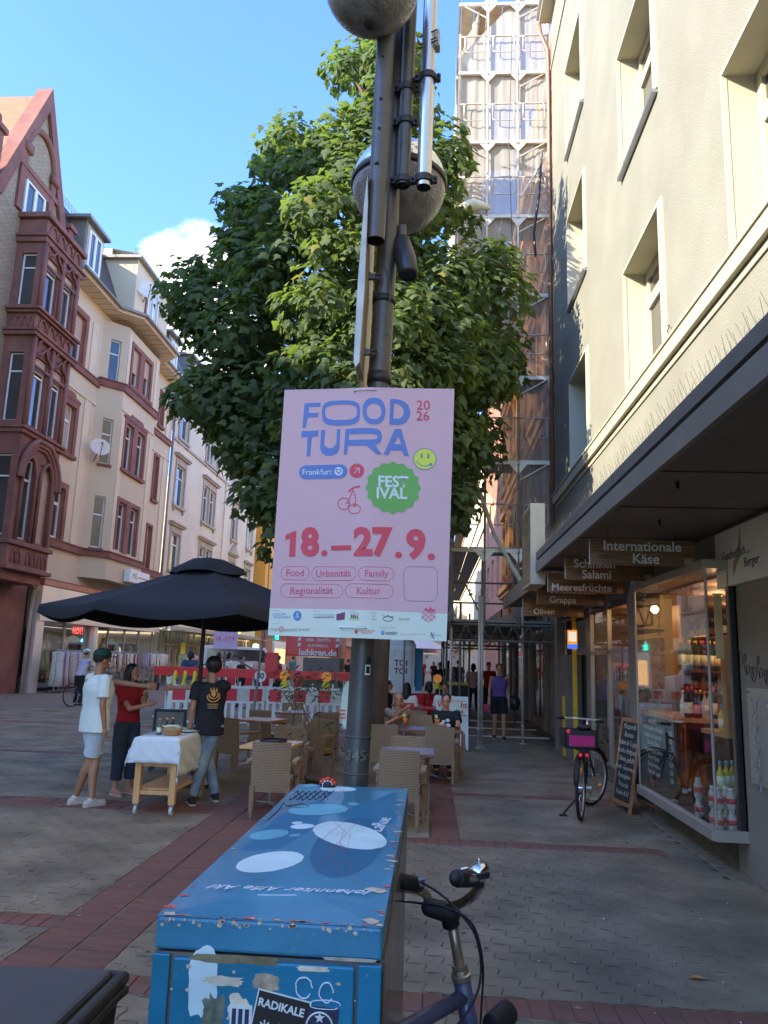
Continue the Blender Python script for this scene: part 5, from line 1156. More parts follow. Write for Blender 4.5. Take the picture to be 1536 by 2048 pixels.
me.polygons.add(len(T_)); me.polygons.foreach_set('loop_start', np.arange(0, T_.size, 3, dtype=np.int32)); me.polygons.foreach_set('loop_total', np.full(len(T_), 3, dtype=np.int32))
for q in lm: me.materials.append(q)
me.polygons.foreach_set('material_index', np.repeat(MI[idx], nL).astype(np.int32)); me.update(calc_edges=True)
stuff(put('crown', me, tree))

# small tree further down the street
t2 = thing('street_tree', 'distant small street tree beyond the scaffold passage', 'tree', (-1.2, 46, 0))
b = MB(); b.tube([(-1.2, 46, 0), (-1.2, 46, 5)], [.12, .07], 8); b.build('trunk', bark, t2)
pos = rng.normal(size=(2600, 3))*np.array((1.1, 1.1, 1.6))+np.array((-1.2, 46, 6.3)); b = MB()
for p in pos:
    a = rng.normal(size=3)*.12; c = rng.normal(size=3)*.12; b.add([p, p+a, p+a+c, p+c], [(0, 1, 2, 3)])
stuff(b.build('crown', lm[0], t2))

# ======================= POSTER POLE =======================
random.seed(21)
pole_m = mat('pole_grey', (.075, .077, .08), .42, .35, var=.18, vs=9, bump=.08, bs=60)
pole_d = mat('bracket_dark', (.035, .035, .037), .5, .4, var=.3, vs=20, bump=.3, bs=80)
PB = Vector((-.262, 2.56, 0)); PT = Vector((-.1585, 2.585, 4.6))
def pp(z): return PB.lerp(PT, z/4.6)
def pr(z): return .0435-.0019*z*1.0
pole = thing('lamp_post', 'dark grey steel lamp post carrying the pink poster, with raised numbers near its base', 'lamp post', tuple(PB))
b = MB(); zs = [0, .6, 1.2, 1.275, 1.28, 1.33, 1.375, 1.38, 1.6, 2.2, 2.8, 3.4, 4.0, 4.6]; b.tube([pp(z) for z in zs], [pr(z) for z in zs], 28)
b.build('shaft', pole_m, pole, smooth=True)
for z in (1.292, 1.405): b = MB(); b.tube([pp(z-.003), pp(z-.002), pp(z+.002), pp(z+.003)], [pr(z), pr(z)+.0028, pr(z)+.0028, pr(z)], 28); b.build('ring', pole_m, pole, smooth=True)
c = pp(1.348)
for k, ch in enumerate('•345•'):
    a = -PI/2+(k-2)*.52; r_ = pr(1.35); q = (c.x+r_*math.cos(a), c.y+r_*math.sin(a), c.z); text(ch, 'raised_number', mat('number_worn', (.13, .13, .13), .4, .3), pole, q, .046 if ch != '•' else .02, right=(-math.sin(a), math.cos(a), 0), ext=.0055, bold=.015)
b = MB(); b.tube([pp(2.60), pp(2.64)], [.043, .043], 20); b.tube([pp(2.905), pp(2.93)], [.042, .042], 20); b.build('clamp', pole_d, pole, smooth=True)
# stickers
b = MB(); R_ = []
def wrap(m, z0, z1, a0, a1, e=.0015, k=0, n=6):
    for i in range(n):
        t0 = a0+(a1-a0)*i/n; t1 = a0+(a1-a0)*(i+1)/n; q = []
        for t_, z in ((t0, z0), (t1, z0), (t1, z1), (t0, z1)):
            c_ = pp(z); r_ = pr(z)+e; q.append((c_.x+r_*math.cos(t_), c_.y+r_*math.sin(t_), z))
        m.quad(*q, k)
b = MB(); wrap(b, 1.60, 1.632, -1.25, -.80, k=0); wrap(b, 1.605, 1.628, -1.18, -.87, .002, 1, 3); wrap(b, 1.634, 1.657, -1.16, -.80, k=1); b.build('sticker', [mat('stick_w', (.6, .6, .58), .6, var=.5, vs=200), black], pole)
# round sign plate seen edge on behind the post, left
b = MB(); cc = pp(1.50)+Vector((-.045, .035, 0)); b.lathe([(1e-4, 0), (.078, 0), (.078, .003), (1e-4, .003)], (0, 0, 0), 28, M=Matrix.Rotation(PI/2, 3, 'X'))
for i, v in enumerate(b.v): b.v[i] = (v[0]*.26+cc.x, v[1]+cc.y, v[2]*1.0+cc.z)
rs_ = tag(b.build('round_sticker_disc', mat('pale_disc', (.45, .52, .44), .6)), 'pale round plate with red print poking out behind the lamp post', 'plate')
b = MB()
for k_ in range(3): b.box(cc.x-.026, cc.x-.006, cc.y-.006, cc.y-.004, cc.z-.02-.012*k_, cc.z-.015-.012*k_)
o = b.build('print', mat('print_red', (.6, .06, .04), .6), rs_); o.matrix_parent_inverse = Matrix.Identity(4)
# flat traffic sign seen edge on at upper left
sp = thing('edge_on_sign', 'grey traffic sign plate seen edge on, clamped left of the lamp post', 'sign', (-.27, 2.55, 2.9))
b = MB(); a = (-0.264,2.550,2.594); d = (-0.300,2.550,3.335)
b.prism([(0, 0), (.012, .02), (.014, .3), (.008, .60), (0, .72), (-.006, .6), (-.011, .3), (-.009, .02)], (a[0]-.005, 2.40, a[2]-.0), (1, 0, .0), (.02, 0, 1), (0, .30, 0)); b.build('plate', mat('sign_back', (.30, .30, .29), .4, .5, var=.2, vs=12), sp, bevel=.002)
for z in (2.70, 2.985): 
    b = MB(); c = pp(z); b.box(c.x-.085, c.x-.03, 2.52, 2.535, z-.008, z+.012, M=None); b.tube([(c.x-.08, 2.525, z+.03), (c.x-.02, 2.53, z-.01)], .008, 6); b.tube([(c.x-.03, 2.51, z), (c.x-.005, 2.50, z-.002)], .006, 6); b.build('bracket', pole_m, sp)
# parallel tubes clamped to the upper post
def clampset(t, c, z, r):
    b = MB(); b.tube([(c[0], c[1], z-.012), (c[0], c[1], z+.012)], r+.006, 16); 
    for s_ in (-1, 1): b.box(c[0]+s_*(r+.004), c[0]+s_*(r+.022), c[1]-.008, c[1]+.008, z-.012, z+.012); b.tube([(c[0]+s_*(r+.014), c[1]-.022, z), (c[0]+s_*(r+.014), c[1]+.022, z)], .0045, 6)
    b.build('clamp', pole_d, t)
def htube(name, lab_, p0, p1, r, m_):
    t = thing(name, lab_, 'tube', tuple(p0)); b = MB(); p0 = Vector(p0); p1 = Vector(p1)
    b.tube([p0, p1], r, 24, 0, False); b.tube([p0+Vector((0, 0, .001)), p1], r*.86, 24, 0, False)
    n_ = 24; 
    b.build('tube', m_, t, smooth=True)
    b = MB(); dd = (p1-p0).normalized(); b.tube([p0+dd*.02, p0+dd*.03], r*.85, 20); b.build('tube_plug', black, t)
    return t
t1 = htube('support_tube', 'thick grey tube with open lower end in front of the lamp post', (-0.222,2.440,3.076), (-0.213,2.460,3.985), .0325, pole_m)
for z in (3.36, 3.62, 3.80, 3.5): 
    b = MB(); q = Vector((-0.222,2.440,3.076)).lerp(Vector((-0.213,2.460,3.985)), (z-2.98)/1.0); b.rc((q.x-.005+random.uniform(-.01, .012), q.y-.03, z), .006, (q.x-.004, q.y-.037, z), .006, 6); b.build('bolt', pole_m, t1)
t2_ = htube('support_tube', 'thinner dark tube in the middle of the lamp post bundle', (-0.138,2.520,3.340), (-0.127,2.520,4.128), .0245, pole_m)
t3_ = htube('support_tube', 'shiny bare aluminium tube at the right of the lamp post bundle', (-0.061,2.490,3.313), (-0.051,2.490,4.141), .026, mat('alu_shiny', (.62, .62, .63), .28, .95, var=.15, vs=14, bump=.15, bs=25, stretch=(1, 1, .2)))
q = Vector((-0.138,2.520,3.340)); w_ = Vector((-0.061,2.490,3.313))
for t, y_, z_ in ((t2_, 0, q.z+.02), (t2_, 0, 3.74), (t2_, 0, 3.60), (t3_, 0, w_.z+.03), (t3_, 0, 3.76)):
    src = (Vector((-0.138,2.520,3.340)), Vector((-0.127,2.520,4.128)), .0245) if t is t2_ else (Vector((-0.061,2.490,3.313)), Vector((-0.051,2.490,4.141)), .026)
    f = (z_-src[0].z)/(src[1].z-src[0].z); clampset(t, src[0].lerp(src[1], f), z_, src[2])
b = MB(); b.tube([pp(3.36)+Vector((.02, -.02, 0)), (q.x, q.y, 3.35), (w_.x, w_.y, 3.35)], .009, 6); b.tube([pp(3.78)+Vector((.02, -.02, 0)), (q.x+.005, q.y, 3.77), (w_.x+.01, w_.y, 3.77), (w_.x+.045, w_.y, 3.75)], .010, 6); b.tube([pp(3.58), (q.x, q.y, 3.56)], .008, 6)
b.build('cross_bracket', pole_d, pole)
b = MB(); v = (-0.024,2.490,3.917); b.box(v[0]-.01, v[0]+.012, 2.47, 2.51, v[2]-.035, v[2]+.035); b.build('junction_box', mat('box_grey', (.4, .4, .4), .5), t3_, bevel=.003)
b = MB()
for z in (-.028, -.015, .018): b.tube([(v[0]-.065, 2.49, v[2]+z), (v[0]+.0, 2.455, v[2]+z), (v[0]+.004, 2.49, v[2]+z)], .003, 5)
b.build('strap', pole_d, t3_)
# globe lamps
def globe(c, r, lab_, dark=0):
    t = thing('globe_lamp', lab_, 'lamp', tuple(c), 'globe lamps on the post')
    prof = [(r*math.sin(a), -r*math.cos(a)*.98) for a in [PI*.5*i/14 for i in range(15)]]; prof[0] = (1e-4, prof[0][1])
    b = MB(); b.lathe(prof, c, 40); b.build('textured_bowl', bowl, t, smooth=True)
    b = MB(); b.lathe([(r*1.01, -.006), (r*1.035, 0), (r*1.035, .018), (r*1.01, .02)], c, 40); b.build('rim', black, t, smooth=True)
    prof = [(r*.99*math.cos(a), .02+r*.86*math.sin(a)) for a in [PI*.5*i/12 for i in range(13)]]; prof[-1] = (1e-4, prof[-1][1])
    b = MB(); b.lathe(prof, c, 40); b.build('mirror_dome', mat('chrome_dome', (.80, .81, .83), .12, .95, var=.05), t, smooth=True)
    b = MB(); b.rc((c[0], c[1], c[2]-r*.93), r*.14, (c[0], c[1], c[2]-r*.6), r*.17, 12); 
    for k in range(9): a = k*2.4; b.rc((c[0]+r*.03*k*math.cos(a)*.6, c[1]+r*.03*k*math.sin(a)*.6, c[2]-r*.975+.0012*k*k*.12), .004, (c[0]+r*.03*k*math.cos(a)*.6, c[1]+r*.03*k*math.sin(a)*.6, c[2]-r*.95), .004, 5)
    b.build('dead_insects', mat('insect_dark', (.02, .018, .015), .8), t, smooth=True)
    b = MB(); b.tube([(c[0], c[1], c[2]+r*.8), (c[0], c[1], c[2]+r*1.3)], .02, 8); b.tube([(c[0], c[1]-.02, c[2]+r*1.25), pp(min(4.5, c[2]+r*1.25))], .014, 8); b.build('hanger', pole_d, t)
bowl = bpy.data.materials.new('globe_bowl'); bowl.use_nodes = True; _t = bowl.node_tree; _b = _t.nodes['Principled BSDF']; _b.inputs['Base Color'].default_value = (.50, .43, .34, 1); _b.inputs['Roughness'].default_value = .16; _b.inputs['Transmission Weight'].default_value = .45; _b.inputs['IOR'].default_value = 1.3
_v = _t.nodes.new('ShaderNodeTexVoronoi'); _v.inputs['Scale'].default_value = 90; _tc2 = _t.nodes.new('ShaderNodeTexCoord'); _t.links.new(_tc2.outputs['Object'], _v.inputs['Vector']); _bp = _t.nodes.new('ShaderNodeBump'); _bp.inputs['Strength'].default_value = .7; _bp.inputs['Distance'].default_value = .0035; _t.links.new(_v.outputs['Distance'], _bp.inputs['Height']); _t.links.new(_bp.outputs[0], _b.inputs['Normal'])
_n2 = _t.nodes.new('ShaderNodeTexNoise'); _n2.inputs['Scale'].default_value = 12; _r2n = _t.nodes.new('ShaderNodeValToRGB'); _r2n.color_ramp.elements[0].color = (.42, .36, .28, 1); _r2n.color_ramp.elements[1].color = (.80, .72, .60, 1); _r2n.color_ramp.elements[0].position = .3; _r2n.color_ramp.elements[1].position = .6; _t.links.new(_tc2.outputs['Object'], _n2.inputs[0]); _t.links.new(_n2.outputs[0], _r2n.inputs[0]); _t.links.new(_r2n.outputs[0], _b.inputs['Base Color'])
globe((-0.167,2.780,3.510), .186, 'globe lamp with mirror dome and textured bowl, behind the clamped tubes')
globe((-0.261,2.350,4.028), .170, 'globe lamp cut off by the top edge, above the post')
# camera-like spot hanging right of the post
st = thing('spot_lamp', 'small black hooded spot lamp hanging right of the post below the globe', 'lamp', (-0.127,2.550,3.065))
b = MB(); p0 = Vector((-0.139,2.580,3.157)); p1 = Vector((-0.107,2.500,2.984)); b.tube([p0+Vector((0, 0, .02)), p0, p0.lerp(p1, .5), p1, p1+Vector((0, 0, -.003))], [.015, .031, .039, .034, .026], 16); b.build('housing', mat('spot_black', (.02, .022, .026), .4, var=.3), st, smooth=True)
b = MB(); b.box(p0.x-.03, p0.x-.012, p0.y-.012, p0.y+.012, p0.z-.075, p0.z-.0); b.tube([p0+Vector((0, 0, .06)), p0], .017, 10); b.tube([p0+Vector((-.05, 0, .008)), p0+Vector((.0, 0, .01))], .008, 6); b.build('mount', pole_m, st, bevel=.002)
b = MB(); a = Vector((-0.177,2.530,2.976)); b.tube([a+Vector((-.02, 0, .06)), a+Vector((0, 0, .02)), a+Vector((.006, 0, -.06)), a+Vector((.004, 0, -.14)), a+Vector((.002, 0, -.19))], .002, 5); b.tube([a+Vector((.002, 0, -.19)), a+Vector((.007, 0, -.205)), a+Vector((.0, 0, -.215))], .003, 5); b.build('loose_wire', mat('wire_green', (.04, .12, .10), .5), pole)

# ======================= POSTER =======================
pm_pink = mat('poster_pink', (.52, .325, .375), .38, var=.02, vs=2)
_t = pm_pink.node_tree; _w = _t.nodes.new('ShaderNodeTexWave'); _w.bands_direction = 'Z'; _w.inputs['Scale'].default_value = 62; _tc3 = _t.nodes.new('ShaderNodeTexCoord'); _t.links.new(_tc3.outputs['Object'], _w.inputs[0]); _bp = _t.nodes.new('ShaderNodeBump'); _bp.inputs['Strength'].default_value = .22; _bp.inputs['Distance'].default_value = .001; _t.links.new(_w.outputs[0], _bp.inputs['Height']); _t.links.new(_bp.outputs[0], _t.nodes['Principled BSDF'].inputs['Normal'])
blue = mat('print_blue', (.085, .15, .43), .42, var=.02); red = mat('print_pinkred', (.60, .035, .05), .42, var=.02); rasp = mat('print_rasp', (.55, .06, .15), .42, var=.0)
green = mat('print_green', (.11, .32, .045), .42, var=.02); cremeP = mat('print_cream', (.62, .62, .55), .42, var=.02); yel = mat('print_yellow', (.80, .66, .02), .42, var=0); inkd = mat('print_dark', (.04, .045, .06), .45, var=0); whiteP = mat('print_white', (.68, .68, .64), .42, var=0); inkg = mat('print_grey2', (.2, .2, .2), .5, var=0)
CTL, CTR, CBL, CBR = [Vector(p) for p in ((-0.516,2.460,2.540), (0.059,2.450,2.546), (-0.519,2.440,1.715), (0.046,2.430,1.712))]
poster = thing('festival_poster', 'pink festival poster with blue headline and red dates, tied to the lamp post', 'poster', tuple((CTL+CTR+CBL+CBR)/4))
NRM = (CTR-CTL).cross(CBL-CTL).normalized()
if NRM.y > 0: NRM = -NRM
A0, A1, A2, A3 = np.array((188., 72)), np.array((1494., 62)), np.array((42., 1945)), np.array((1442., 2006))   # artwork sheet corners
def uvof(x, y):
    u_ = v_ = .5
    for _ in range(12):
        p = A0*(1-u_)*(1-v_)+A1*u_*(1-v_)+A2*(1-u_)*v_+A3*u_*v_; du = (A1-A0)*(1-v_)+(A3-A2)*v_; dv = (A2-A0)*(1-u_)+(A3-A1)*u_
        r_ = np.array((x, y))-p; det = du[0]*dv[1]-du[1]*dv[0]; u_ += (r_[0]*dv[1]-r_[1]*dv[0])/det; v_ += (du[0]*r_[1]-du[1]*r_[0])/det
    return u_, v_
def bend(u_, v_):   # board bows slightly round the post
    return .010*math.exp(-((u_-.52)/.16)**2)-.008*(2*u_-1)**2
def wp(u_, v_, e=0):
    e = e*1.8 if e > 0 else e; p = (CTL*(1-u_)+CTR*u_)*(1-v_)+(CBL*(1-u_)+CBR*u_)*v_
    return p+NRM*(bend(u_, v_)+e)
def pix(x, y, e): return wp(*uvof(x, y), e)
LV = {'n': 0}
def pshape(name, polys, m_, holes=None, lvl=1):
    """flat print: tessellate 2-D outlines finely enough to follow the bowed board"""
    from mathutils.geometry import delaunay_2d_cdt
    b = MB()
    for P in polys:
        outer = P if not (isinstance(P, tuple) and len(P) == 2 and isinstance(P[0], list)) else P[0]; hl = [] if outer is P else ([P[1]] if isinstance(P[1][0], tuple) else P[1])
        xs = [p[0] for p in outer]; ys = [p[1] for p in outer]; vs = [Vector(p) for p in outer]; faces = [list(range(len(outer)))]
        for h_ in hl: o_ = len(vs); vs += [Vector(p) for p in h_]; faces.append(list(range(o_, len(vs))))
        # interior column lines for bending
        edges = []
        for f_ in faces: edges += [(f_[i], f_[(i+1) % len(f_)]) for i in range(len(f_))]
        gx = min(xs)//60*60
        while gx < max(xs):
            if gx > min(xs)+1: o_ = len(vs); vs += [Vector((gx, min(ys)-1)), Vector((gx, max(ys)+1))]; edges.append((o_, o_+1))
            gx += 60
        V2, E2, F2, _, _, _ = delaunay_2d_cdt(vs, edges, [], 0, 1e-4)
        def inp(q, poly):
            c_ = False; n_ = len(poly)
            for i in range(n_):
                (x1_, y1_), (x2_, y2_) = poly[i], poly[(i+1) % n_]
                if (y1_ > q[1]) != (y2_ > q[1]) and q[0] < (x2_-x1_)*(q[1]-y1_)/(y2_-y1_)+x1_: c_ = not c_
            return c_
        F3 = []
        for f_ in F2:
            ce = (sum(V2[i][0] for i in f_)/len(f_), sum(V2[i][1] for i in f_)/len(f_))
            if inp(ce, outer) and not any(inp(ce, h_) for h_ in hl): F3.append(tuple(f_)[::-1])
        b.add([pix(v_[0], v_[1], .0004+.0003*lvl) for v_ in V2], F3)
    return b.build(name, m_, poster)
def sup(cx, cy, rx, ry, e=2.0, n=40, rot=0):
    out = []
    for i in range(n):
        a = 2*PI*i/n; x = rx*math.copysign(abs(math.cos(a))**(2/e), math.cos(a)); y = ry*math.copysign(abs(math.sin(a))**(2/e), math.sin(a)); out.append((cx+x*math.cos(rot)-y*math.sin(rot), cy+x*math.sin(rot)+y*math.cos(rot)))
    return out
def rr(x0_, x1_, y0_, y1_, tilt, r_=40):
    out = []
    for cx, cy, a0 in ((x1_-r_, y0_+r_, -PI/2), (x1_-r_, y1_-r_, 0), (x0_+r_, y1_-r_, PI/2), (x0_+r_, y0_+r_, PI)):
        for i in range(7): a = a0+PI/2*i/6; out.append((cx+r_*math.cos(a), cy+r_*math.sin(a)+(cx-x0_)*tilt))
    return out
def stroke(pts, w):
    L_, R__ = [], []
    for i, p in enumerate(pts):
        a = np.array(pts[max(i-1, 0)], float); c_ = np.array(pts[min(i+1, len(pts)-1)], float); d_ = c_-a; d_ /= np.linalg.norm(d_)+1e-9; n_ = np.array((-d_[1], d_[0]))*w/2
        L_.append(tuple(np.array(p)+n_)); R__.append(tuple(np.array(p)-n_))
    return L_+R__[::-1]
def ptext(s, name, m_, x, y, size, bold=0, sx=1, right=None, shear=0, lvl=2, ax='CENTER'):
    """flat lettering laid on the board; size in artwork units"""
    cu = bpy.data.curves.new(name, 'FONT'); cu.body = s; cu.size = size; cu.offset = bold*size; cu.align_x = ax; cu.align_y = 'CENTER'; cu.shear = shear; cu.resolution_u = 3
    tmp = bpy.data.objects.new('tmp', cu); me = bpy.data.meshes.new_from_object(tmp); bpy.data.objects.remove(tmp); me.materials.clear(); me.materials.append(m_); me.name = name
    bm_ = bmesh.new(); bm_.from_mesh(me)
    x0_ = min(v.co.x for v in bm_.verts)*sx+x; x1_ = max(v.co.x for v in bm_.verts)*sx+x; gx = x0_//60*60
    while gx < x1_:
        if gx > x0_: bmesh.ops.bisect_plane(bm_, geom=bm_.verts[:]+bm_.edges[:]+bm_.faces[:], plane_co=((gx-x)/sx, 0, 0), plane_no=(1, 0, 0))
        gx += 60
    bmesh.ops.triangulate(bm_, faces=bm_.faces[:])
    for v in bm_.verts: v.co = pix(x+v.co.x*sx, y-v.co.y, .0004+.0003*lvl)
    bm_.to_mesh(me); bm_.free(); me.update(); return put(name, me, poster)
# board
b = MB(); nu, nv = 28, 24; vs = []; fs = []
for side_ in (0, -.0035):
    for j in range(nv+1):
        for i in range(nu+1): vs.append(wp(i/nu, j/nv, side_))
for j in range(nv):
    for i in range(nu): a = j*(nu+1)+i; fs.append((a, a+nu+1, a+nu+2, a+1)); a += (nu+1)*(nv+1); fs.append((a, a+1, a+nu+2, a+nu+1))
N_ = (nu+1)*(nv+1); per = [i for i in range(nu+1)]+[(j+1)*(nu+1)-1 for j in range(1, nv+1)]+[nv*(nu+1)+i for i in range(nu-1, -1, -1)]+[j*(nu+1) for j in range(nv-1, 0, -1)]
for i in range(len(per)): a, c_ = per[i], per[(i+1) % len(per)]; fs.append((a, c_, c_+N_, a+N_))
b.add(vs, fs); b.build('board', pm_pink, poster, smooth=False)
pshape('footer_band', [[(57, 1752), (57+345, 1762), (400+350, 1774), (1100, 1789), (1447, 1806), (1442, 2004), (1000, 1987), (500, 1966), (43, 1945)]], cremeP, lvl=0)
# headline, wide drawn capitals
pshape('letter_f', [[(345, 185), (470, 181), (467, 211), (381, 213), (374, 264), (452, 262), (449, 296), (369, 298), (352, 380), (325, 382)]], blue)
pshape('letter_o', [(sup(628, 268, 148, 101, 3.4), sup(629, 262, 125, 63, 3.2))], blue); pshape('letter_o', [(sup(884, 258, 87, 107, 2.3), sup(884, 262, 57, 63, 2.2))], blue)
D_ = [(1008, 158), (1060, 158), (1110, 172), (1145, 205), (1160, 255), (1154, 300), (1130, 340), (1090, 361), (1050, 366), (1000, 362)]; Dh = [(1036, 190), (1070, 196), (1100, 220), (1112, 258), (1104, 292), (1080, 314), (1030, 318)]
pshape('letter_d', [(D_, Dh)], blue); pshape('letter_t', [[(319, 409), (452, 405), (448, 450), (399, 453), (384, 609), (357, 610), (366, 455), (317, 459)]], blue)
U_ = [(472, 403), (505, 402), (494, 505), (504, 535), (532, 549), (560, 545), (584, 525), (592, 500), (597, 400), (622, 398), (616, 545), (600, 585), (560, 607), (515, 607), (480, 590), (464, 550)]
pshape('letter_u', [U_], blue)
Rr_ = [(664, 399), (700, 396), (860, 394), (910, 402), (938, 425), (946, 460), (936, 500), (915, 520), (890, 528), (944, 603), (900, 603), (826, 533), (682, 533), (673, 602), (648, 603)]; Rh = [(692, 441), (870, 440), (905, 450), (912, 466), (900, 482), (870, 487), (687, 487)]
pshape('letter_r', [(Rr_, Rh)], blue); pshape('letter_a', [([(1042, 399), (1090, 398), (1148, 611), (1110, 610), (1097, 568), (1012, 568), (992, 604), (956, 604)], [(1068, 455), (1091, 520), (1036, 520)])], blue)
ptext('20', 'year_digits', red, 1258, 205, 108); ptext('26', 'year_digits', red, 1254, 292, 108)
# smiley
pshape('smiley_outline', [(sup(1270, 633, 88, 86), sup(1270, 633, 83, 81))], blue, lvl=2); pshape('smiley_face', [sup(1270, 633, 83, 81)], yel, lvl=1)
pshape('smiley_features', [sup(1245, 609, 8, 21), sup(1296, 613, 8, 21), stroke([(1212, 652), (1222, 668), (1240, 682), (1262, 689), (1285, 688), (1305, 679), (1322, 664)], 6), stroke([(1206, 660), (1216, 650)], 5), sup(1316, 676, 11, 12)], blue, lvl=2)
# place pill, heart, arrow
pshape('pill', [[(x_, y_) for x_, y_ in rr(297, 676, 681, 790, -.012, 54)]], blue); ptext('Frankfurt', 'pill_lettering', whiteP, 438, 735, 62, bold=.004, sx=1.02)
pshape('heart_disc', [sup(608, 732, 33, 33)], whiteP, lvl=2); pshape('heart', [[(608, 756), (588, 735), (584, 722), (590, 712), (600, 712), (608, 721), (616, 712), (627, 713), (632, 723), (628, 736)]], blue, lvl=3); pshape('heart_core', [[(608, 744), (596, 731), (593, 723), (598, 719), (608, 730), (618, 720), (624, 724), (621, 733)]], whiteP, lvl=4)
pshape('arrow_disc', [sup(750, 731, 57, 56)], red); pshape('arrow', [stroke([(727, 753), (771, 711)], 4), stroke([(732, 712), (771, 711), (768, 752)], 4)], whiteP, lvl=2)
# green seal
S_ = []
for i in range(144): a = 2*PI*i/144; r_ = 1+.042*math.cos(16*a); S_.append((1028+203*r_*math.cos(a), 860+195*r_*math.sin(a)))
pshape('seal', [S_], green); ptext('FEST', 'seal_lettering', whiteP, 1027, 818, 118, bold=.028, sx=.98); ptext('IVAL', 'seal_lettering', whiteP, 1016, 908, 118, bold=.028, sx=1.0)
# cherries
def ringp(cx, cy, rx, ry, w): return (sup(cx, cy, rx+w/2, ry+w/2, n=28), sup(cx, cy, rx-w/2, ry-w/2, n=28))
pshape('cherries', [ringp(647, 983, 46, 44, 6), ringp(731, 1025, 46, 37, 6), stroke([(672, 982), (700, 930), (722, 878)], 6), stroke([(729, 1002), (742, 960), (735, 915), (720, 880)], 6), stroke([(688, 895), (705, 873), (735, 858), (775, 853)], 13), stroke([(662, 975), (680, 985), (697, 975)], 5), stroke([(716, 1003), (735, 1008), (748, 998)], 5)], red)
# dates
b_ = .045
pshape('date_digit_one', [[(268, 1181), (272, 1181), (262, 1376), (214, 1376), (222, 1240), (184, 1250), (187, 1212)]], red); ptext('8', 'date_digits', red, 380, 1278, 282, bold=b_, sx=.98); ptext('–', 'date_dash', red, 626, 1305, 240, bold=.04, sx=1.1); ptext('27', 'date_digits', red, 868, 1284, 282, bold=b_, sx=1.0); ptext('9', 'date_digits', red, 1203, 1300, 290, bold=b_)
pshape('date_dots', [sup(493, 1354, 25, 24), sup(1070, 1372, 27, 25), sup(1321, 1384, 28, 25)], red)
# outlined pills
for x0_, x1_, y0_, y1_, s, tx in ((147, 374, 1443, 1546, 'Food', 261), (392, 745, 1450, 1554, 'Urbanität', 563), (761, 1036, 1456, 1560, 'Family', 900), (142, 641, 1572, 1674, 'Regionalität', 389), (658, 1030, 1580, 1685, 'Kultur', 838)):
    o_ = rr(x0_, x1_, y0_, y1_, .025, 50); i_ = rr(x0_+3.5, x1_-3.5, y0_+3.5, y1_-3.5, .025, 46.5); pshape('tag_outline', [(o_, i_)], rasp, lvl=1); ptext(s, 'tag_lettering', rasp, tx, (y0_+y1_)/2+(x1_-x0_)*.0125, 72, bold=.004)
pshape('code_frame', [(rr(1110, 1370, 1455, 1712, .02, 50), rr(1113, 1367, 1458, 1709, .02, 47))], blue)
# raspberry
pshape('raspberry', [ringp(1300-42+22*(i % 5), 1800+17*(i // 5)+(8 if i % 2 else 0), 8, 7, 3.5) for i in range(20) if not (i > 14 and i % 5 in (0, 4))]+[[(1262, 1780), (1282, 1758), (1300, 1775), (1316, 1752), (1330, 1772), (1362, 1772), (1335, 1790), (1300, 1788)]], rasp, lvl=2)
# footer logos
ptext('KLIMA', 'footer_lettering', blue, 152, 1797, 24); ptext('GOURMET', 'footer_lettering', blue, 168, 1820, 24); pshape('cup_icon', [ringp(97, 1800, 14, 9, 3), stroke([(88, 1808), (90, 1820), (106, 1820), (108, 1808)], 3)], blue, lvl=1)
pshape('round_logo', [sup(279, 1810, 33, 36)], mat('logo_blue', (.06, .16, .42), .4), lvl=1); pshape('round_logo_mark', [stroke([(279, 1785), (279, 1830)], 4), stroke([(262, 1822), (279, 1808), (296, 1822)], 4), ringp(279, 1796, 8, 8, 3)], whiteP, lvl=2)
ptext('FrankfurterRundschau', 'footer_lettering', inkd, 490, 1822, 22, sx=.82, bold=.01); pshape('rule', [stroke([(408, 1803), (574, 1808)], 2)], inkd)
pshape('tv_logo', [[(590, 1803), (658, 1788), (655, 1842), (590, 1848)]], inkd); pshape('tv_logo_screen', [[(598, 1809), (650, 1797), (648, 1836), (598, 1841)]], mat('tv_wine', (.2, .03, .1), .5), lvl=2)
ptext('HIT RADIO', 'footer_lettering', red, 733, 1806, 14); pshape('radio_bar', [[(690, 1836), (770, 1836), (772, 1850), (690, 1848)]], mat('radio_green', (.4, .65, .15), .5), lvl=1); ptext('FFH', 'footer_lettering', inkd, 731, 1828, 36, bold=.03)
ptext('öko', 'footer_lettering', inkg, 882, 1842, 24, shear=.3); pshape('leaf_mark', [ringp(880, 1815, 14, 10, 2)], inkg)
pshape('crown_logo', [ringp(991, 1840, 38, 17, 5), stroke([(952, 1815), (970, 1830), (990, 1814), (1012, 1832), (1034, 1822)], 5)], inkd)
ptext('Gourmet', 'footer_lettering', mat('olive_ink', (.25, .28, .1), .5), 1110, 1842, 34, shear=.5, sx=.7)
ptext('STADT', 'footer_lettering', inkg, 100, 1907, 32, sx=.75); ptext('FRANKFURT AM MAIN', 'footer_lettering', inkg, 270, 1912, 30, sx=.72); pshape('eagle_mark', [sup(151, 1905, 18, 22, 3)], mat('stadt_red', (.6, .2, .2), .5), lvl=1); pshape('eagle_lines', [stroke([(151, 1888), (151, 1922)], 3), stroke([(138, 1895), (151, 1903), (164, 1895)], 3), stroke([(139, 1910), (151, 1915), (163, 1910)], 3)], cremeP, lvl=2)
pshape('red_dot', [sup(746, 1930, 14, 15)], red); ptext('MARKTHALLEN', 'footer_lettering', red, 828, 1926, 18); ptext('TREFFPUNKT', 'footer_lettering', red, 828, 1942, 15)
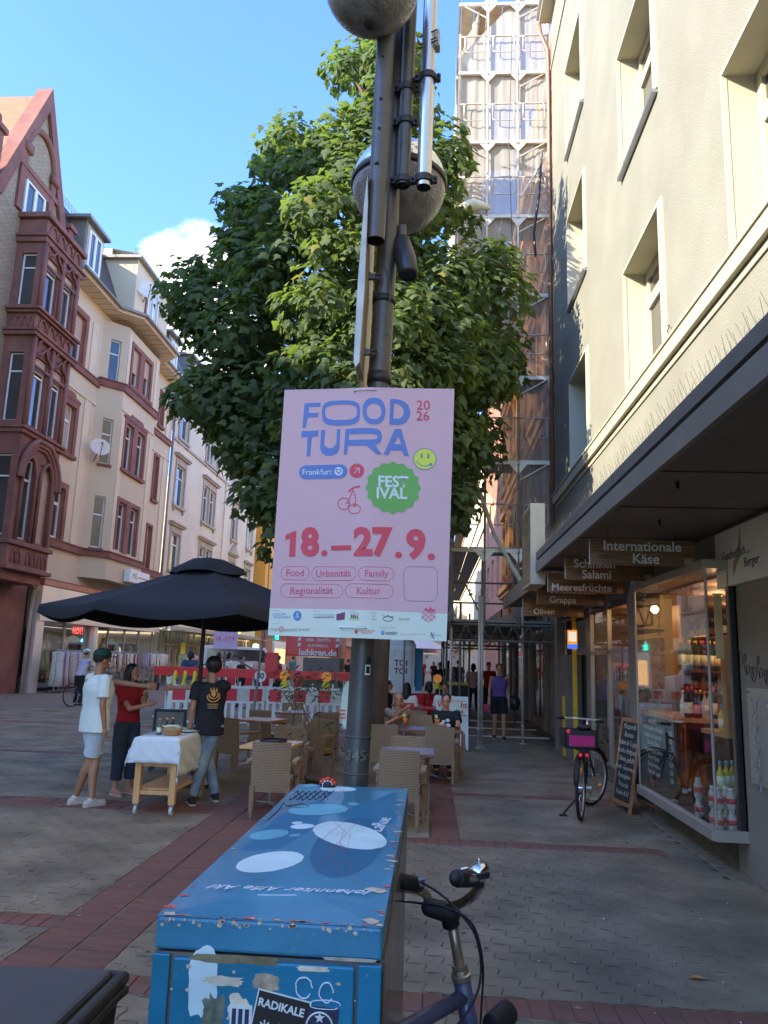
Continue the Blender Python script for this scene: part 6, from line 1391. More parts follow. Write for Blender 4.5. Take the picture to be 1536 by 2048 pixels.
ptext('HESSEN', 'footer_lettering', inkd, 1016, 1945, 27, bold=.02); pshape('shield', [[(938, 1924), (964, 1925), (963, 1948), (950, 1958), (937, 1946)]], blue); pshape('shield_bars', [stroke([(942, 1932), (960, 1933)], 3), stroke([(942, 1940), (960, 1941)], 3)], whiteP, lvl=2)
ptext('STADT FRANKFURT AM MAIN', 'footer_lettering', mat('pale_red_ink', (.5, .3, .28), .5), 1184, 1954, 17, sx=.85); pshape('x_mark', [stroke([(1320, 1940), (1345, 1985)], 8), stroke([(1312, 1968), (1350, 1945)], 4), stroke([(1318, 1980), (1356, 1955)], 3)], inkd); ptext('ALMA e.V.', 'footer_lettering', inkd, 1384, 1963, 12)
for x_, y_, s in ((113, 1770, 'Veranstalter'), (435, 1779, 'Medienpartner'), (720, 1787, 'Radiopartner'), (884, 1796, 'Unterstützt von'), (107, 1864, 'Gefördert durch'), (780, 1890, 'In Kooperation mit'), (990, 1903, 'Mit freundlicher Unterstützung')): ptext(s, 'footer_lettering', inkg, x_, y_, 10)
# cable ties, creases, fixing wear
tie = mat('cable_tie', (.72, .72, .70), .4)
b = MB(); b.tube([pix(625, 1897, .004), pix(640, 1899, .007), pix(760, 1904, .007), pix(830, 1906, .004)], .0028, 8); b.rc(pix(620, 1897, .003), .0035, pix(630, 1898, .003), .0035, 8); b.build('cable_tie', tie, poster, smooth=True)
b = MB(); b.tube([pix(730, 103, .001), pix(745, 90, .003), pix(800, 86, .002), pix(905, 90, .002)], .0018, 6); b.build('cable_tie', tie, poster, smooth=True)
crease = mat('crease', (.68, .45, .54), .4)
pshape('crease', [stroke([(117, 972), (150, 975), (182, 970)], 7), stroke([(1260, 938), (1350, 944), (1468, 946)], 2.5), stroke([(725, 105), (750, 82), (770, 78)], 5), stroke([(115, 962), (130, 972)], 4)], crease, lvl=1)

# ======================= BLUE UTILITY CABINET =======================
cabm = mat('cabinet_blue', (.004, .115, .215), .38, var=.12, vs=5, bump=.12, bs=45, col2=(.007, .145, .29), cs=3.5, coat=.25)
lidm = mat('lid_blue', (.018, .130, .245), .33, var=.14, vs=4, bump=.10, bs=30, col2=(.04, .20, .36), cs=2.3, cmix=.5, coat=.3)
for _m, _q in ((lidm, .22), (cabm, .15)):
    _t = _m.node_tree; _b = _t.nodes['Principled BSDF']; _a = _t.nodes.new('ShaderNodeTexNoise'); _a.inputs['Scale'].default_value = 26; _a.inputs['Detail'].default_value = 12; _a.inputs['Roughness'].default_value = .78; _a.inputs['Distortion'].default_value = 1.5; _c = _t.nodes.new('ShaderNodeTexCoord'); _r = _t.nodes.new('ShaderNodeValToRGB'); _r.color_ramp.elements[0].position = .56; _r.color_ramp.elements[1].position = .70; _r.color_ramp.elements[1].color = (_q*2, _q*2, _q*2, 1); _x = _t.nodes.new('ShaderNodeMixRGB'); _x.inputs[2].default_value = (.25, .33, .38, 1); _t.links.new(_c.outputs['Object'], _a.inputs[0]); _t.links.new(_a.outputs[0], _r.inputs[0]); _t.links.new(_r.outputs[0], _x.inputs[0]); _t.links.new(_b.inputs['Base Color'].links[0].from_socket, _x.inputs[1]); _t.links.new(_x.outputs[0], _b.inputs['Base Color']); _y = _t.nodes.new('ShaderNodeMapRange'); _y.inputs[3].default_value = .25; _y.inputs[4].default_value = .6; _t.links.new(_a.outputs[0], _y.inputs[0]); _t.links.new(_y.outputs[0], _b.inputs['Roughness'])
chip = mat('paint_chip', (.42, .36, .30), .8, var=.3, vs=60); chipr = mat('paint_chip_red', (.45, .10, .08), .7, var=.3, vs=60); paleb = mat('dot_paint', (.42, .66, .70), .45, var=.15, vs=14, bump=.1, bs=60); midb = mat('dot_paint_mid', (.10, .32, .46), .45, var=.15, vs=10); deepb = mat('dot_paint_deep', (.010, .108, .235), .45, var=.1)
L0, L1, M0, M1, ZL = -.402, -.063, 1.222, 2.482, 1.27
cab = thing('utility_cabinet', 'blue painted street cabinet with pale dots, scribbles and stickers in the foreground', 'cabinet', (-.23, 1.85, 0))
b = MB()
pl = [(L0+.006, 0), (L1-.006, 0)]
b.box(L0, L1, M0, M1, ZL-.052, ZL-.006)
# slightly hipped lid top
b.add([(L0, M0, ZL-.006), (L1, M0, ZL-.006), (L1, M1, ZL-.006), (L0, M1, ZL-.006), ((L0+L1)/2, M0+.17, ZL+.002), ((L0+L1)/2, M1-.17, ZL+.002)], [(0, 1, 4), (1, 2, 5, 4), (2, 3, 5), (3, 0, 4, 5)])
bm_ = b.build('lid', lidm, cab, bevel=.005)
b = MB(); b.box(L0+.001, L1-.002, M0+.004, M1-.004, 0, ZL-.055); b.build('body', mat('body_side', (.05, .07, .09), .5, var=.4, vs=6, col2=(.12, .09, .07), cs=4), cab)
b = MB(); b.box(L0-.001, L0+.026, M0-.001, M0+.03, 0, ZL-.057); b.box(L1-.034, L1-.0, M0-.001, M0+.03, 0, ZL-.057); b.build('corner_post', cabm, cab, bevel=.002)
b = MB(); b.box(L0+.031, L1-.039, M0-.003, M0+.02, .05, ZL-.060); b.build('door', cabm, cab, bevel=.003)
b = MB(); b.box(L1-.004, L1+.0008, M0+.03, M1-.05, .05, ZL-.075); b.box(L1+.001, L1+.004, M0+.02, M0+.03, .05, ZL-.06); b.build('side_door', mat('side_brown', (.13, .11, .09), .35, .3, var=.5, vs=7, stretch=(1, 1, .3), coat=.4), cab)
# painted dots etc. on the lid (thin paint films that follow the lid)
def lidp(x, y, e):
    x_, y_ = x, y; cx = (L0+L1)/2; z = ZL-.006+.008*max(0, min(1-abs(x_-cx)/((L1-L0)/2), (y_-M0)/.17, (M1-y_)/.17)); return (x_, y_, z+e)
def film(name, pts, m_, e=.0006): 
    cx = sum(p[0] for p in pts)/len(pts); cy = sum(p[1] for p in pts)/len(pts); b = MB(); n_ = len(pts); vs = [lidp(cx, cy, e)]
    for f_ in (.33, .66, 1): vs += [lidp(cx+(p[0]-cx)*f_, cy+(p[1]-cy)*f_, e) for p in pts]
    fs = [(0, 1+i, 1+(i+1) % n_) for i in range(n_)]+[(1+k*n_+i, 1+(k+1)*n_+i, 1+(k+1)*n_+(i+1) % n_, 1+k*n_+(i+1) % n_) for k in (0, 1) for i in range(n_)]
    b.add(vs, fs); return b.build(name, m_, cab)
def blobpts(c0, c1, c2, c3, n=30, j=.02):
    """ellipse through left,right,near,far extreme points"""
    cx = (c0[0]+c1[0])/2; cy = (c2[1]+c3[1])/2; rx = abs(c1[0]-c0[0])/2; ry = abs(c3[1]-c2[1])/2; sl = (c1[1]-c0[1])/2
    return [(cx+rx*math.cos(2*PI*i/n)*(1+random.uniform(-j, j)), cy+ry*math.sin(2*PI*i/n)*(1+random.uniform(-j, j))+sl*math.cos(2*PI*i/n)) for i in range(n)]
for q, m_ in ((((-0.355,1.515,1.266), (-0.236,1.545,1.266), (-0.280,1.460,1.266), (-0.307,1.616,1.266)), paleb), (((-0.258,1.824,1.266), (-0.088,1.738,1.266), (-0.159,1.679,1.266), (-0.195,1.908,1.266)), paleb), (((-0.387,1.761,1.266), (-0.306,1.778,1.266), (-0.334,1.719,1.266), (-0.354,1.819,1.266)), midb), (((-0.314,1.849,1.266), (-0.259,1.850,1.266), (-0.283,1.824,1.266), (-0.292,1.881,1.266)), paleb), (((-0.356,2.049,1.266), (-0.205,2.058,1.266), (-0.264,1.981,1.266), (-0.286,2.136,1.266)), midb), (((-0.323,2.395,1.266), (-0.215,2.387,1.266), (-0.262,2.331,1.266), (-0.276,2.454,1.266)), paleb), (((-0.383,2.454,1.266), (-0.338,2.457,1.266), (-0.353,2.414,1.266), (-0.365,2.489,1.266)), midb), (((-0.301,1.760,1.266), (-0.276,1.760,1.266), (-0.286,1.744,1.266), (-0.291,1.776,1.266)), midb), (((-0.319,1.892,1.266), (-0.293,1.892,1.266), (-0.303,1.878,1.266), (-0.308,1.906,1.266)), paleb), (((-0.214,2.153,1.266), (-0.184,2.153,1.266), (-0.197,2.129,1.266), (-0.201,2.171,1.266)), midb)): film('painted_dot', blobpts(*q), m_, .0007)
film('painted_field', blobpts((-0.233,1.656,1.266), (-0.090,1.728,1.266), (-0.136,1.454,1.266), (-0.204,1.995,1.266), 30), deepb, .0003)
film('painted_field', [(p[0], p[1]) for p in ((-0.298,2.215,1.266), (-0.099,2.390,1.266), (-0.080,2.270,1.266), (-0.078,1.934,1.266), (-0.189,1.968,1.266), (-0.298,1.643,1.266), (-0.376,1.627,1.266), (-0.365,1.989,1.266))], mat('dot_paint_dark2', (.015, .13, .28), .4), .0002)
# chips along the lid edges
b = MB(); b2_ = MB()
for i in range(150):
    side_ = random.random(); s_ = random.uniform(.001, .0045)*(1 if random.random() < .85 else 2.2)
    if side_ < .45: c_ = (random.uniform(L0, L1), M0+abs(random.gauss(0, .004)), 0)
    elif side_ < .85: c_ = (L1-abs(random.gauss(0, .010)), random.uniform(M0, M1), 0)
    else: c_ = (L0+abs(random.gauss(0, .004)), random.uniform(M0, M1), 0)
    if c_[0] < L0+.006 or c_[0] > L1-.004: c_ = (min(max(c_[0], L0+.008), L1-.006), c_[1], 0)
    n_ = random.randrange(5, 9); pts = [(c_[0]+s_*random.uniform(.5, 1.3)*math.cos(2*PI*k/n_)*1.5, c_[1]+s_*random.uniform(.5, 1.3)*math.sin(2*PI*k/n_)) for k in range(n_)]
    t_ = b if random.random() < .55 else b2_
    z = lidp(c_[0], max(c_[1], M0+.006), .0009)[2]; t_.add([(p[0], max(p[1], M0+.004), z) for p in pts], [tuple(range(n_))])
for i in range(60):   # chips on the lid's front face and the door
    x = random.uniform(L0+.01, L1-.01); z = ZL-.008-abs(random.gauss(0, .004)) if i < 40 else random.uniform(ZL-.2, ZL-.06); s_ = random.uniform(.001, .004); n_ = 6
    b.add([(x+s_*1.2*random.uniform(.5, 1.3)*math.cos(2*PI*k/n_), M0-.0012-(.003 if i >= 40 else 0), z+s_*random.uniform(.5, 1.3)*math.sin(2*PI*k/n_)) for k in range(n_)], [tuple(range(n_))])
stuff(b.build('paint_chips', chip, cab)); stuff(b2_.build('red_paint_chips', chipr, cab))
for c_, s_ in (((-0.083,1.403,1.266), .016), ((-0.080,1.244,1.266), .012), ((-0.385,1.230,1.266), .008)):
    film('bare_patch', [(min(c_[0]+s_*1.3*math.cos(2*PI*k/11)*random.uniform(.6, 1.2), L1-.007), c_[1]+s_*math.sin(2*PI*k/11)*random.uniform(.6, 1.2)) for k in range(11)], chip, .0011)
# scribbles
def lidline(pts, w, m_, name='scribble'):
    b = MB(); P3 = [Vector(lidp(p[0], p[1], .0012)) for p in pts]; b.tube(P3, w, 5); b.build(name, m_, cab)
def lz(x, y): pass
white_pen = mat('white_marker', (.72, .74, .74), .6, var=0); black_pen = mat('black_marker', (.02, .02, .03), .5, var=0); red_pen = mat('red_scratch', (.42, .12, .11), .6, var=0)
def txt_on_lid(s, c_, size, ang, m_, sx=1, shear=.3):
    text(s, 'scribble_lettering', m_, cab, (c_[0], c_[1], lidp(c_[0], c_[1], .0012)[2]), size, right=(math.cos(ang), math.sin(ang), 0), up=(-math.sin(ang), math.cos(ang), 0), ext=.0004, sx=sx, shear=shear, bold=-.004)
txt_on_lid('Johanniter Alfie Akl', (-0.222,1.361,1.266), .032, PI+.04, white_pen, 1.05, .5)
b = MB(); b.tube([Vector(lidp((-0.273,1.327,1.266)[0], (-0.273,1.327,1.266)[1], .001)), Vector(lidp((-0.211,1.336,1.266)[0], (-0.211,1.336,1.266)[1], .001))], .0008, 5); b.build('scribble', white_pen, cab)
q = (-0.113,1.926,1.266); txt_on_lid('LaRue', q, .05, PI/2-.1, white_pen, 1.3, .1)
w0 = (-0.330,2.288,1.266)
for k in range(3):
    pts = []
    for i in range(22): t_ = i/21; pts.append((w0[0]-.055+.11*t_, w0[1]+.03-.05*k+.03*math.sin(i*1.9+k)+.012*math.sin(i*3.1)))
    lidline(pts, .0011, black_pen)
pts = [(-0.382,1.924,1.266), (-0.380,2.064,1.266), (-0.390,2.162,1.266), (-0.372,2.108,1.266), (-0.330,2.076,1.266), (-0.310,2.101,1.266), (-0.332,2.139,1.266), (-0.368,2.109,1.266)]; lidline(pts, .0011, mat('brown_scratch', (.08, .05, .05), .6))
for a_, c_, d_ in (((-0.165,1.973,1.266), (-0.188,1.708,1.266), (-0.205,1.442,1.266)), ((-0.189,1.855,1.266), (-0.198,1.663,1.266), (-0.141,1.422,1.266)), ((-0.172,1.807,1.266), (-0.183,1.709,1.266), (-0.112,1.383,1.266)), ((-0.237,1.957,1.266), (-0.200,1.852,1.266), (-0.184,1.814,1.266)), ((-0.189,1.968,1.266), (-0.216,1.797,1.266), (-0.224,1.701,1.266))): lidline([a_, ((a_[0]+2*c_[0]+d_[0])/4, (a_[1]+2*c_[1]+d_[1])/4), c_, d_], .00028, red_pen)
# front: stickers and tape remains
def sticker(name, x0, x1, z0, z1, m_, rot=0, y=M0-.0042, lab_=None):
    b = MB(); c_ = Vector(((x0+x1)/2, y, (z0+z1)/2)); R__ = Matrix.Rotation(rot, 3, 'Y'); q = [R__ @ (Vector((x, y, z))-c_)+c_ for x, z in ((x0, z0), (x1, z0), (x1, z1), (x0, z1))]
    b.add(q+[p+Vector((0, .0008, 0)) for p in q], [(0, 1, 2, 3), (4, 7, 6, 5)]+[(i, i+4, (i+1) % 4+4, (i+1) % 4) for i in range(4)]); return b.build(name, m_, cab)
def fp(x, y): return x, y
s1 = (-0.246,1.218,1.175); s2 = (-0.173,1.218,1.132)
blk = mat('sticker_black', (.02, .02, .02), .4, var=0); wht = mat('sticker_white', (.70, .70, .67), .5, var=0)
cx_ = (s1[0]+s2[0])/2+.002; cz_ = s1[2]-.036
sticker('sticker', cx_-.040, cx_+.040, cz_-.034, cz_+.030, wht, .18, M0-.0040); sticker('sticker', cx_-.038, cx_+.038, cz_-.032, cz_+.028, blk, .18, M0-.0046)
text('RADIKALE', 'sticker_lettering', wht, cab, (cx_+.001, M0-.0050, cz_+.013), .0150, right=(.984, 0, -.18), up=(.18, 0, .984), ext=.0002, bold=.03)
b = MB()
for k in range(3):
    for j in range(8): a = j*PI/4; x_ = cx_-.022+.022*k; z_ = cz_-.014-.004*k; b.tube([(x_, M0-.0052, z_), (x_+.009*math.cos(a), M0-.0052, z_+.010*math.sin(a))], .0011, 4)
b.build('sticker_figures', wht, cab)
x_ = (-0.263,1.218,1.146); sticker('sticker', x_[0]-.018, x_[0]+.014, x_[2]-.05, x_[2]+.006, wht, 0, M0-.0038); b = MB()
for k in range(3): b.box(x_[0]-.015+.0095*k, x_[0]-.009+.0095*k, M0-.0046, M0-.0041, x_[2]-.05, x_[2]+.001)
b.build('sticker_bars', mat('bar_navy', (.02, .03, .09), .5), cab)
x_ = (-0.150,1.218,1.142); sticker('sticker', x_[0]-.026, x_[0]+.026, x_[2]-.05, x_[2]+.014, mat('sticker_navy', (.02, .03, .07), .4), .05, M0-.0043)
b = MB(); 
for i in range(26): a0 = 2*PI*i/26; a1 = 2*PI*(i+1)/26; b.tube([(x_[0]+.019*math.cos(a0), M0-.005, x_[2]-.012+.019*math.sin(a0)), (x_[0]+.019*math.cos(a1), M0-.005, x_[2]-.012+.019*math.sin(a1))], .0013, 4)
S5 = [(x_[0]+.008*(1 if i % 2 == 0 else .4)*math.sin(i*PI/5), x_[2]-.0+.008*(1 if i % 2 == 0 else .4)*math.cos(i*PI/5)) for i in range(10)]; b.prism(S5, (0, M0-.005, 0), (1, 0, 0), (0, 0, 1), (0, -.0004, 0))
for k in range(4): b.tube([(x_[0]-.012+.008*k, M0-.005, x_[2]-.01), (x_[0]-.012+.008*k, M0-.005, x_[2]-.028)], .0011, 4)
b.build('sticker_emblem', wht, cab)
tp = mat('tape_remains', (.30, .30, .28), .5, var=.35, vs=60); tpc = mat('paper_remains', (.52, .49, .42), .8, var=.35, vs=50)
def ragged(name, x0, x1, z0, z1, m_, y, n_=26, j=.25):
    b = MB(); cx = (x0+x1)/2; cz = (z0+z1)/2; pts = []
    for i in range(n_):
        a = 2*PI*i/n_; c_, s_ = math.cos(a), math.sin(a); k_ = 1/max(abs(c_), abs(s_)); k_ = k_**.6*random.uniform(1-j, 1+j*.3); pts.append((cx+(x1-x0)/2*c_*k_, y, cz+(z1-z0)/2*s_*k_))
    b.add(pts, [tuple(range(n_))]); b.build(name, m_, cab)
def rg(a, c_, m_, y, j=.2): ragged('torn_remains', a[0], c_[0], c_[2], a[2], m_, y, j=j)
rg((-0.346,1.218,1.218), (-0.211,1.218,1.205), mat('old_glue', (.16, .15, .09), .7, var=.5, vs=50), M0-.0032); rg((-0.150,1.218,1.223), (-0.069,1.218,1.218), tp, M0-.0042, .08); rg((-0.189,1.218,1.209), (-0.138,1.218,1.201), tpc, M0-.0036)
rg((-0.251,1.218,1.196), (-0.209,1.218,1.172), mat('old_paper', (.28, .24, .19), .8, var=.5, vs=60), M0-.0034); rg((-0.325,1.218,1.189), (-0.261,1.218,1.175), mat('torn_sheet', (.42, .42, .36), .7, var=.3, vs=40), M0-.0036, .35); rg((-0.347,1.218,1.228), (-0.302,1.218,1.130), paleb, M0-.0031, .12); rg((-0.286,1.218,1.167), (-0.250,1.218,1.120), tpc, M0-.0034, .3); rg((-0.323,1.218,1.165), (-0.287,1.218,1.118), mat('grime', (.10, .12, .10), .8, var=.6, vs=60), M0-.0033, .35)
def pring(c_, rx, rz, m_, w):
    b = MB(); P3 = [(c_[0]+rx*math.cos(2*PI*i/20)*random.uniform(.9, 1.08), M0-.004, c_[2]+rz*math.sin(2*PI*i/20)*random.uniform(.92, 1.06)) for i in range(19)]; b.tube(P3, w, 5); b.build('chalk_ring', m_, cab)
pring((-0.175,1.218,1.180), .012, .014, white_pen, .0011); pring((-0.142,1.218,1.175), .010, .013, white_pen, .0011); pring((-0.143,1.218,1.159), .024, .006, white_pen, .0008)
# painted stone ladybird on the lid
lbd = thing('ladybird_stone', 'small red and black painted ladybird stone on the blue cabinet lid', 'painted stone', (-0.305,2.439,1.270))
c_ = (-0.304,2.430,1.270); b = MB(); b.ell((c_[0], c_[1], 1.277), (.027, .022, .017), 12); b.build('stone', black, lbd, smooth=True)
b = MB()
for dx, dz in ((-.011, .012), (.012, .0115), (0, .016), (-.019, .006), (.019, .005)): b.ell((c_[0]+dx, c_[1]-.008, 1.276+dz), (.0075, .010, .006), 8)
b.build('red_patches', mat('lady_red', (.60, .04, .02), .35), lbd, smooth=True)
b = MB()
for k in range(6): a = PI*k/5; b.tube([(c_[0]+.015*math.cos(a), c_[1]-.021, 1.276+.012*math.sin(a)), (c_[0]+.015*math.cos(a+.5), c_[1]-.021, 1.276+.012*math.sin(a+.5))], .0013, 4)
b.build('white_lines', wht, lbd)

# ======================= BICYCLE BESIDE THE CABINET =======================
bk = thing('blue_bicycle', 'old blue grey bicycle with chrome handlebar leaning beside the blue cabinet', 'bicycle', (.1, 2.0, 0))
chrome = mat('chrome', (.75, .75, .76), .14, 1.0, var=.08, vs=40); bframe = mat('frame_blue', (.075, .095, .19), .35, .2, var=.1, vs=20, coat=.3); rub = mat('rubber', (.014, .014, .015), .6, var=.2, vs=40, bump=.3, bs=200); steelr = mat('worn_steel', (.33, .31, .28), .4, .8, var=.3, vs=40)
HT = Vector((0.084,2.000,0.928)); HS = Vector((0.060,1.990,1.050)); dn = (HT-HS).normalized()
b = MB(); b.tube([HS, HT], .0125, 16); b.build('quill_stem', steelr, bk, smooth=True)
b = MB(); b.tube([HT-dn*.012, HT-dn*.002, HT, HT+dn*.012], [.018, .02, .024, .023], 16); b.tube([HT-dn*.022, HT-dn*.014], [.019, .019], 8); b.build('headset', steelr, bk)
HB = HT+dn*.30; b = MB(); b.tube([HT+dn*.012, HT+dn*.20], .0205, 18); dt = Vector((-0.020,1.860,0.875)); b.tube([HT+dn*.05, dt, dt+(dt-HT-dn*.05)*1.6], .0175, 16); b.tube([HT+dn*.16, (HT.x-.30, HT.y-.22, .42), (-.42+.14, 1.6, .30)], .015, 14); b.build('frame', bframe, bk, smooth=True)
SP = Vector((0.038,1.985,1.072)); b = MB(); b.rc(SP+Vector((-.03, 0, .002)), .021, SP+Vector((.02, .0, -.008)), .024, 14); b.tube([SP+Vector((.012, 0, -.0)), HS+dn*.0+Vector((0, 0, -.015))], .021, 12); b.build('clamp', rub, bk, smooth=True)
R1 = [SP, Vector((0.073,1.960,1.090)), Vector((0.105,1.920,1.122)), Vector((0.123,1.900,1.154)), Vector((0.119,1.870,1.172)), Vector((0.100,1.830,1.183)), Vector((0.082,1.800,1.190))]
L1_ = [SP, Vector((0.023,2.020,1.057)), Vector((0.009,2.070,1.046)), Vector((0.005,2.100,1.058)), Vector((-0.009,2.090,1.079)), Vector((-0.034,2.060,1.093)), Vector((-0.056,2.020,1.105))]
def smoothpts(P, k=4):
    out = []
    for i in range(len(P)-1):
        p0, p1, p2, p3 = P[max(i-1, 0)], P[i], P[i+1], P[min(i+2, len(P)-1)]
        for j in range(k): t_ = j/k; out.append(.5*((2*p1)+(p2-p0)*t_+(2*p0-5*p1+4*p2-p3)*t_*t_+(3*p1-p0-3*p2+p3)*t_**3))
    return out+[P[-1]]
b = MB(); b.tube(smoothpts(R1), .0115, 14); b.build('handlebar', chrome, bk, smooth=True); b = MB(); b.tube(smoothpts(L1_), .0115, 14); b.build('handlebar', steelr, bk, smooth=True)
def grip(a, c_):
    b = MB(); a, c_ = Vector(a), Vector(c_); pts = [a.lerp(c_, i/14) for i in range(15)]; b.tube(pts, [.0185 if i % 2 else .0172 for i in range(15)], 16); b.rc(c_, .015, c_+(c_-a).normalized()*.004, .013, 10); b.build('grip', rub, bk, smooth=True)
grip((0.104,1.850,1.178), (0.062,1.780,1.194)); grip((-0.020,2.060,1.103), (-0.064,1.980,1.131))
b = MB(); c_ = Vector((0.116,1.860,1.188)); b.lathe([(.024, 0), (.026, .006), (.022, .014), (.01, .02), (1e-4, .021)], c_, 18, M=Matrix.Rotation(-.25, 3, 'Y')); b.tube([c_+Vector((0, 0, .02)), c_+Vector((0, 0, .03))], .003, 6); b.tube([c_+Vector((-.01, 0, .004)), c_+Vector((-.035, -.01, .008)), c_+Vector((-.043, -.012, .003))], .006, 8); b.build('bell', chrome, bk, smooth=True)
b = MB(); b.tube([c_+Vector((0, 0, -.004)), c_+Vector((.002, .004, -.03))], .01, 8); b.lathe([(.024, -.008), (.025, 0)], c_, 14); b.build('bell_base', rub, bk)
b = MB(); b.tube(smoothpts([Vector((-0.064,2.000,1.081)), Vector((-0.022,1.990,1.081)), Vector((0.031,1.940,1.091)), Vector((0.071,1.900,1.092)), Vector((0.105,1.900,1.067)), Vector((0.123,1.920,1.019)), Vector((0.133,1.950,0.957)), Vector((0.133,1.980,0.893)), Vector((0.130,2.000,0.811))]), .0028, 6)
b.tube(smoothpts([Vector((-0.015,2.030,1.118)), Vector((0.019,1.970,1.117)), Vector((0.054,1.930,1.104)), Vector((0.082,1.900,1.084)), Vector((0.111,1.900,1.046)), Vector((0.126,1.920,0.978)), Vector((0.117,1.900,0.928)), Vector((0.088,1.850,0.901)), Vector((0.060,1.820,0.883))]), .0026, 6); b.build('brake_cable', rub, bk, smooth=True)
b = MB(); a = Vector((-0.017,2.040,1.116)); b.box(a.x-.025, a.x+.012, a.y-.012, a.y+.012, a.z-.008, a.z+.008); b.tube([Vector((-0.058,2.000,1.128)), Vector((-0.057,2.000,1.083)), Vector((-0.046,2.000,1.081))], .003, 6); b.build('brake_lever', chrome, bk)
# fork, front wheel with fender, rear wheel
hd = Vector((.66, .75, 0)).normalized(); FC = HT+dn*.205; AX = Vector((FC.x, FC.y, 0))+hd*.12; AX.z = .34
b = MB(); nrm_ = Vector((-hd.y, hd.x, 0))
for s_ in (-1, 1): b.tube(smoothpts([FC+Vector((0, 0, .0)), FC+nrm_*.045*s_-Vector((0, 0, .02)), AX+nrm_*.05*s_+Vector((0, 0, .18))-hd*.06, AX+nrm_*.05*s_]), .011, 10)
b.build('fork', bframe, bk, smooth=True)
def wheel(parent, c_, hd_, R0=.34, tyre=.019, rimm=None, n=40, spokes=28):
    c_ = Vector(c_); u_ = Vector(hd_).normalized(); z_ = Vector((0, 0, 1)); nr = u_.cross(z_)
    b = MB(); pts = [c_+(u_*math.cos(2*PI*i/n)+z_*math.sin(2*PI*i/n))*(R0-tyre) for i in range(n+1)]; b.tube(pts, tyre, 8, 0, False); b.build('tyre', rub, parent, smooth=True)
    b = MB(); pts = [c_+(u_*math.cos(2*PI*i/n)+z_*math.sin(2*PI*i/n))*(R0-tyre*2.1) for i in range(n+1)]; b.tube(pts, tyre*.55, 6, 0, False); b.build('rim', rimm or chrome, parent, smooth=True)
    b = MB(); b.tube([c_-nr*.035, c_+nr*.035], .018, 10)
    for i in range(spokes): a = 2*PI*i/spokes; b.tube([c_+nr*.025*(1 if i % 2 else -1), c_+(u_*math.cos(a+.2)+z_*math.sin(a+.2))*(R0-tyre*2.2)], .0012, 3, 0, False)
    b.build('spokes', chrome, parent)
def fender(parent, c_, hd_, a0, a1, R0=.365, w=.026, m_=None, n=22):
    c_ = Vector(c_); u_ = Vector(hd_).normalized(); z_ = Vector((0, 0, 1)); nr = u_.cross(z_); b = MB(); vs = []; k_ = 5
    for i in range(n+1):
        a = a0+(a1-a0)*i/n
        for j in range(k_): t_ = j/(k_-1)*2-1; vs.append(c_+(u_*math.cos(a)+z_*math.sin(a))*(R0-.012*t_*t_)+nr*w*t_)
    fs = [(i*k_+j, i*k_+j+1, (i+1)*k_+j+1, (i+1)*k_+j) for i in range(n) for j in range(k_-1)]; b.add(vs, fs); o_ = b.build('fender', m_ or rub, parent, smooth=True); sm = o_.modifiers.new('s', 'SOLIDIFY'); sm.thickness = .003
wheel(bk, AX, hd); fender(bk, AX, hd, .35, 2.6)
RX_ = AX-hd*1.05; RX_.z = .34; wheel(bk, RX_, hd); fender(bk, RX_, hd, .2, 3.0)
b = MB(); lp = Vector((0.192,2.250,0.732)); b.tube([lp+Vector((-.02, -.03, 0)), lp+Vector((.03, .05, 0))], [.026, .032], 14); b.build('lamp', rub, bk, smooth=True, bevel=.003)
b = MB(); seat_ = RX_+hd*.12; b.tube([RX_+hd*.3+Vector((0, 0, -.05)), seat_+Vector((0, 0, .45))], .014, 10); b.ell(seat_+Vector((0, 0, .48)), (.12, .09, .035), 10); b.tube([RX_, RX_+hd*.3+Vector((0, 0, -.05)), (HT+dn*.18)], .014, 8); b.tube([RX_, seat_+Vector((0, 0, .3))], .008, 6); b.build('saddle_and_stays', rub, bk, smooth=True)
# ======================= DARK CUSHIONED BOX AT BOTTOM LEFT =======================
bx = thing('plastic_bin', 'dark grey plastic container with rounded rim cut off at the bottom left corner', 'container', (-.9, 1.9, 0))
darkp = mat('bin_grey', (.062, .060, .060), .55, var=.12, vs=4, bump=.5, bs=300); rimp = mat('bin_rim', (.030, .028, .026), .42, var=.1, bump=.2, bs=200)
zc = .93; c0 = Vector((-0.983,1.894,0.930)); c1 = Vector((-0.722,1.910,0.930)); c2 = Vector((-0.721,1.625,0.930)); far_ = c0+(c0-c1)*2.0
pts = [far_, c1-Vector((.02, 0, 0)), c1, c1+(c2-c1)*.06+Vector((.004, 0, 0)), c2, c2+(c2-c1)*2.6, far_+(c2-c1)*3.6]
b = MB(); b.prism([(p.x, p.y) for p in pts], (0, 0, zc-.03), (1, 0, 0), (0, 1, 0), (0, 0, .03)); b.build('lid', darkp, bx, bevel=.010)
off = Vector((.022, .002, 0)); q = [far_+Vector((0, .0, 0)), c1+Vector((-.01, .002, 0)), c1+off+Vector((.004, -.002, 0)), c1+(c2-c1)*.12+off, c2+off, c2+(c2-c1)*2.6+off]
b = MB(); b.tube([Vector((p.x, p.y, zc-.022)) for p in q[1:]], .0165, 12); b.tube([Vector((p.x+.006, p.y, zc-.045)) for p in q[2:]], .012, 10); b.build('rim', rimp, bx, smooth=True)
b = MB(); lo = [Vector((p.x, p.y, zc-.05)) for p in (far_, c1+Vector((.02, 0, 0)), c2+Vector((.022, 0, 0)), c2+(c2-c1)*2.6+Vector((.02, 0, 0)), far_+(c2-c1)*3.6)]; ctr_ = sum(lo, Vector())/5; bt = [ctr_+(p-ctr_)*.86 for p in lo]
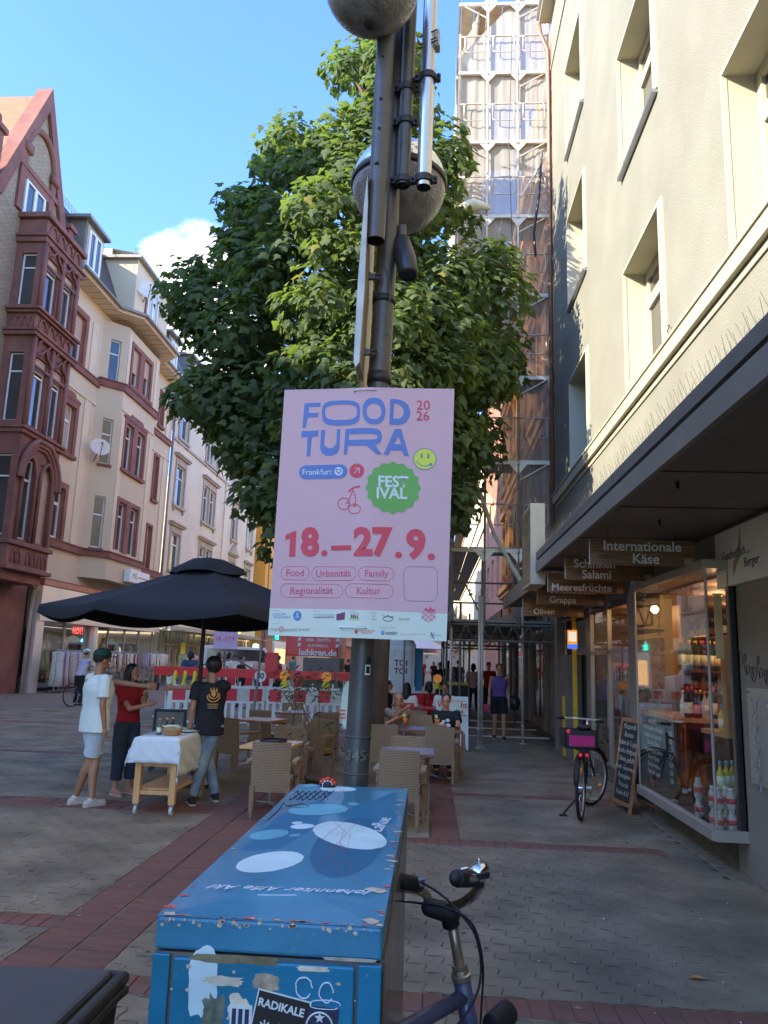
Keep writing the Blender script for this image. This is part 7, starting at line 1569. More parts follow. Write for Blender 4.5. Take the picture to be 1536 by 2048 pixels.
b.add(lo+[Vector((p.x, p.y, 0)) for p in bt], [(0, 1, 2, 3, 4), (9, 8, 7, 6, 5)]+[(i, i+5, (i+1) % 5+5, (i+1) % 5) for i in range(5)]); b.build('body', mat('bin_body', (.035, .032, .03), .6), bx)

# ======================= CAFE TERRACE =======================
random.seed(31)
def weave():
    m = bpy.data.materials.new('rattan_weave'); m.use_nodes = True; t = m.node_tree; p = t.nodes['Principled BSDF']; L = t.links.new; p.inputs['Roughness'].default_value = .55
    tc = t.nodes.new('ShaderNodeTexCoord'); sp_ = t.nodes.new('ShaderNodeSeparateXYZ'); L(tc.outputs['Object'], sp_.inputs[0])
    def M_(op, a, b=None):
        n = t.nodes.new('ShaderNodeMath'); n.operation = op
        for i, v in enumerate((a, b)):
            if v is None: continue
            if isinstance(v, (int, float)): n.inputs[i].default_value = v
            else: L(v, n.inputs[i])
        return n.outputs[0]
    h_ = M_('ADD', sp_.outputs[0], sp_.outputs[1]); row = M_('MULTIPLY', sp_.outputs[2], 62.0); col_ = M_('MULTIPLY', h_, 40.0)
    par = M_('MULTIPLY', M_('FLOOR', row), .5); u_ = M_('FRACT', M_('ADD', col_, par)); v_ = M_('FRACT', row)
    a = M_('MULTIPLY', M_('SINE', M_('MULTIPLY', u_, PI)), M_('SINE', M_('MULTIPLY', v_, PI)))
    r = t.nodes.new('ShaderNodeValToRGB'); r.color_ramp.elements[0].color = (.11, .062, .028, 1); r.color_ramp.elements[1].color = (.62, .39, .185, 1); r.color_ramp.elements[0].position = .05; r.color_ramp.elements[1].position = .42
    L(a, r.inputs[0]); L(r.outputs[0], p.inputs['Base Color']); bp = t.nodes.new('ShaderNodeBump'); bp.inputs['Distance'].default_value = .008; bp.inputs['Strength'].default_value = .9; L(a, bp.inputs['Height']); L(bp.outputs[0], p.inputs['Normal']); MATS['rattan_weave'] = m; return m
rat = weave(); alu = mat('alu_leg', (.5, .5, .5), .3, .9); tabw = mat('table_top', (.33, .18, .09), .35, var=.2, vs=4, stretch=(1, 8, 1), coat=.3); tabd = mat('table_top_brown', (.16, .075, .045), .35, var=.25, vs=5, stretch=(8, 1, 1), coat=.3)
def make_chair(lab_):
    t = thing('rattan_chair', lab_, 'chair', (0, 0, 0), 'rattan armchairs of the cafe terrace')
    b = MB(); n = 8
    for i in range(n):
        x0_, x1_ = -.20+.4*i/n, -.20+.4*(i+1)/n
        def yb(x, z): return -.20-.035*(z-.36)/.42+.0-.025*(1-(x/.2)**2)
        for z0_, z1_ in ((.28, .45), (.45, .62), (.62, .775)):
            A_ = [(x0_, yb(x0_, z0_), z0_), (x1_, yb(x1_, z0_), z0_), (x1_, yb(x1_, z1_), z1_), (x0_, yb(x0_, z1_), z1_)]; b.add(A_+[(x, y+.03, z) for x, y, z in A_], [(0, 1, 2, 3), (4, 7, 6, 5), (3, 2, 6, 7), (0, 4, 5, 1)]+([(0, 3, 7, 4)] if i == 0 else [])+([(1, 5, 6, 2)] if i == n-1 else []))
    b.build('backrest', rat, t)
    b = MB(); b.box(-.20, .20, -.17, .23, .33, .40); b.box(-.21, .21, .20, .24, .30, .405); b.build('seat', rat, t, bevel=.012)
    for s_ in (-1, 1):
        b = MB(); b.box(s_*.235-.03, s_*.235+.03, -.19, .21, .555, .59); b.box(s_*.235-.03, s_*.235+.03, .15, .21, .40, .555); b.build('armrest', rat, t, bevel=.012)
        for y in (-.21, .20):
            b = MB(); w = .023 if y < 0 else .026; xx = .185 if y < 0 else .235
            b.add([(s_*xx+a*w*k, y+c*w*k, z) for z, k in ((.03, .7), (.56 if y > 0 else .34, 1.05)) for a, c in ((-1, -1), (1, -1), (1, 1), (-1, 1))], [(0, 1, 5, 4), (1, 2, 6, 5), (2, 3, 7, 6), (3, 0, 4, 7), (4, 5, 6, 7), (3, 2, 1, 0)], 0)
            b.tube([(s_*xx, y, 0), (s_*xx, y, .03)], .010, 8, 1); b.build('leg', [rat, alu], t)
    return t
CH = [(-1.64, 8.42, .06, 'nearest rattan armchair left of the lamp post, back to the viewer'), (-.29, 8.18, -.03, 'nearest rattan armchair right of the blue cabinet, at the empty brown table'),
      (.14, 11.12, -.02, 'rattan armchair in front of the two seated women, right one'), (-.66, 11.2, .08, 'rattan armchair just right of the lamp post, left of the seated women table'),
      (-.26, 9.2, PI, 'rattan armchair facing the viewer behind the empty brown table'), (-1.78, 10.0, PI+.1, 'rattan armchair facing the viewer behind the table with the tray'),
      (-1.62, 11.2, PI-.4, 'rattan armchair hidden behind the oleander plant'), (-2.75, 11.3, -.5, 'rattan armchair right behind the waiter in black'),
      (-2.72, 13.1, -.3, 'rattan armchair in the second row behind the waiter'), (-2.62, 15.0, PI+.2, 'farthest rattan armchair in front of the barrier'),
      (-.28, 14.5, .1, 'rattan armchair behind the woman in the patterned blouse'), (-.12, 12.9, PI, 'rattan armchair between the two seated women'),
      (.27, 12.35, PI, 'rattan armchair of the woman in the black shirt'), (-.50, 12.3, PI+.1, 'rattan armchair of the woman in the patterned blouse'), (-1.75, 13.2, .3, 'rattan armchair beside the lamp post in the third row')]
c0_ = make_chair(CH[0][3]); first = True
for x, y, a, l_ in CH:
    if first: c0_.location = (x, y, 0); c0_.rotation_euler = (0, 0, a); first = False
    else: dup(c0_, (x, y, 0), a, l_)
def cafe_table(x, y, w, d, a, m_, lab_, z=.69):
    t = thing('cafe_table', lab_, 'table', (0, 0, 0), 'cafe tables of the terrace')
    b = MB(); n = 1
    b.box(-w/2, w/2, -d/2, d/2, z-.035, z); b.build('table_top', m_, t, bevel=.005)
    b = MB(); b.tube([(0, 0, .03), (0, 0, z-.03)], .025, 10); b.build('column', alu, t)
    for k in range(4): b = MB(); q = PI/4+PI/2*k; b.tube([(0, 0, .05), (.3*math.cos(q), .3*math.sin(q), .02)], [.018, .012], 8); b.build('foot', alu, t)
    t.location = (x, y, 0); t.rotation_euler = (0, 0, a); return t
cafe_table(-1.76, 8.9, .52, .74, -.1, mat('table_orange', (.62, .33, .14), .3, var=.12, vs=4, stretch=(1, 8, 1), coat=.4), 'cafe table with light wood top carrying the black tray')
cafe_table(-.24, 8.72, .58, .62, 0, tabd, 'empty dark brown cafe table behind the nearest right chair')
cafe_table(.0, 11.62, .92, .56, .03, tabd, 'dark brown table with orange drinks in front of two women')
cafe_table(-2.62, 12.2, .6, .6, -.3, tabw, 'cafe table with reddish top behind the waiter'); cafe_table(-2.45, 14.1, .6, .6, .1, tabd, 'small far cafe table with a sugar pot near the barrier')
b = MB(); b.lathe([(1e-3, .005), (.15, .005), (.165, .022), (.17, .022), (.155, 0), (1e-3, 0)], (-1.79, 9.08, .692), 32); tag(b.build('serving_tray', black, smooth=True), 'round black serving tray on the light wood cafe table', 'tray')
b = MB(); b.lathe([(.03, 0), (.04, .03), (.03, .07), (.02, .08), (1e-3, .085)], (-2.5, 14.0, .69), 14); tag(b.build('sugar_pot', mat('porcelain', (.7, .7, .68), .3), smooth=True), 'small white sugar pot on the far cafe table', 'pot')
def drink(x, y, l_):
    t = thing('cocktail_glass', l_, 'drink', (x, y, .69)); b = MB(); b.lathe([(.032, 0), (.005, .006), (.005, .07), (.03, .10), (.042, .14), (.036, .18)], (x, y, .69), 16); b.build('glass', clearglass('drink_glass'), t, smooth=True)
    b = MB(); b.lathe([(.004, .075), (.028, .102), (.039, .14), (1e-3, .141)], (x, y, .69), 14); b.build('liquid', mat('aperitif', (.75, .16, .02), .15, emit=(.8, .15, .0), es=.03), t, smooth=True)
    b = MB(); b.prism([(0, 0), (.03, .01), (.02, .06), (-.02, .05)], (x-.02, y-.01, .84), (1, 0, 0), (0, 0, 1), (0, .006, 0)); b.build('orange_slice', mat('orange_slice', (.85, .5, .1), .5), t)
drink(-.36, 11.45, 'stemmed glass of orange aperitif in front of the woman in patterned blouse'); drink(.10, 11.5, 'stemmed glass of orange aperitif in front of the woman in black shirt')
# large black parasol (octagonal)
um = thing('black_parasol', 'large black octagonal parasol with wind vent over the serving cart', 'parasol', (-3.03, 10.2, 0))
UC = Vector((-3.03, 10.2, 0)); ax = math.atan2(-10.2, 3.03); fabd = mat('parasol_cloth', (.0065, .007, .009), .8, var=.15, vs=5, bump=.25, bs=90)
V8 = [UC+Vector((2.03*math.cos(ax+math.radians(10-45*k)), 2.03*math.sin(ax+math.radians(10-45*k)), 2.19)) for k in range(8)]
apx = UC+Vector((0, 0, 2.86))
for k in range(8):
    A_, B_ = V8[k], V8[(k+1) % 8]; b = MB(); n = 8; vs = []; 
    for j in range(n+1):
        for i in range(n+1):
            e = A_.lerp(B_, i/n); p = apx.lerp(e, j/n); sag = math.sin(PI*i/n); p = p+Vector((0, 0, -.055*sag*j/n+.05*math.sin(PI*j/n)*.0-.04*math.sin(PI*j/n))); vs.append(p)
    for i in range(n+1): e = A_.lerp(B_, i/n); vs.append(e+(e-UC-Vector((0, 0, 2.19)))*.01+Vector((0, 0, -.055*math.sin(PI*i/n)-.10-.035*math.sin(PI*i/n))))
    b.add(vs, [(j*(n+1)+i, j*(n+1)+i+1, (j+1)*(n+1)+i+1, (j+1)*(n+1)+i) for j in range(n+1) for i in range(n)]); b.build('canopy_panel', fabd, um, smooth=True)
    b = MB(); b.tube([UC+Vector((0, 0, 2.78)), A_-Vector((0, 0, .03))], .012, 5); b.build('rib', black, um)
b = MB(); vs = []; n = 32
for j, (r_, z_) in enumerate(((.03, 2.93), (.22, 2.90), (.46, 2.77), (.50, 2.70))):
    for i in range(n): a = 2*PI*i/n; w_ = 1+(.10*math.cos(4*a+1)+.05*math.sin(9*a))*(j > 1); vs.append(UC+Vector((r_*w_*math.cos(a), r_*w_*math.sin(a), z_+.02*math.sin(4*a+1)*(j > 1))))
b.add(vs, [(j*n+i, j*n+(i+1) % n, (j+1)*n+(i+1) % n, (j+1)*n+i) for j in range(3) for i in range(n)]+[tuple(range(n))]); b.build('vent', fabd, um, smooth=True)
b = MB(); b.tube([(-3.03, 10.2, 0), (-3.03, 10.2, 2.86)], .028, 12); b.box(-3.3, -2.76, 9.93, 10.47, 0, .05); b.build('pole', black, um)
# folded grey parasol beside the tree
b = MB(); fx, fy = -1.06, 12.4; n = 18; vs = []
for r_, z_ in ((.10, .45), (.15, .8), (.135, 1.35), (.07, 1.55), (.11, 1.75), (.12, 2.2), (.05, 2.8)):
    for i in range(n): a = 2*PI*i/n; w_ = 1+.22*math.cos(6*a+z_*2); vs.append((fx+r_*w_*math.cos(a), fy+r_*w_*math.sin(a), z_))
t = thing('folded_parasol', 'folded grey parasol strapped shut between lamp post and tree trunk', 'parasol', (fx, fy, 0)); b.add(vs, [(j*n+i, j*n+(i+1) % n, (j+1)*n+(i+1) % n, (j+1)*n+i) for j in range(6) for i in range(n)]); b.build('folded_cloth', mat('grey_cloth', (.085, .08, .075), .8, var=.25, vs=7), t, smooth=True)
b = MB(); b.tube([(fx, fy, 0), (fx, fy, 2.85)], .025, 8); b.build('pole', greyd, t); b = MB(); b.tube([(fx, fy, 1.53), (fx, fy, 1.58)], .085, 14); b.build('strap', black, t)
# oleander in a pot
ol = thing('oleander_plant', 'potted oleander with long narrow leaves and bare stems left of the lamp post', 'plant', (-1.33, 9.6, 0)); lg = mat('oleander_leaf', (.035, .065, .028), .45, var=.35, vs=9); lg2 = mat('oleander_leaf_light', (.07, .11, .04), .5, var=.3)
b = MB(); b.lathe([(.12, 0), (.15, .22), (.165, .22), (.165, .25), (.14, .25)], (-1.33, 9.6, 0), 20); b.build('pot', mat('pot_brown', (.10, .06, .04), .8), ol, smooth=True); b = MB(); tips = []
for k in range(9):
    tx_ = random.uniform(-1.78, -.98); ty = 9.6+random.uniform(-.3, .3); tz = random.uniform(1.1, 1.45) if k < 6 else random.uniform(.5, .8); b.tube(smoothpts([Vector((-1.33+random.uniform(-.05, .05), 9.6, .22)), Vector((-1.33+(tx_+1.33)*.2, 9.6+(ty-9.6)*.3, tz*.55)), Vector((tx_, ty, tz))]), .006, 5); tips.append((tx_, ty, tz))
b.build('stems', mat('stem_brown', (.14, .10, .06), .8), ol)
lvs = MB()
for tx_, ty, tz in tips+[(-1.6, 9.5, 1.33), (-1.45, 9.6, 1.38), (-1.2, 9.6, 1.4), (-1.05, 9.6, 1.36), (-1.3, 9.5, 1.25), (-1.15, 9.5, 1.2), (-1.25, 9.45, .95), (-1.15, 9.5, .85)]:
    for i in range(26 if tz > 1 else 18):
        p = Vector((tx_, ty, tz))+Vector((random.gauss(0, .085), random.gauss(0, .09), random.gauss(0, .065))); d_ = Vector((random.gauss(0, 1), random.gauss(0, 1), random.gauss(-.35, .6))).normalized()*random.uniform(.07, .14); s_ = d_.cross(Vector((random.random(), random.random(), 1))).normalized()*.011
        lvs.add([p, p+d_*.45+s_, p+d_, p+d_*.45-s_, p+d_*.5+Vector((0, 0, .004))], [(0, 1, 4), (1, 2, 4), (2, 3, 4), (3, 0, 4)], 0 if random.random() < .75 else 1)
stuff(lvs.build('leaves', [lg, lg2], ol))
# serving cart
ct = thing('serving_cart', 'wooden serving cart on castors with two slatted shelves, under a white cloth', 'serving cart', (-2.9, 8.7, 0)); pine = mat('pine', (.50, .30, .13), .55, var=.18, vs=5, stretch=(6, 6, .7), bump=.1); casm = mat('castor_grey', (.38, .42, .45), .5)
cx0, cx1, cy0, cy1, cz = -3.055, -2.62, 8.22, 9.32, .775
for x in (cx0+.03, cx1-.03):
    for y in (cy0+.03, cy1-.03):
        b = MB(); b.box(x-.033, x+.033, y-.033, y+.033, .11, cz-.02); b.build('leg', pine, ct, bevel=.004)
        q = MB(); q.tube([(x-.014, y, .045), (x+.014, y, .045)], .045, 20); q.build('castor', casm, ct, smooth=False); q = MB(); q.box(x-.024, x+.024, y-.02, y+.02, .095, .112); q.tube([(x-.02, y, .045), (x+.02, y, .045)], .012, 8); q.box(x-.022, x-.016, y-.015, y+.015, .04, .1); q.box(x+.016, x+.022, y-.015, y+.015, .04, .1); q.build('castor_fork', metal, ct)
b = MB(); b.box(cx0, cx1, cy0, cy1, cz-.02, cz); b.build('top_board', pine, ct)
for z in (.22, .50):
    b = MB(); b.box(cx0+.06, cx1-.06, cy0+.02, cy0+.045, z-.02, z+.02); b.box(cx0+.06, cx1-.06, cy1-.045, cy1-.02, z-.02, z+.02); b.build('rail', pine, ct)
    yy = cy0+.07
    while yy < cy1-.05: b = MB(); b.box(cx0+.005, cx1-.005, yy, yy+.034, z+.021, z+.036); b.build('slat', pine, ct); yy += .052
# cloth draped over the cart
n1, n2 = 30, 46; vs = []; x0_, x1_, y0_, y1_ = cx0-.20, cx1+.42, cy0-.28, cy1+.10
for j in range(n2+1):
    for i in range(n1+1):
        x = x0_+(x1_-x0_)*i/n1; y = y0_+(y1_-y0_)*j/n2; dx = max(cx0-.012-x, x-cx1-.012, 0); dy = max(cy0-.012-y, y-cy1-.012, 0); dr = max(dx, dy)+.25*min(dx, dy); X = min(max(x, cx0-.012), cx1+.012); Y = min(max(y, cy0-.012), cy1+.012)
        f_ = .012*math.sin(i*1.3+j*.4)+.010*math.sin(j*.9); ox = (1 if x > cx1 else -1)*(dx > 0)*(.012+.10*dr*(dx > 0)*(x < cx0)*2.0+abs(f_)*min(dr*6, 1)); oy = -(dy > 0)*(y < cy0)*(.01+.08*dr+abs(f_)*min(dr*6, 1)); vs.append((X+ox, Y+oy, cz+.006-dr*.97+.0015*math.sin(i*2.1)*math.cos(j*1.7)))
b = MB(); b.add(vs, [(j*(n1+1)+i, j*(n1+1)+i+1, (j+1)*(n1+1)+i+1, (j+1)*(n1+1)+i) for j in range(n2) for i in range(n1)]); o = b.build('white_cloth', mat('linen', (.66, .66, .67), .9, var=.06, vs=20, bump=.4, bs=120), smooth=True); tag(o, 'white linen cloth draped unevenly over the wooden serving cart', 'cloth'); sm = o.modifiers.new('s', 'SOLIDIFY'); sm.thickness = .003
b = MB(); ccx, ccy = -2.76, 8.42; b.lathe([(.075, 0), (.10, .05), (.105, .075), (.098, .075), (.07, .008), (1e-3, .008)], (ccx, ccy, cz+.01), 24)
for k in range(5): b.tube([(ccx+(.078+.006*k)*math.cos(a), ccy+(.078+.006*k)*math.sin(a), cz+.02+.013*k+.003*math.sin(a*14+k*PI)) for a in [2*PI*i/56 for i in range(57)]], .006, 5, 0, False)
for s_ in (-1, 1): b.tube([(ccx+s_*.098, ccy-.02, cz+.08), (ccx+s_*.10, ccy-.01, cz+.11), (ccx+s_*.10, ccy+.01, cz+.11), (ccx+s_*.098, ccy+.02, cz+.08)], .005, 5)
tag(b.build('bread_basket', mat('wicker', (.36, .20, .09), .6, var=.25, vs=60), smooth=True), 'small round wicker basket of napkins on the white covered cart', 'basket')
b = MB()
for k in range(12): a = random.uniform(-.5, .5); b.box(-.07, .07, -.012, .012, 0, .006, M=Matrix.Translation((-2.76+random.uniform(-.04, .04), 8.42+random.uniform(-.05, .05), cz+.075+k*.003)) @ Matrix.Rotation(a, 4, 'Z'))
tag(b.build('napkins', mat('linen2', (.6, .58, .52), .9)), 'folded napkins and cutlery heaped in the wicker basket', 'napkins')
for k, (x, y, l_) in enumerate(((-2.90, 8.40, 'small oil bottle with cork ball, left of the wicker basket'), (-2.86, 8.52, 'dark sauce bottle behind the cork topped oil bottle'), (-2.83, 8.62, 'dark vinegar bottle behind the wicker basket'))):
    t = thing('condiment_bottle', l_, 'bottle', (x, y, cz)); b = MB(); b.lathe([(.024, 0), (.026, .01), (.026, .09), (.012, .12), (.012, .15)], (x, y, cz+.008), 14); b.build('glass', dk if k else mat('oil_glass', (.10, .10, .04), .1), t, smooth=True)
    b = MB(); b.lathe([(.0265, .03), (.0265, .08)], (x, y, cz+.008), 14); b.build('label', lab, t); b = MB(); b.ell((x, y, cz+.167), .016, 8); b.build('stopper', wood2, t, smooth=True)
pla = mat('plate_white', (.65, .65, .63), .3); 
for k in range(6): b = MB(); b.lathe([(1e-3, 0), (.055, 0), (.085, .012), (.085, .016), (.05, .006), (1e-3, .006)], (-2.8+.12*(k % 2), 8.75+.13*(k//2), cz+.008+.012*(k % 3)), 20); tag(b.build('plate', pla, smooth=True), 'white plate %s on the covered cart' % ['nearest the basket', 'right of the nearest plate', 'in the middle left', 'in the middle right', 'at the far left end', 'at the far right end'][k], 'plate')
b = MB()
for k in range(9): b.box(-.08, .08, -.006, .006, 0, .004, M=Matrix.Translation((-2.98, 8.36+.05*k, cz+.012)) @ Matrix.Rotation(.15*(k % 3), 4, 'Z'))
tag(stuff(b.build('cutlery', metal)), 'row of knives and forks lying along the left edge of the cart', 'cutlery')
# boards
def aboard(name, lab_, x, y, w, h_, ang, mf, mb2, d=.38, gap=.04):
    t = thing(name, lab_, 'board', (0, 0, 0)); zt = h_
    for s_ in (-1, 1):
        M_ = Matrix.Translation((0, s_*d/2, 0)) @ Matrix.Rotation(s_*math.atan2(d/2, zt), 4, 'X'); b = MB()
        for a in ((-w/2, -w/2+gap), (w/2-gap, w/2)): b.box(a[0], a[1], -.012, .012, 0, zt, M=M_)
        b.box(-w/2+gap, w/2-gap, -.012, .012, zt-gap, zt, M=M_); b.box(-w/2+gap, w/2-gap, -.012, .012, .07, .07+gap, M=M_); b.build('frame', mf, t)
        b = MB(); b.box(-w/2+gap, w/2-gap, -.006, .006, .07+gap, zt-gap, M=M_); b.build('panel', mb2, t)
    t.location = (x, y, 0); t.rotation_euler = (0, 0, ang); t.matrix_basis = Matrix.Translation((x, y, 0)) @ Matrix.Rotation(ang, 4, 'Z'); return t
chalkb = mat('chalkboard', (.025, .027, .03), .7, var=.5, vs=8); chalk = mat('chalk', (.6, .6, .58), .9, var=.4, vs=80); oak = mat('board_wood', (.30, .15, .075), .6, var=.2, vs=5)
def chalk_lines(t, M_, lines, size, w, y0_, dy, xs=0):
    for k, s in enumerate(lines):
        cu = bpy.data.curves.new('c', 'FONT'); cu.body = s; cu.size = size; cu.align_x = 'CENTER'; cu.shear = .3; cu.resolution_u = 1; tmp = bpy.data.objects.new('tmp', cu); me = bpy.data.meshes.new_from_object(tmp); bpy.data.objects.remove(tmp); me.materials.clear(); me.materials.append(chalk); me.name = 'chalk_lettering'
        me.transform(M_ @ Matrix.Translation((xs, 0, y0_-dy*k)) @ Matrix.Rotation(PI/2, 4, 'X')); o = put('chalk_lettering', me, t, world=False)
sb = aboard('sandwich_board', 'wood framed chalk sandwich board leaning beside the shop window', 2.42, 9.72, .56, 1.06, PI/2+PI+.15, oak, chalkb, .34)
chalk_lines(sb, Matrix.Translation((0, -.182, 0)) @ Matrix.Rotation(-.158, 4, 'X'), ['Mozzarella', 'Burrata', 'Salami & Coppa', 'frische Antipasti', 'Oliven gefüllt', 'Pesto Genovese', 'Parmigiano', 'Focaccia', 'Panini 4,50'], .085, .5, .94, .095)
ib = thing('chalk_menu', 'black chalk price board hanging inside the shop window under the counter', 'board', (2.40, 8.4, 1.1)); b = MB(); b.box(2.385, 2.397, 7.97, 9.14, .5, 1.14); b.build('panel', chalkb, ib)
for k, (s, p_) in enumerate((('ANGEBOT', ''), ('Ital. Mortadella mit Pistazien', '14,90'), ('Bergkäse und Ziegenkäse', '9,20'), ('Culatello di Zibello', '12,29'), ('Luftgetrockneter Schinken', '10,24'), ('Diverse Pralinen', '16,24'), ('Gemüse Antipasti', '5,20'), ('Feigen-Senf-Sauce', '5,00'))):
    for s2, yy in ((s, 8.72), (p_, 8.1)):
        if s2: text(s2, 'chalk_lettering', chalk, ib, (2.383, yy, 1.09-.075*k), .07, right=(0, -1, 0), ext=.0005, sx=.9)
wb = aboard('white_board_stand', 'white framed advertising stand with red and black lettering behind the woman in black', .42, 15.5, .62, 1.0, .05, pvc, mat('board_white', (.62, .6, .55), .6), .3)
for s, z, m_, sz in (('W       ht', .84, mat('ad_red', (.45, .06, .05), .5), .15), ('C       ion', .72, inkd, .11)): 
    cu = None; text(s, 'lettering', m_, None, (.42, 15.335+.03, z), sz, ext=.001, bold=.02); o = C.objects[-1]; o.parent = wb; o.matrix_parent_inverse = wb.matrix_basis.inverted()
b = MB(); b.box(.14, .70, 15.345, 15.35, .64, .655); b.box(.14, .70, 15.345, 15.35, .91, .92); b.build('red_rule', MATS['ad_red'], wb)
bb = aboard('black_menu_stand', 'black framed grey menu stand behind the serving cart', -3.75, 11.3, .46, .86, .2, black, mat('board_grey', (.2, .2, .2), .5), .3)
# bicycle with pink basket by the shop
b2k = thing('black_bicycle', 'black city bicycle with pink crate liner parked on its stand by the shop window', 'bicycle', (1.9, 9.4, 0)); hv = Vector((.30, .95, 0)).normalized(); ra = Vector((1.66, 8.98, .34)); fa_ = ra+hv*1.02; fh = Vector((.72, .69, 0)).normalized(); silver = mat('rim_silver', (.5, .5, .5), .3, .8)
wheel(b2k, ra, hv, .34, .019, silver); wheel(b2k, fa_, fh, .34, .019, silver); fender(b2k, ra, hv, .3, 2.9); fender(b2k, fa_, fh, .4, 2.6)
bbk = ra+hv*.44-Vector((0, 0, .06)); ht = fa_-fh*.05-hv*.16+Vector((0, 0, .52)); st_ = ra+hv*.28+Vector((0, 0, .42))
b = MB(); b.tube([bbk, st_], .016, 8); b.tube([bbk, ht-Vector((0, 0, .08))], .02, 8); b.tube([st_, ht], .016, 8); b.tube([ra+Vector((.05, 0, 0)), bbk], .011, 6); b.tube([ra-Vector((.05, 0, 0)), bbk], .011, 6); b.tube([ra+Vector((.05, 0, 0)), st_], .009, 6); b.tube([ht+Vector((0, 0, .04)), ht-Vector((0, 0, .14))], .02, 8); b.tube([ht-Vector((0, 0, .14)), fa_+Vector((.045, 0, 0))], .012, 6); b.tube([ht-Vector((0, 0, .14)), fa_-Vector((.045, 0, 0))], .012, 6); b.build('frame', black, b2k, smooth=True)
b = MB(); b.tube([st_, st_+Vector((0, -.05, .18))], .013, 8); b.build('seat_post', silver, b2k); b = MB(); b.ell(st_+Vector((0, -.07, .21)), (.075, .13, .035), 10); b.build('saddle', rub, b2k, smooth=True)
b = MB(); hh = ht+Vector((.02, .0, .16)); pr_ = Vector((-fh.y, fh.x, 0)); b.tube([ht, hh], .014, 8); b.tube(smoothpts([hh-fh*.10+pr_*.28, hh+pr_*.18, hh, hh-pr_*.18, hh-fh*.10-pr_*.28]), .012, 8); b.build('handlebar', silver, b2k, smooth=True)
for s_ in (-1, 1): b = MB(); a = hh-fh*.10+pr_*.28*s_; b.tube([a, a-fh*.12], .018, 8); b.build('grip', rub, b2k)
b = MB(); b.tube([bbk+Vector((-.06, 0, 0)), bbk+Vector((.06, 0, 0))], .05, 12); b.tube([bbk+Vector((.06, 0, 0)), bbk+Vector((.07, .12, -.12))], .01, 6); b.box(bbk.x+.07, bbk.x+.16, bbk.y+.09, bbk.y+.16, bbk.z-.14, bbk.z-.11); b.build('crank', silver, b2k)
b = MB(); b.tube([bbk+Vector((-.03, -.1, 0)), (1.50, 9.2, .02)], .012, 6); b.box(1.46, 1.54, 9.18, 9.22, 0, .02); b.build('kick_stand', rub, b2k)
b = MB(); rk = ra+Vector((0, 0, .42)); b.box(rk.x-.06, rk.x+.06, rk.y-.22, rk.y+.22, rk.z-.01, rk.z+.01, M=None); b.build('rack', black, b2k)
b = MB(); bw = .17
for (xa, xb, ya, yb) in ((-bw, bw, -.2, -.19), (-bw, bw, .19, .2), (-bw, -bw+.01, -.2, .2), (bw-.01, bw, -.2, .2), (-bw, bw, -.2, .2)): b.box(rk.x+xa-.02, rk.x+xb-.02, rk.y+ya, rk.y+yb, rk.z+.01, rk.z+(.2 if (xb-xa < .02 or yb-ya < .02) else .02))
b.build('crate', mat('crate_black', (.02, .02, .022), .5), b2k)
b = MB(); b.box(rk.x-.15, rk.x+.12, rk.y-.206, rk.y-.2, rk.z+.04, rk.z+.15); b.box(rk.x-.13, rk.x+.1, rk.y-.17, rk.y+.1, rk.z+.03, rk.z+.17); b.build('crate_liner', mat('pink_liner', (.38, .015, .14), .6), b2k)
b = MB(); b.ell((rk.x-.04, rk.y-.24, rk.z-.05), (.022, .012, .022), 8); b.ell((rk.x+.03, rk.y-.24, rk.z-.05), (.022, .012, .022), 8); b.ell((rk.x-.16, rk.y-.215, rk.z+.19), (.022, .012, .025), 8); b.build('rear_light', mat('rear_red', (.6, .03, .04), .3, emit=(1, .05, .08), es=.03), b2k, smooth=True)
b = MB(); p_ = fa_+fh*.0+Vector((0, 0, 0)); b.box(p_.x+.10, p_.x+.14, p_.y+.09, p_.y+.11, p_.z-.12, p_.z-.10); b.ell(ra+hv*.0+Vector((-.01, -.1, .2)), (.008, .02, .03), 6); b.build('spoke_reflector', mat('amber', (.8, .25, .02), .3, emit=(1, .3, .02), es=.03), b2k)

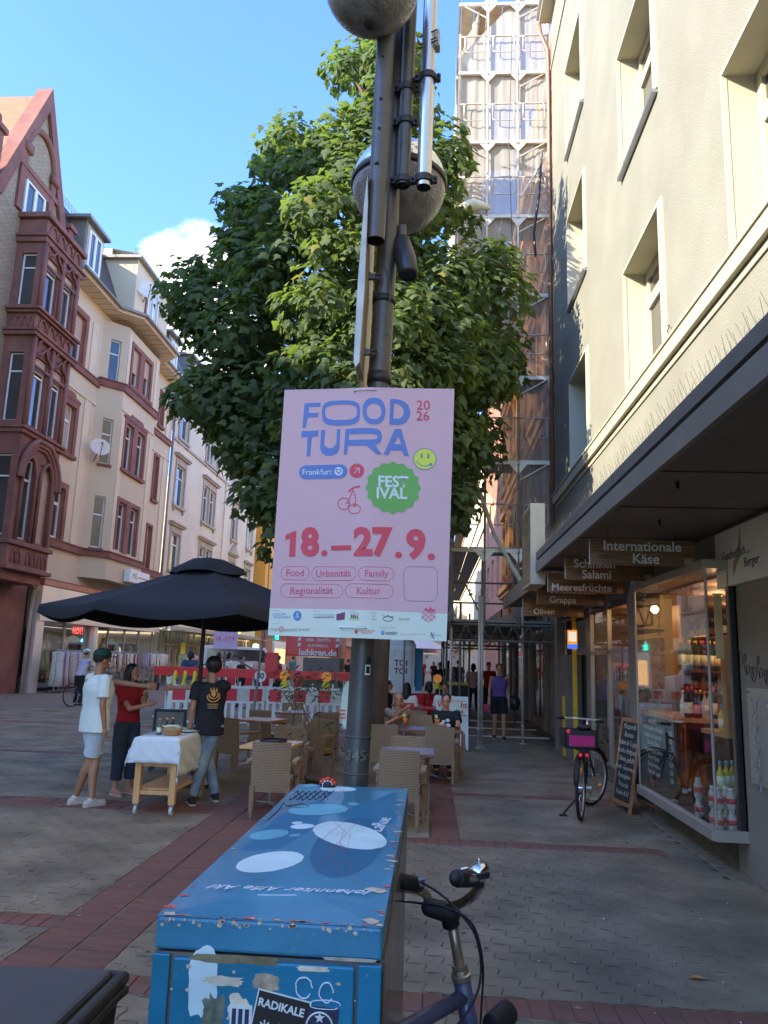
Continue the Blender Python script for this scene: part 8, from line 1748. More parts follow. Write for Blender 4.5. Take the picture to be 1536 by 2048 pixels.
# ======================= PEOPLE =======================
random.seed(41)
skin = mat('skin', (.36, .19, .12), .5, var=.08, vs=8); skin2 = mat('skin_tan', (.27, .14, .085), .5, var=.08, vs=8); hairm = mat('hair_dark', (.012, .009, .008), .45, var=.4, vs=30, stretch=(1, 1, .2), bump=.5, bs=60); lipm = mat('lip', (.30, .08, .07), .5); eyem = mat('eye', (.02, .015, .012), .2); solem = mat('sole_white', (.35, .34, .31), .7)
ctex = bpy.data.textures.new('folds', 'CLOUDS'); ctex.noise_scale = .11; ctex.noise_depth = 2
def person(lab_, x, y, fa, h=1.68, top=None, toplen=.86, slv=.5, pants=None, plen=1.0, wide=1.0, shoe=None, sk=None, hair='short', hands={}, sit=False, step=0, vox=.016, sleeveless=False, lean=0, hc=None, bulk=1.0, grp=None, feet={}, head_turn=0):
    sk = sk or skin; hc = hc or hairm; s = h/1.72; R_ = Matrix.Rotation(fa-PI/2, 4, 'Z'); t = thing('person', lab_, 'person', (x, y, 0), grp); MW = Matrix.Translation((x, y, 0)) @ R_ @ Matrix.Scale(s, 4); MI_ = MW.inverted()
    dz = -.43 if sit else 0; lx = Vector((0, lean, 0))
    def V(a, b_, c): return Vector((a, b_, c))
    hip = {k: V(k*.092, 0, .91+dz) for k in (-1, 1)}; kn = {k: V(k*.105, .42, .50) if sit else V(k*.10, .015+step*k*.5, .49) for k in (-1, 1)}; an = {k: V(k*.11, .45, .09) if sit else V(k*.105, step*k, .085+(0 if step*k >= 0 else abs(step)*.12)) for k in (-1, 1)}
    for k, p in feet.items(): q = MI_ @ Vector(p); an[k] = V(q.x, q.y, q.z+.085); kn[k] = hip[k].lerp(an[k], .5)+V(0, .05, .0)
    wa = V(0, 0, 1.08+dz)+lx*.3; ch = V(0, .01, 1.27+dz)+lx*.8; nk = V(0, -.012, 1.45+dz)+lx; hd_ = V(0, .022, 1.60+dz)+lx*1.1
    sh = {k: V(k*.178, -.012, 1.385+dz)+lx*.9 for k in (-1, 1)}; el, wr = {}, {}
    for k in (-1, 1):
        if k in hands:
            q = MI_ @ Vector(hands[k]); d = q-sh[k]; L = d.length
            if L > .63: q = sh[k]+d*.63/L; L = .63
            mid = sh[k].lerp(q, .52); drop = math.sqrt(max(0, .28**2-(L/2)**2)); el[k] = mid+V(k*.25, -.1, -1).normalized()*drop; wr[k] = q
        else: el[k] = sh[k]+V(k*.045, -.02, -.28); wr[k] = el[k]+V(k*.0, .05, -.25)
    T_ = lambda m: [setattr(m, 'v', [tuple(MW @ Vector(v)) for v in m.v]), m][1]
    m = MB(); m.rc(V(0, 0, .95+dz), .098, wa, .09, 12); m.rc(wa, .09, ch, .102, 12)
    for k in (-1, 1):
        m.rc(ch+V(k*.05, 0, .03), .088, sh[k], .052, 10); m.rc(sh[k], .048, el[k], .036, 10); m.rc(el[k], .037, wr[k], .025, 10)
        m.rc(hip[k], .085, kn[k], .053, 12); m.rc(kn[k], .052, kn[k].lerp(an[k], .35)+V(0, -.015, 0), .055, 12); m.rc(kn[k].lerp(an[k], .35)+V(0, -.015, 0), .053, an[k], .033, 12); m.rc(an[k]+V(0, -.03, -.045), .034, an[k]+V(0, .12, -.062), .024, 10)
        d = (wr[k]-el[k]).normalized(); sd_ = d.orthogonal().normalized() if abs(d.z) > .9 else d.cross(V(0, 0, 1)).normalized(); up_ = sd_.cross(d)
        pc = wr[k]+d*.045; m.ell(pc, (.036, .036, .036), 8)
        if vox < .012:
            for f_ in range(4): o_ = (f_-1.5)*.0175; a = wr[k]+d*.07+up_*o_; b_ = a+d*(.034-.004*abs(f_-1.3))-sd_*.008; m.rc(a, .0095, b_, .0085, 7); m.rc(b_, .0085, b_+d*.018-sd_*.022*1, .0075, 7)
            a = wr[k]+d*.03+up_*.03; m.rc(a, .011, a+d*.035+up_*.02-sd_*.012, .009, 7)
        else: m.ell(wr[k]+d*.085, .028, 6)
    m.rc(nk-V(0, 0, .03), .056, hd_-V(0, .02, .05), .05, 12)
    HR = Matrix.Rotation(head_turn, 3, 'Z'); H_ = lambda a, b_, c: hd_+HR @ Vector((a, b_, c))
    m.ell(hd_+V(0, -.008, .025), (.074, .092, .098), 12, M=HR); m.rc(H_(0, .03, -.045), .052, H_(0, .052, -.068), .034, 10); m.rc(H_(0, .083, .012), .010, H_(0, .102, -.018), .0135, 8)
    for k in (-1, 1): m.ell(H_(k*.075, -.008, -.002), (.012, .022, .03), 6); m.rc(H_(k*.032, .075, .032), .014, H_(k*.045, .066, .03), .012, 6)
    o = T_(m).build('body', sk, t, smooth=True); rm = o.modifiers.new('r', 'REMESH'); rm.mode = 'VOXEL'; rm.voxel_size = vox*.62; rm.use_smooth_shade = True; sm = o.modifiers.new('s', 'SMOOTH'); sm.iterations = 2
    m = MB()
    for k in (-1, 1): m.ell(H_(k*.032, .083, .018), (.0085, .005, .0055), 6)
    T_(m).build('eyes', eyem, t); m = MB(); m.ell(H_(0, .088, -.045), (.020, .006, .005), 6); T_(m).build('mouth', lipm, t)
    def cloth_(m, name, mt_, amp=.012, vx=None):
        o = T_(m).build(name, mt_, t, smooth=True); r_ = o.modifiers.new('r', 'REMESH'); r_.mode = 'VOXEL'; r_.voxel_size = vx or max(vox*.75, .009); r_.use_smooth_shade = True; s_ = o.modifiers.new('s', 'SMOOTH'); s_.iterations = 3
        d_ = o.modifiers.new('d', 'DISPLACE'); d_.texture = ctex; d_.strength = amp; d_.mid_level = .45; d_.texture_coords = 'GLOBAL'; return o
    if pants:
        m = MB(); m.tube([V(0, 0, .86+dz), V(0, 0, .93+dz), V(0, 0, 1.03+dz)+lx*.2], [.145*bulk, .165*bulk, .145*bulk], 18, sx=.62)
        for k in (-1, 1):
            m.rc(hip[k], .09*bulk, hip[k].lerp(kn[k], .3), .09, 12)
            if plen <= 1: e = hip[k].lerp(kn[k], max(plen, .05)); m.tube([hip[k]+V(0, 0, .02), e], [.098*bulk*(1+(wide-1)*.3), .086*wide+.012], 16)
            else:
                e = kn[k].lerp(an[k], plen-1); m.tube([hip[k]+V(0, 0, .02), hip[k].lerp(kn[k], .6), kn[k], kn[k].lerp(e, .5), e], [.096*bulk, .076*wide, .067*wide, .062*wide, .055*wide], 16)
        cloth_(m, 'trousers' if plen > 1.3 else 'shorts', pants)
    if top:
        hm = toplen; m = MB(); m.tube([V(0, .0, hm+dz), V(0, 0, 1.0+dz)+lx*.2, wa, ch, V(0, 0, 1.36+dz)+lx*.9, V(0, -.01, 1.44+dz)+lx], [.178*bulk, .170*bulk, .158*bulk, .186*bulk, .165*bulk, .075], 22, sx=.68)
        if not sleeveless:
            for k in (-1, 1):
                m.rc(ch+V(k*.06, 0, .05), .105, sh[k], .068, 12)
                if slv <= 1: m.tube([sh[k]+V(0, 0, .01), sh[k].lerp(el[k], .5*slv+.1), sh[k].lerp(el[k], slv+.1)], [.070, .072, .074], 14)
                else: m.tube([sh[k], el[k]], [.064, .052], 14); m.rc(el[k], .053, el[k].lerp(wr[k], slv-1), .042, 12)
        else:
            for k in (-1, 1): m.rc(ch+V(k*.08, 0, .02), .075, V(k*.10, -.005, 1.40+dz), .035, 10)
        cloth_(m, 'top', top)
    # hair: scalp shell cut at the forehead
    m = MB(); m.ell(H_(0, -.022, .042), (.084, .094, .094), 12, M=HR)
    if hair in ('long', 'mid'): L_ = .34 if hair == 'long' else .13; m.rc(H_(0, -.05, .02), .078, H_(0, -.075, -L_*.5), .075, 12); m.rc(H_(0, -.075, -L_*.5), .075, H_(0, -.07, -L_), .045, 12); [m.rc(H_(k*.065, -.01, .03), .032, H_(k*.078, .0, -L_*.6), .03, 10) for k in (-1, 1)]
    if hair == 'bun': m.ell(H_(0, -.10, .09), .045, 8)
    if hair == 'afro': m.ell(H_(0, -.03, .05), (.105, .11, .11), 12)
    o = T_(m).build('hair', hc, t, smooth=True); r_ = o.modifiers.new('r', 'REMESH'); r_.mode = 'VOXEL'; r_.voxel_size = max(vox*.6, .008); r_.use_smooth_shade = True; d_ = o.modifiers.new('d', 'DISPLACE'); d_.texture = ctex; d_.strength = .015; d_.mid_level = .5
    for k in (-1, 1):
        m = MB(); f0 = an[k]+V(0, -.05, -.05); f1 = an[k]+V(0, .14, -.052); m.rc(f0, .040, f1, .036, 12); m.rc(an[k]+V(0, -.01, -.02), .042, an[k]+V(0, .05, -.04), .038, 10); m.v = [(a, b_, max(c, an[k].z-.075)) for a, b_, c in m.v]
        so = MB(); so.rc(V(f0.x, f0.y, an[k].z-.074), .044, V(f1.x, f1.y, an[k].z-.074), .04, 12); so.v = [(a, b_, min(max(c, an[k].z-.086), an[k].z-.062)) for a, b_, c in so.v]
        if shoe: o = T_(m).build('shoe', shoe, t, smooth=True); T_(so).build('sole', solem, o); o.children[0].matrix_parent_inverse = Matrix.Identity(4)
        t['_'] = 0; del t['_']
    return t, MW, hd_, HR
cotw = mat('cotton_white', (.60, .60, .61), .9, var=.05, bump=.15, bs=60); cotr = mat('cotton_red', (.26, .012, .014), .85, var=.15, bump=.15, bs=60); cotb = mat('cotton_black', (.010, .010, .012), .85, var=.2, bump=.15, bs=60); dsky = mat('denim_light', (.40, .50, .62), .85, var=.12, vs=12, bump=.3, bs=90); dnm = mat('denim_blue', (.12, .18, .26), .85, var=.35, vs=7, bump=.3, bs=90, col2=(.20, .27, .34), cs=5); dnd = mat('denim_dark', (.022, .035, .065), .85, var=.3, vs=8, bump=.3, bs=90); shw = mat('shoe_white', (.38, .38, .36), .6); shb = mat('shoe_black', (.015, .015, .016), .6); pinks = mat('sandal_pink', (.35, .17, .14), .6)
HX = (-3.144,8.950,1.258)
p1, MW1, hd1, HR1 = person('man from behind in white t-shirt, light denim shorts and dark green cap', -3.70, 8.60, math.radians(48), 1.66, cotw, .80, .62, dsky, .92, .92, shw, skin2, 'short', {-1: (HX[0]-.03, 8.85, HX[2])}, vox=.011, bulk=1.28, feet={1: (-3.84, 8.62, 0), -1: (-3.62, 8.52, 0)})
capm = mat('cap_green', (.008, .035, .026), .8, var=.1); m = MB(); H1 = lambda a, b_, c: tuple(MW1 @ (hd1+HR1 @ Vector((a, b_, c)))); m.lathe([(.098, 0), (.096, .035), (.08, .07), (.05, .092), (1e-3, .098)], (0, 0, 0), 20); m.v = [H1(a, b_*1.08-.01, c+.045) for a, b_, c in m.v]; m.build('cap', capm, p1, smooth=True)
m = MB(); pts = [(-.075, .06), (-.06, .13), (0, .165), (.06, .13), (.075, .06)]; m.add([H1(a, b_, .05-.1*abs(a)) for a, b_ in pts]+[H1(a, b_, .042-.1*abs(a)) for a, b_ in pts], [(0, 1, 2, 3, 4), (9, 8, 7, 6, 5)]+[(i, i+5, (i+1) % 5+5, (i+1) % 5) for i in range(5)]); m.build('cap_peak', capm, p1)
def backprint(par, MW_, pts_fn, m_, name): m = MB(); pts_fn(m); m.v = [tuple(MW_ @ Vector(v)) for v in m.v]; m.build(name, m_, par)
backprint(p1, MW1, lambda m: [m.ell((-.03+dx, -.138, 1.375+dz_), (r_, .004, r_*.8), 6) for dx, dz_, r_ in ((0, 0, .018), (.025, .004, .014), (-.025, -.006, .012), (0, -.025, .010))], mat('print_leaf', (.28, .36, .2), .8), 'shirt_print')
person('woman with long dark hair, red top and dark wide jeans behind the cart', -3.60, 9.3, math.radians(-35), 1.50, cotr, .95, .5, dnd, 1.72, 1.35, pinks, skin, 'long', {1: (-3.34, 9.22, 1.04), -1: (-3.34, 9.10, 1.16)}, vox=.012, head_turn=.3)
p3, MW3, hd3, HR3 = person('waiter in black t-shirt with gold back print and faded blue jeans', -2.53, 9.0, math.radians(118), 1.60, cotb, .80, .5, dnm, 1.97, 1.1, shb, skin2, 'afro', {1: (HX[0]+.05, 8.98, HX[2]-.01)}, vox=.011, bulk=1.08, feet={1: (-2.62, 8.86, 0), -1: (-2.44, 9.16, 0)}, head_turn=.3)
gp = mat('print_gold', (.42, .24, .06), .7, var=.5, vs=60)
def emb(m):
    Y_ = -.142
    for r_, z_ in ((.075, 1.27), (.055, 1.29)): m.tube([(r_*math.cos(a), Y_-.003*abs(math.sin(a)), z_+r_*.9*math.sin(a)) for a in [PI*.95+1.2*PI*i/12 for i in range(13)]], .008, 5)
    m.ell((0, Y_, 1.30), (.03, .006, .038), 8)
    for k in (-1, 0, 1): m.prism([(-.014, 0), (.014, 0), (0, .05)], (k*.035, Y_+.004, 1.335-.01*abs(k)), (1, 0, 0), (0, 0, 1), (0, -.008, 0))
    for j, w_ in enumerate((.07, .06)): m.box(-w_, w_, Y_-.006, Y_+.002, 1.17-.022*j, 1.178-.022*j)
backprint(p3, MW3, emb, gp, 'shirt_print'); backprint(p3, MW3, lambda m: m.box(-.06, .06, -.15, -.142, 1.127, 1.131), cotw, 'shirt_print')
pepper = MB(); pepper.tube([(HX[0]+.0, 8.92, HX[2]-.03), (HX[0]+.01, 8.92, HX[2]+.05)], .018, 8); tag(pepper.build('phone', black), 'small dark object passed between the two men above the cart', 'object')
# seated guests
leo = mat('blouse_pattern', (.05, .035, .03), .8, var=0, col2=(.33, .27, .24), cs=22, cmix=.5)
person('seated woman with grey hair in dark patterned blouse at the drinks table', -.50, 12.22, math.radians(-80), 1.55, leo, .88, .6, dnd, 1.9, 1, shb, skin, 'mid', {1: (-.36, 11.85, .95), -1: (-.62, 11.75, .74)}, True, vox=.013, hc=mat('hair_grey', (.16, .14, .11), .5, var=.4, vs=40))
p5, MW5, _, _ = person('seated woman in black t-shirt with white flower print at the drinks table', .24, 12.2, math.radians(-95), 1.56, cotb, .88, .5, cotb, 1.9, 1, shb, skin, 'short', {1: (.20, 11.8, .72), -1: (.40, 11.75, .73)}, True, vox=.013)
backprint(p5, MW5, lambda m: [m.ell((dx, .145, .80+dz_), (r_, .006, r_*.8), 8) for dx, dz_, r_ in ((.03, .04, .03), (.06, .0, .035), (-.04, .06, .035), (-.05, -.02, .04), (-.01, -.03, .03))], cotw, 'flower_print')
redm = mat('plastic_red', (.40, .02, .02), .5)
for k, (x, y, a, tp_, l_) in enumerate(((-.50, 16.4, 1.4, cotw, 'guest in white shirt seen from behind at the red tables'), (-.05, 17.8, 2.2, cotr, 'guest in dark red top at the far red table'), (.30, 16.9, -1.6, cotw, 'guest in white top facing the viewer at the red table'), (-.95, 17.5, 0, cotb, 'guest in black at the far red table beside the tree trunk'))):
    person(l_, x, y, a, 1.6, tp_, .88, .6, dnd, 1.9, 1, shb, skin2, ['long', 'mid', 'short', 'short'][k], {}, True, vox=.02)
    t = thing('red_chair', 'red plastic chair under the '+l_.split(' at ')[0], 'chair', (x, y, 0), 'red chairs of the far cafe'); ca, sa = math.cos(a), math.sin(a); RR = Matrix.Translation((x, y, 0)) @ Matrix.Rotation(a-PI/2, 4, 'Z')
    b = MB(); b.box(-.2, .2, -.2, .2, .38, .41, M=RR); b.build('seat', redm, t); b = MB(); b.box(-.2, .2, -.22, -.19, .41, .8, M=RR); b.build('backrest', redm, t)
    for q in ((-.18, -.18), (.18, -.18), (-.18, .18), (.18, .18)): b = MB(); b.box(q[0]-.015, q[0]+.015, q[1]-.015, q[1]+.015, 0, .38, M=RR); b.build('leg', redm, t)
for x, y in ((-.1, 16.7), (-.5, 17.4)): t = thing('red_table', 'red cafe table of the neighbouring terrace, '+('nearer' if y < 17 else 'farther')+' one', 'table', (x, y, 0)); b = MB(); b.box(x-.35, x+.35, y-.3, y+.3, .67, .7); b.build('table_top', redm, t); b = MB(); b.tube([(x, y, 0), (x, y, .67)], .03, 8); b.build('column', black, t)
# walkers
vio = mat('cotton_violet', (.10, .055, .24), .85, var=.15)
pw, MWw, _, _ = person('woman in violet tank top and black shorts walking by the scaffold', 1.52, 17.7, math.radians(-92), 1.64, vio, .98, 0, cotb, .75, 1.05, shb, skin, 'short', {}, False, -.10, vox=.013, sleeveless=True)
b = MB(); b.ell((1.86, 17.7, .80), (.13, .09, .17), 10); b.tube([(1.78, 17.65, .92), (1.68, 17.62, 1.30), (1.78, 17.8, .92)], .012, 5); tag(b.build('shoulder_bag', black, smooth=True), 'large black shoulder bag carried by the woman in violet', 'bag')
b = MB(); b.box(1.18, 1.30, 17.6, 17.68, .60, .76); tag(b.build('red_purse', mat('purse_red', (.35, .03, .06), .5)), 'small red purse in the hand of the woman in violet', 'purse')
def px_at(px_, Y_): return ((px_-863)/1541*Y_)
WK = [(880, 30, -1.5, cotb, dnd, 'man in black jacket in the distance, left of the passage'), (897, 31, 1.6, mat('shirt_blue', (.16, .2, .28), .8), dsky, 'walker in grey blue shirt beyond the scaffold posts'), (916, 33, 1.5, cotb, dnm, 'walker in black shirt and jeans beyond the scaffold posts'), (945, 27, 1.2, mat('shirt_rose', (.42, .24, .24), .8), dnd, 'walker in rose blouse and dark trousers inside the scaffold passage'), (975, 26, -1.5, cotr, cotb, 'walker in dark red behind the woman in violet'),
      (383, 24, 1.7, mat('shirt_navy', (.025, .05, .11), .8), mat('khaki', (.3, .26, .19), .8), 'man in navy t-shirt standing behind the barrier near the yellow feet'), (487, 24.5, -.2, cotb, cotb, 'broad man in black t-shirt standing inside the barrier'), (523, 28, 1.2, mat('shirt_sand', (.45, .33, .27), .8), dnd, 'passer-by in sand coloured top near the pharmacy front'), (536, 30, 2, cotb, dnd, 'passer-by with black top and crossbag near the pharmacy front'), (548, 32, -1.6, cotw, dnd, 'passer-by in white shirt near the pharmacy front'), (560, 27, 3, cotr, cotb, 'passer-by in dark red jacket beside the red trailer'), (462, 30, 0, cotw, dnd, 'passer-by in white top in front of the snack bar'), (700, 40, 1, cotb, dnd, 'distant walker between post and trunk'), (815, 42, 1.5, cotw, dnm, 'distant walker in white beyond the portable toilet'), (845, 50, -1.5, cotr, dnd, 'distant walker in red far down the street'), (868, 55, -1.5, cotb, dnd, 'distant walker in black far down the street'), (590, 44, 1, mat('shirt_teal', (.05, .2, .22), .8), dnd, 'distant walker in teal far left'), (440, 34, 1, mat('shirt_beige', (.4, .34, .26), .8), dnm, 'passer-by in beige near the snack bar windows')]
for k, (px_, Y_, a, tp_, pn, l_) in enumerate(WK): person(l_, px_at(px_, Y_), Y_, a, 1.62+.06*(k % 3), tp_, .85, .6, pn, 1.95, 1.1, shb, skin2 if k % 2 else skin, ('short', 'mid')[k % 2], {}, False, (.12, -.1, .0)[k % 3], vox=.026, bulk=1.2 if k == 6 else 1)
# cyclist
cyk = thing('city_bicycle', 'black city bicycle ridden past the clothes racks', 'bicycle', (-10.6, 22.9, 0)); ch_ = Vector((.35, .94, 0)); rw = Vector((-10.55, 22.7, .34)); wheel(cyk, rw, ch_); wheel(cyk, rw+ch_*1.05, ch_); b = MB()
s0 = rw+ch_*.3+Vector((0, 0, .5)); h0 = rw+ch_*.85+Vector((0, 0, .6)); b.tube([rw, s0], .015, 6); b.tube([s0, h0], .018, 6); b.tube([rw+ch_*.45, h0], .02, 6); b.tube([h0, rw+ch_*1.05], .015, 6); b.tube([h0+Vector((-.25, .0, .12)), h0+Vector((.25, 0, .12))], .015, 6); b.ell(s0+Vector((0, 0, .06)), (.09, .13, .04), 8); b.build('frame', black, cyk, smooth=True)
lav = mat('shirt_lavender', (.34, .34, .50), .85, var=.1); pc_, MWc, hdc, HRc = person('cyclist in lavender long sleeve shirt, dark trousers and white helmet, riding away', rw.x+.08, rw.y+.25, math.radians(68), 1.66, lav, .9, 1.9, cotb, 1.95, 1, shb, skin, 'short', {-1: tuple(h0+Vector((.22, 0, .14))), 1: tuple(h0+Vector((-.2, .02, .14)))}, False, 0, vox=.018, lean=.16)
m = MB(); m.ell((0, 0, 0), (.105, .125, .085), 12); m.v = [tuple(MWc @ (hdc+Vector((a, b_-.01, c+.075)))) for a, b_, c in m.v]; m.build('helmet', mat('helmet_white', (.6, .6, .62), .35, col2=(.05, .05, .06), cs=14, cmix=.55), pc_, smooth=True)
# ======================= BARRIERS, TRAILER, TOILET, SIGNS =======================
bw_ = mat('barrier_white', (.60, .62, .63), .5, var=.06); br_ = mat('foil_red', (.55, .03, .05), .4, var=.05); bs_ = mat('foil_silver', (.45, .48, .50), .35, .2, var=.1)
def barrier(p0, p1, lab_, hh=.92):
    p0 = Vector((*p0, 0)); p1 = Vector((*p1, 0)); L = (p1-p0).length; a = math.atan2(p1.y-p0.y, p1.x-p0.x); M_ = Matrix.Translation(p0) @ Matrix.Rotation(a, 4, 'Z'); t = thing('barrier', lab_, 'barrier', tuple(p0), 'red and white site barriers')
    b = MB(); b.box(0, .06, -.025, .025, .05, hh, M=M_); b.box(L-.06, L, -.025, .025, .05, hh, M=M_); b.box(.06, L-.06, -.025, .025, hh-.06, hh, M=M_); b.box(.06, L-.06, -.025, .025, .52, .57, M=M_); b.box(.06, L-.06, -.025, .025, .06, .12, M=M_)
    for k in range(5): x_ = .1+(L-.2)*k/4; b.box(x_-.02, x_+.02, -.02, .02, hh, hh+.1, M=M_)
    for x_ in (.3, L-.3): b.box(x_-.06, x_+.06, -.3, .3, 0, .05, M=M_)
    b.build('frame', bw_, t); n = int(L/.19)
    for k in range(n): x_ = .1+(L-.2)*(k+.5)/n; b = MB(); b.box(x_-.045, x_+.045, -.015, .015, .12, .52, M=M_); b.build('slat', bw_, t)
    n = int(L/.3)
    for k in range(n): x_ = .06+(L-.12)*k/n; b = MB(); b.box(x_, x_+(L-.12)/n-.004, -.018, .018, .575, hh-.065, M=M_); b.build('foil_field', br_ if k % 2 == 0 else bs_, t)
for k, (a, c, l_) in enumerate((((-6.1, 18.2), (-4.0, 18.9), 'white barrier with red fields behind the serving cart, leftmost of the near row'), ((-3.95, 18.9), (-1.8, 19.3), 'white barrier with red fields behind the oleander, middle of the near row'), ((-1.75, 19.3), (.1, 19.8), 'white barrier right of the lamp post in the near row'), ((-6.15, 18.3), (-7.0, 20.6), 'white barrier running away at the left end of the row'), ((-7.0, 20.7), (-7.6, 23), 'second white barrier running away at the left end'), ((-7.4, 28), (-4.4, 29), 'low far white barrier behind the black dressed man'), ((-4.3, 29), (-1.5, 30), 'low far white barrier beside the red trailer'))): barrier(a, c, l_)
yl = mat('foot_yellow', (.75, .50, .03), .5); og = mat('lamp_orange', (.80, .25, .02), .25, emit=(1, .3, .02), es=.03)
for k, x in enumerate((-6.5, -6.25, -6.0)):
    b = MB(); b.tube([(x, 19.6, .72), (x+.01, 19.6, .9), (x+.02, 19.6, .98), (x+.04, 19.6, 1.12), (x+.03, 19.6, 1.22)], [.07, .06, .035, .055, .025], 8); tag(b.build('yellow_handle', yl, smooth=True), ['leftmost', 'middle', 'rightmost'][k]+' yellow plastic foot stacked on the barrier end', 'barrier foot')
for x, y, l_ in ((-3.55, 19.0, 'orange warning lamp on yellow foot above the oleander, left one'), (-2.55, 19.15, 'orange warning lamp on yellow foot beside the lamp post, right one'), (.18, 21.5, 'orange warning lamp right of the tree trunk')):
    t = thing('warning_lamp', l_, 'warning lamp', (x, y, .9)); b = MB(); b.lathe([(.11, .92), (.1, 1.0), (.05, 1.08)], (x, y, 0), 10); b.build('foot', yl, t); b = MB(); b.tube([(x, y-.04, 1.19), (x, y+.04, 1.19)], .12, 18); b.build('lens', og, t)
b = MB(); b.tube([(-4.15, 18.4, 0), (-4.0, 18.4, 2.4)], .03, 8); tag(b.build('sign_pole', metal), 'thin grey sign pole in front of the barrier, left of the poster', 'pole')
t = thing('speed_disc', 'round white disc reading 80 on the red beam', 'sign', (-4.35, 19.9, 1.2)); b = MB(); b.lathe([(1e-3, 0), (.15, 0), (.15, .01), (1e-3, .01)], (0, 0, 0), 24, M=Matrix.Rotation(PI/2, 3, 'X')); b.v = [(a-4.35, b_+19.9, c+1.14) for a, b_, c in b.v]; b.build('plate', bw_, t); text('80', 'lettering', inkd, t, (-4.35, 19.88, 1.14), .2, bold=.02)
tr = thing('crane_trailer', 'red rental crane trailer with white leihkran.de lettering behind the barrier', 'trailer', (-4, 22, 0)); rr_ = mat('crane_red', (.50, .015, .015), .4, var=.08, coat=.3)
b = MB(); b.box(-7.6, -2.0, 21.2, 21.5, 1.05, 1.28); b.box(-4.5, -4.2, 21.1, 21.4, 1.2, 1.75); b.build('beam', rr_, tr); b = MB(); b.box(-4.05, -2.6, 21.6, 22.6, 1.68, 2.55, 0); b.build('engine_hood', rr_, tr, bevel=.03); b = MB(); b.box(-3.5, -2.95, 21.5, 21.7, 2.4, 2.85, 0); b.build('meter_box', mat('box_pale', (.45, .46, .45), .5), tr, bevel=.01); b = MB(); b.box(-3.5, -2.5, 21.3, 22.4, .4, 1.65); b.tube([(-4.6, 21.5, 1.1), (-5.4, 21.4, 1.55), (-6.6, 21.6, 1.3)], .03, 6); b.build('chassis', greyd, tr)
text('leihkran.de', 'lettering', wht, tr, (-3.15, 21.58, 1.78), .24, ext=.004, bold=.03); text('Miet-Hotline', 'lettering', wht, tr, (-3.15, 21.58, 2.32), .16, ext=.004, bold=.02); text('0800 - 2007724', 'lettering', wht, tr, (-3.15, 21.58, 2.12), .11, ext=.004, bold=.02); text('KOSTENLOS', 'lettering', wht, tr, (-3.15, 21.58, 1.97), .1, ext=.004, bold=.02)
b = MB()
for k in range(3):
    for x in (-3.72, -2.66): b.prism([(0, 0), (.09, .03), (.09, .12), (0, .09)], (x, 21.59, 1.93+.15*k), (1, 0, 0), (0, 0, 1), (0, -.004, 0))
b.build('stripe_marks', wht, tr)
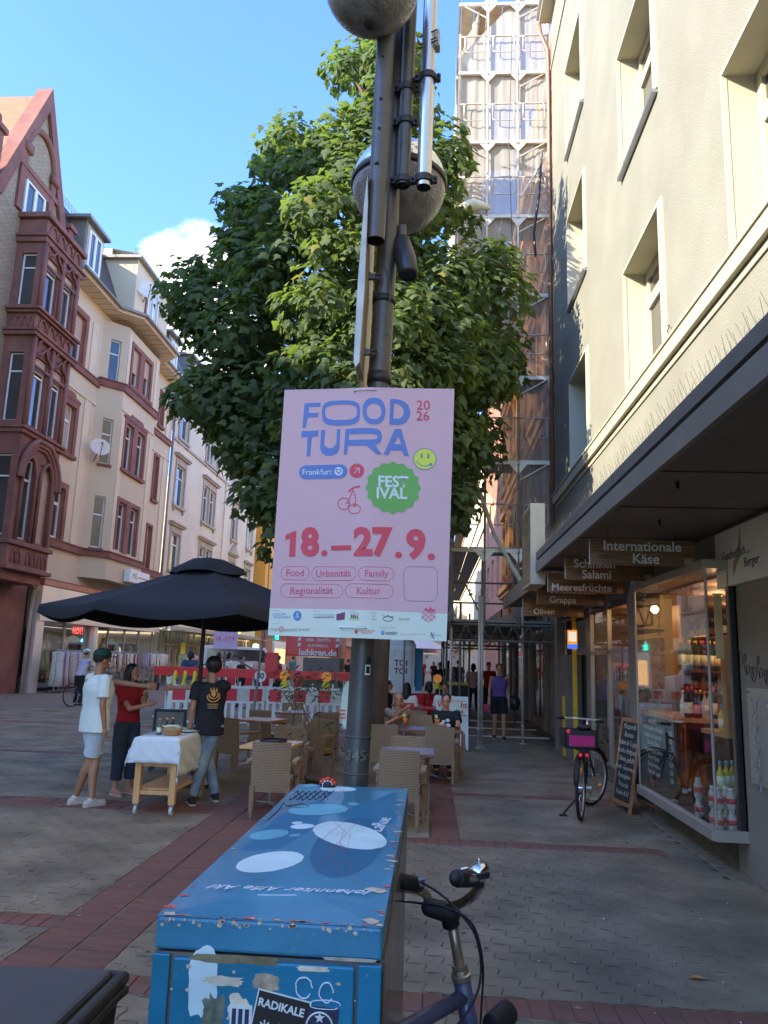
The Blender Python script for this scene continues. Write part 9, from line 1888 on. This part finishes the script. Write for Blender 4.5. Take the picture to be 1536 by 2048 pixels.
# portable toilet, blue column, police van, bin with yellow lid
to = thing('portable_toilet', 'white and blue portable toilet cabin behind the tree trunk', 'toilet cabin', (-1.0, 27, 0)); b = MB(); b.box(-1.45, -.55, 26.5, 27.5, 0, 2.15, 0); b.prism([(-.48, 0), (.48, 0), (.38, .18), (-.38, .18)], (-1.0, 26.5, 2.15), (1, 0, 0), (0, 0, 1), (0, 1, 0), 0); b.build('cabin', bw_, to, bevel=.02); b = MB(); b.box(-.56, -.30, 26.6, 27.6, 0, 2.05); b.build('side_panel', mat('toilet_blue', (.02, .17, .32), .5), to); b = MB(); b.box(-1.38, -.66, 26.46, 26.49, .1, 2.0); b.build('door', mat('toilet_grey', (.5, .53, .55), .5), to); text('TOI\nTOI', 'lettering', inkd, to, (-1.02, 26.45, 1.42), .27, bold=.02)
vn = thing('police_van', 'white van with blue light in front of the pharmacy', 'van', (-12, 42, 0)); b = MB(); b.prism([(-2.3, .4), (2.3, .4), (2.3, 1.2), (1.6, 1.35), (1.1, 2.1), (-2.2, 2.15), (-2.3, 1.8)], (-10.6, 44, 0), (1, .25, 0), (0, 0, 1), (-.45, 1.8, 0)); b.build('body', bw_, vn, bevel=.05); b = MB(); b.prism([(-2, 1.35), (1.4, 1.35), (1.05, 1.95), (-2, 1.98)], (-10.6, 43.97, 0), (1, .25, 0), (0, 0, 1), (0, -.02, 0)); b.build('window_band', glassb, vn)
b = MB(); b.rc((-10.2, 44.7, 2.2), .12, (-10.2, 45.2, 2.2), .12, 8); b.build('blue_light', mat('blue_light', (.1, .4, 1), .3, emit=(.1, .5, 1), es=3), vn)
for k in (-1.4, 1.4): b = MB(); c_ = Vector((-10.6+k, 44+.25*k, .36)); b.tube([c_+Vector((0, -.05, 0)), c_+Vector((-.02, .2, 0))], .36, 16); b.build('wheel', rub, vn)
b = MB(); b.box(.55, 1.15, 24.4, 25, 0, .95, 0); b.box(.52, 1.18, 24.37, 25.03, .95, 1.03, 1); tag(b.build('waste_bin', [black, yl]), 'dark waste container with yellow lid beside the scaffold passage', 'bin')
# violet banners
for x, y, z, l_ in ((-9.35, 35, 2.75, 'small violet poster on a pole left of the parasol pole'),): 
    t = thing('violet_banner', l_, 'poster', (x, y, z)); b = MB(); b.box(x-.55, x+.55, y, y+.02, z-.85, z+.85); b.build('board', mat('banner_violet', (.42, .36, .58), .6), t); text('FOOD', 'lettering', blue, t, (x, y-.01, z+.45), .38, bold=.02); text('18.–27.9.', 'lettering', red, t, (x, y-.01, z-.4), .26); b = MB(); b.tube([(x, y+.05, 0), (x, y+.05, 3.7)], .05, 6); b.build('pole', metal, t)
# street furniture and shop goods far away on the right side
for k in range(5):
    y = 36+9*k; x = -.6-.4*(k % 2); t = thing('market_umbrella', ['white', 'grey', 'red', 'cream', 'green'][k]+' distant parasol down the street', 'parasol', (x, y, 0)); b = MB(); b.lathe([(1.4, 2.2), (.1, 2.8), (1e-3, 2.82)], (x, y, 0), 8); b.build('canopy', [bw_, MATS['grey_cloth'], redm, MATS['fascia_cream'], MATS['pack_green']][k], t); b = MB(); b.tube([(x, y, 0), (x, y, 2.3)], .04, 6); b.build('pole', metal, t)
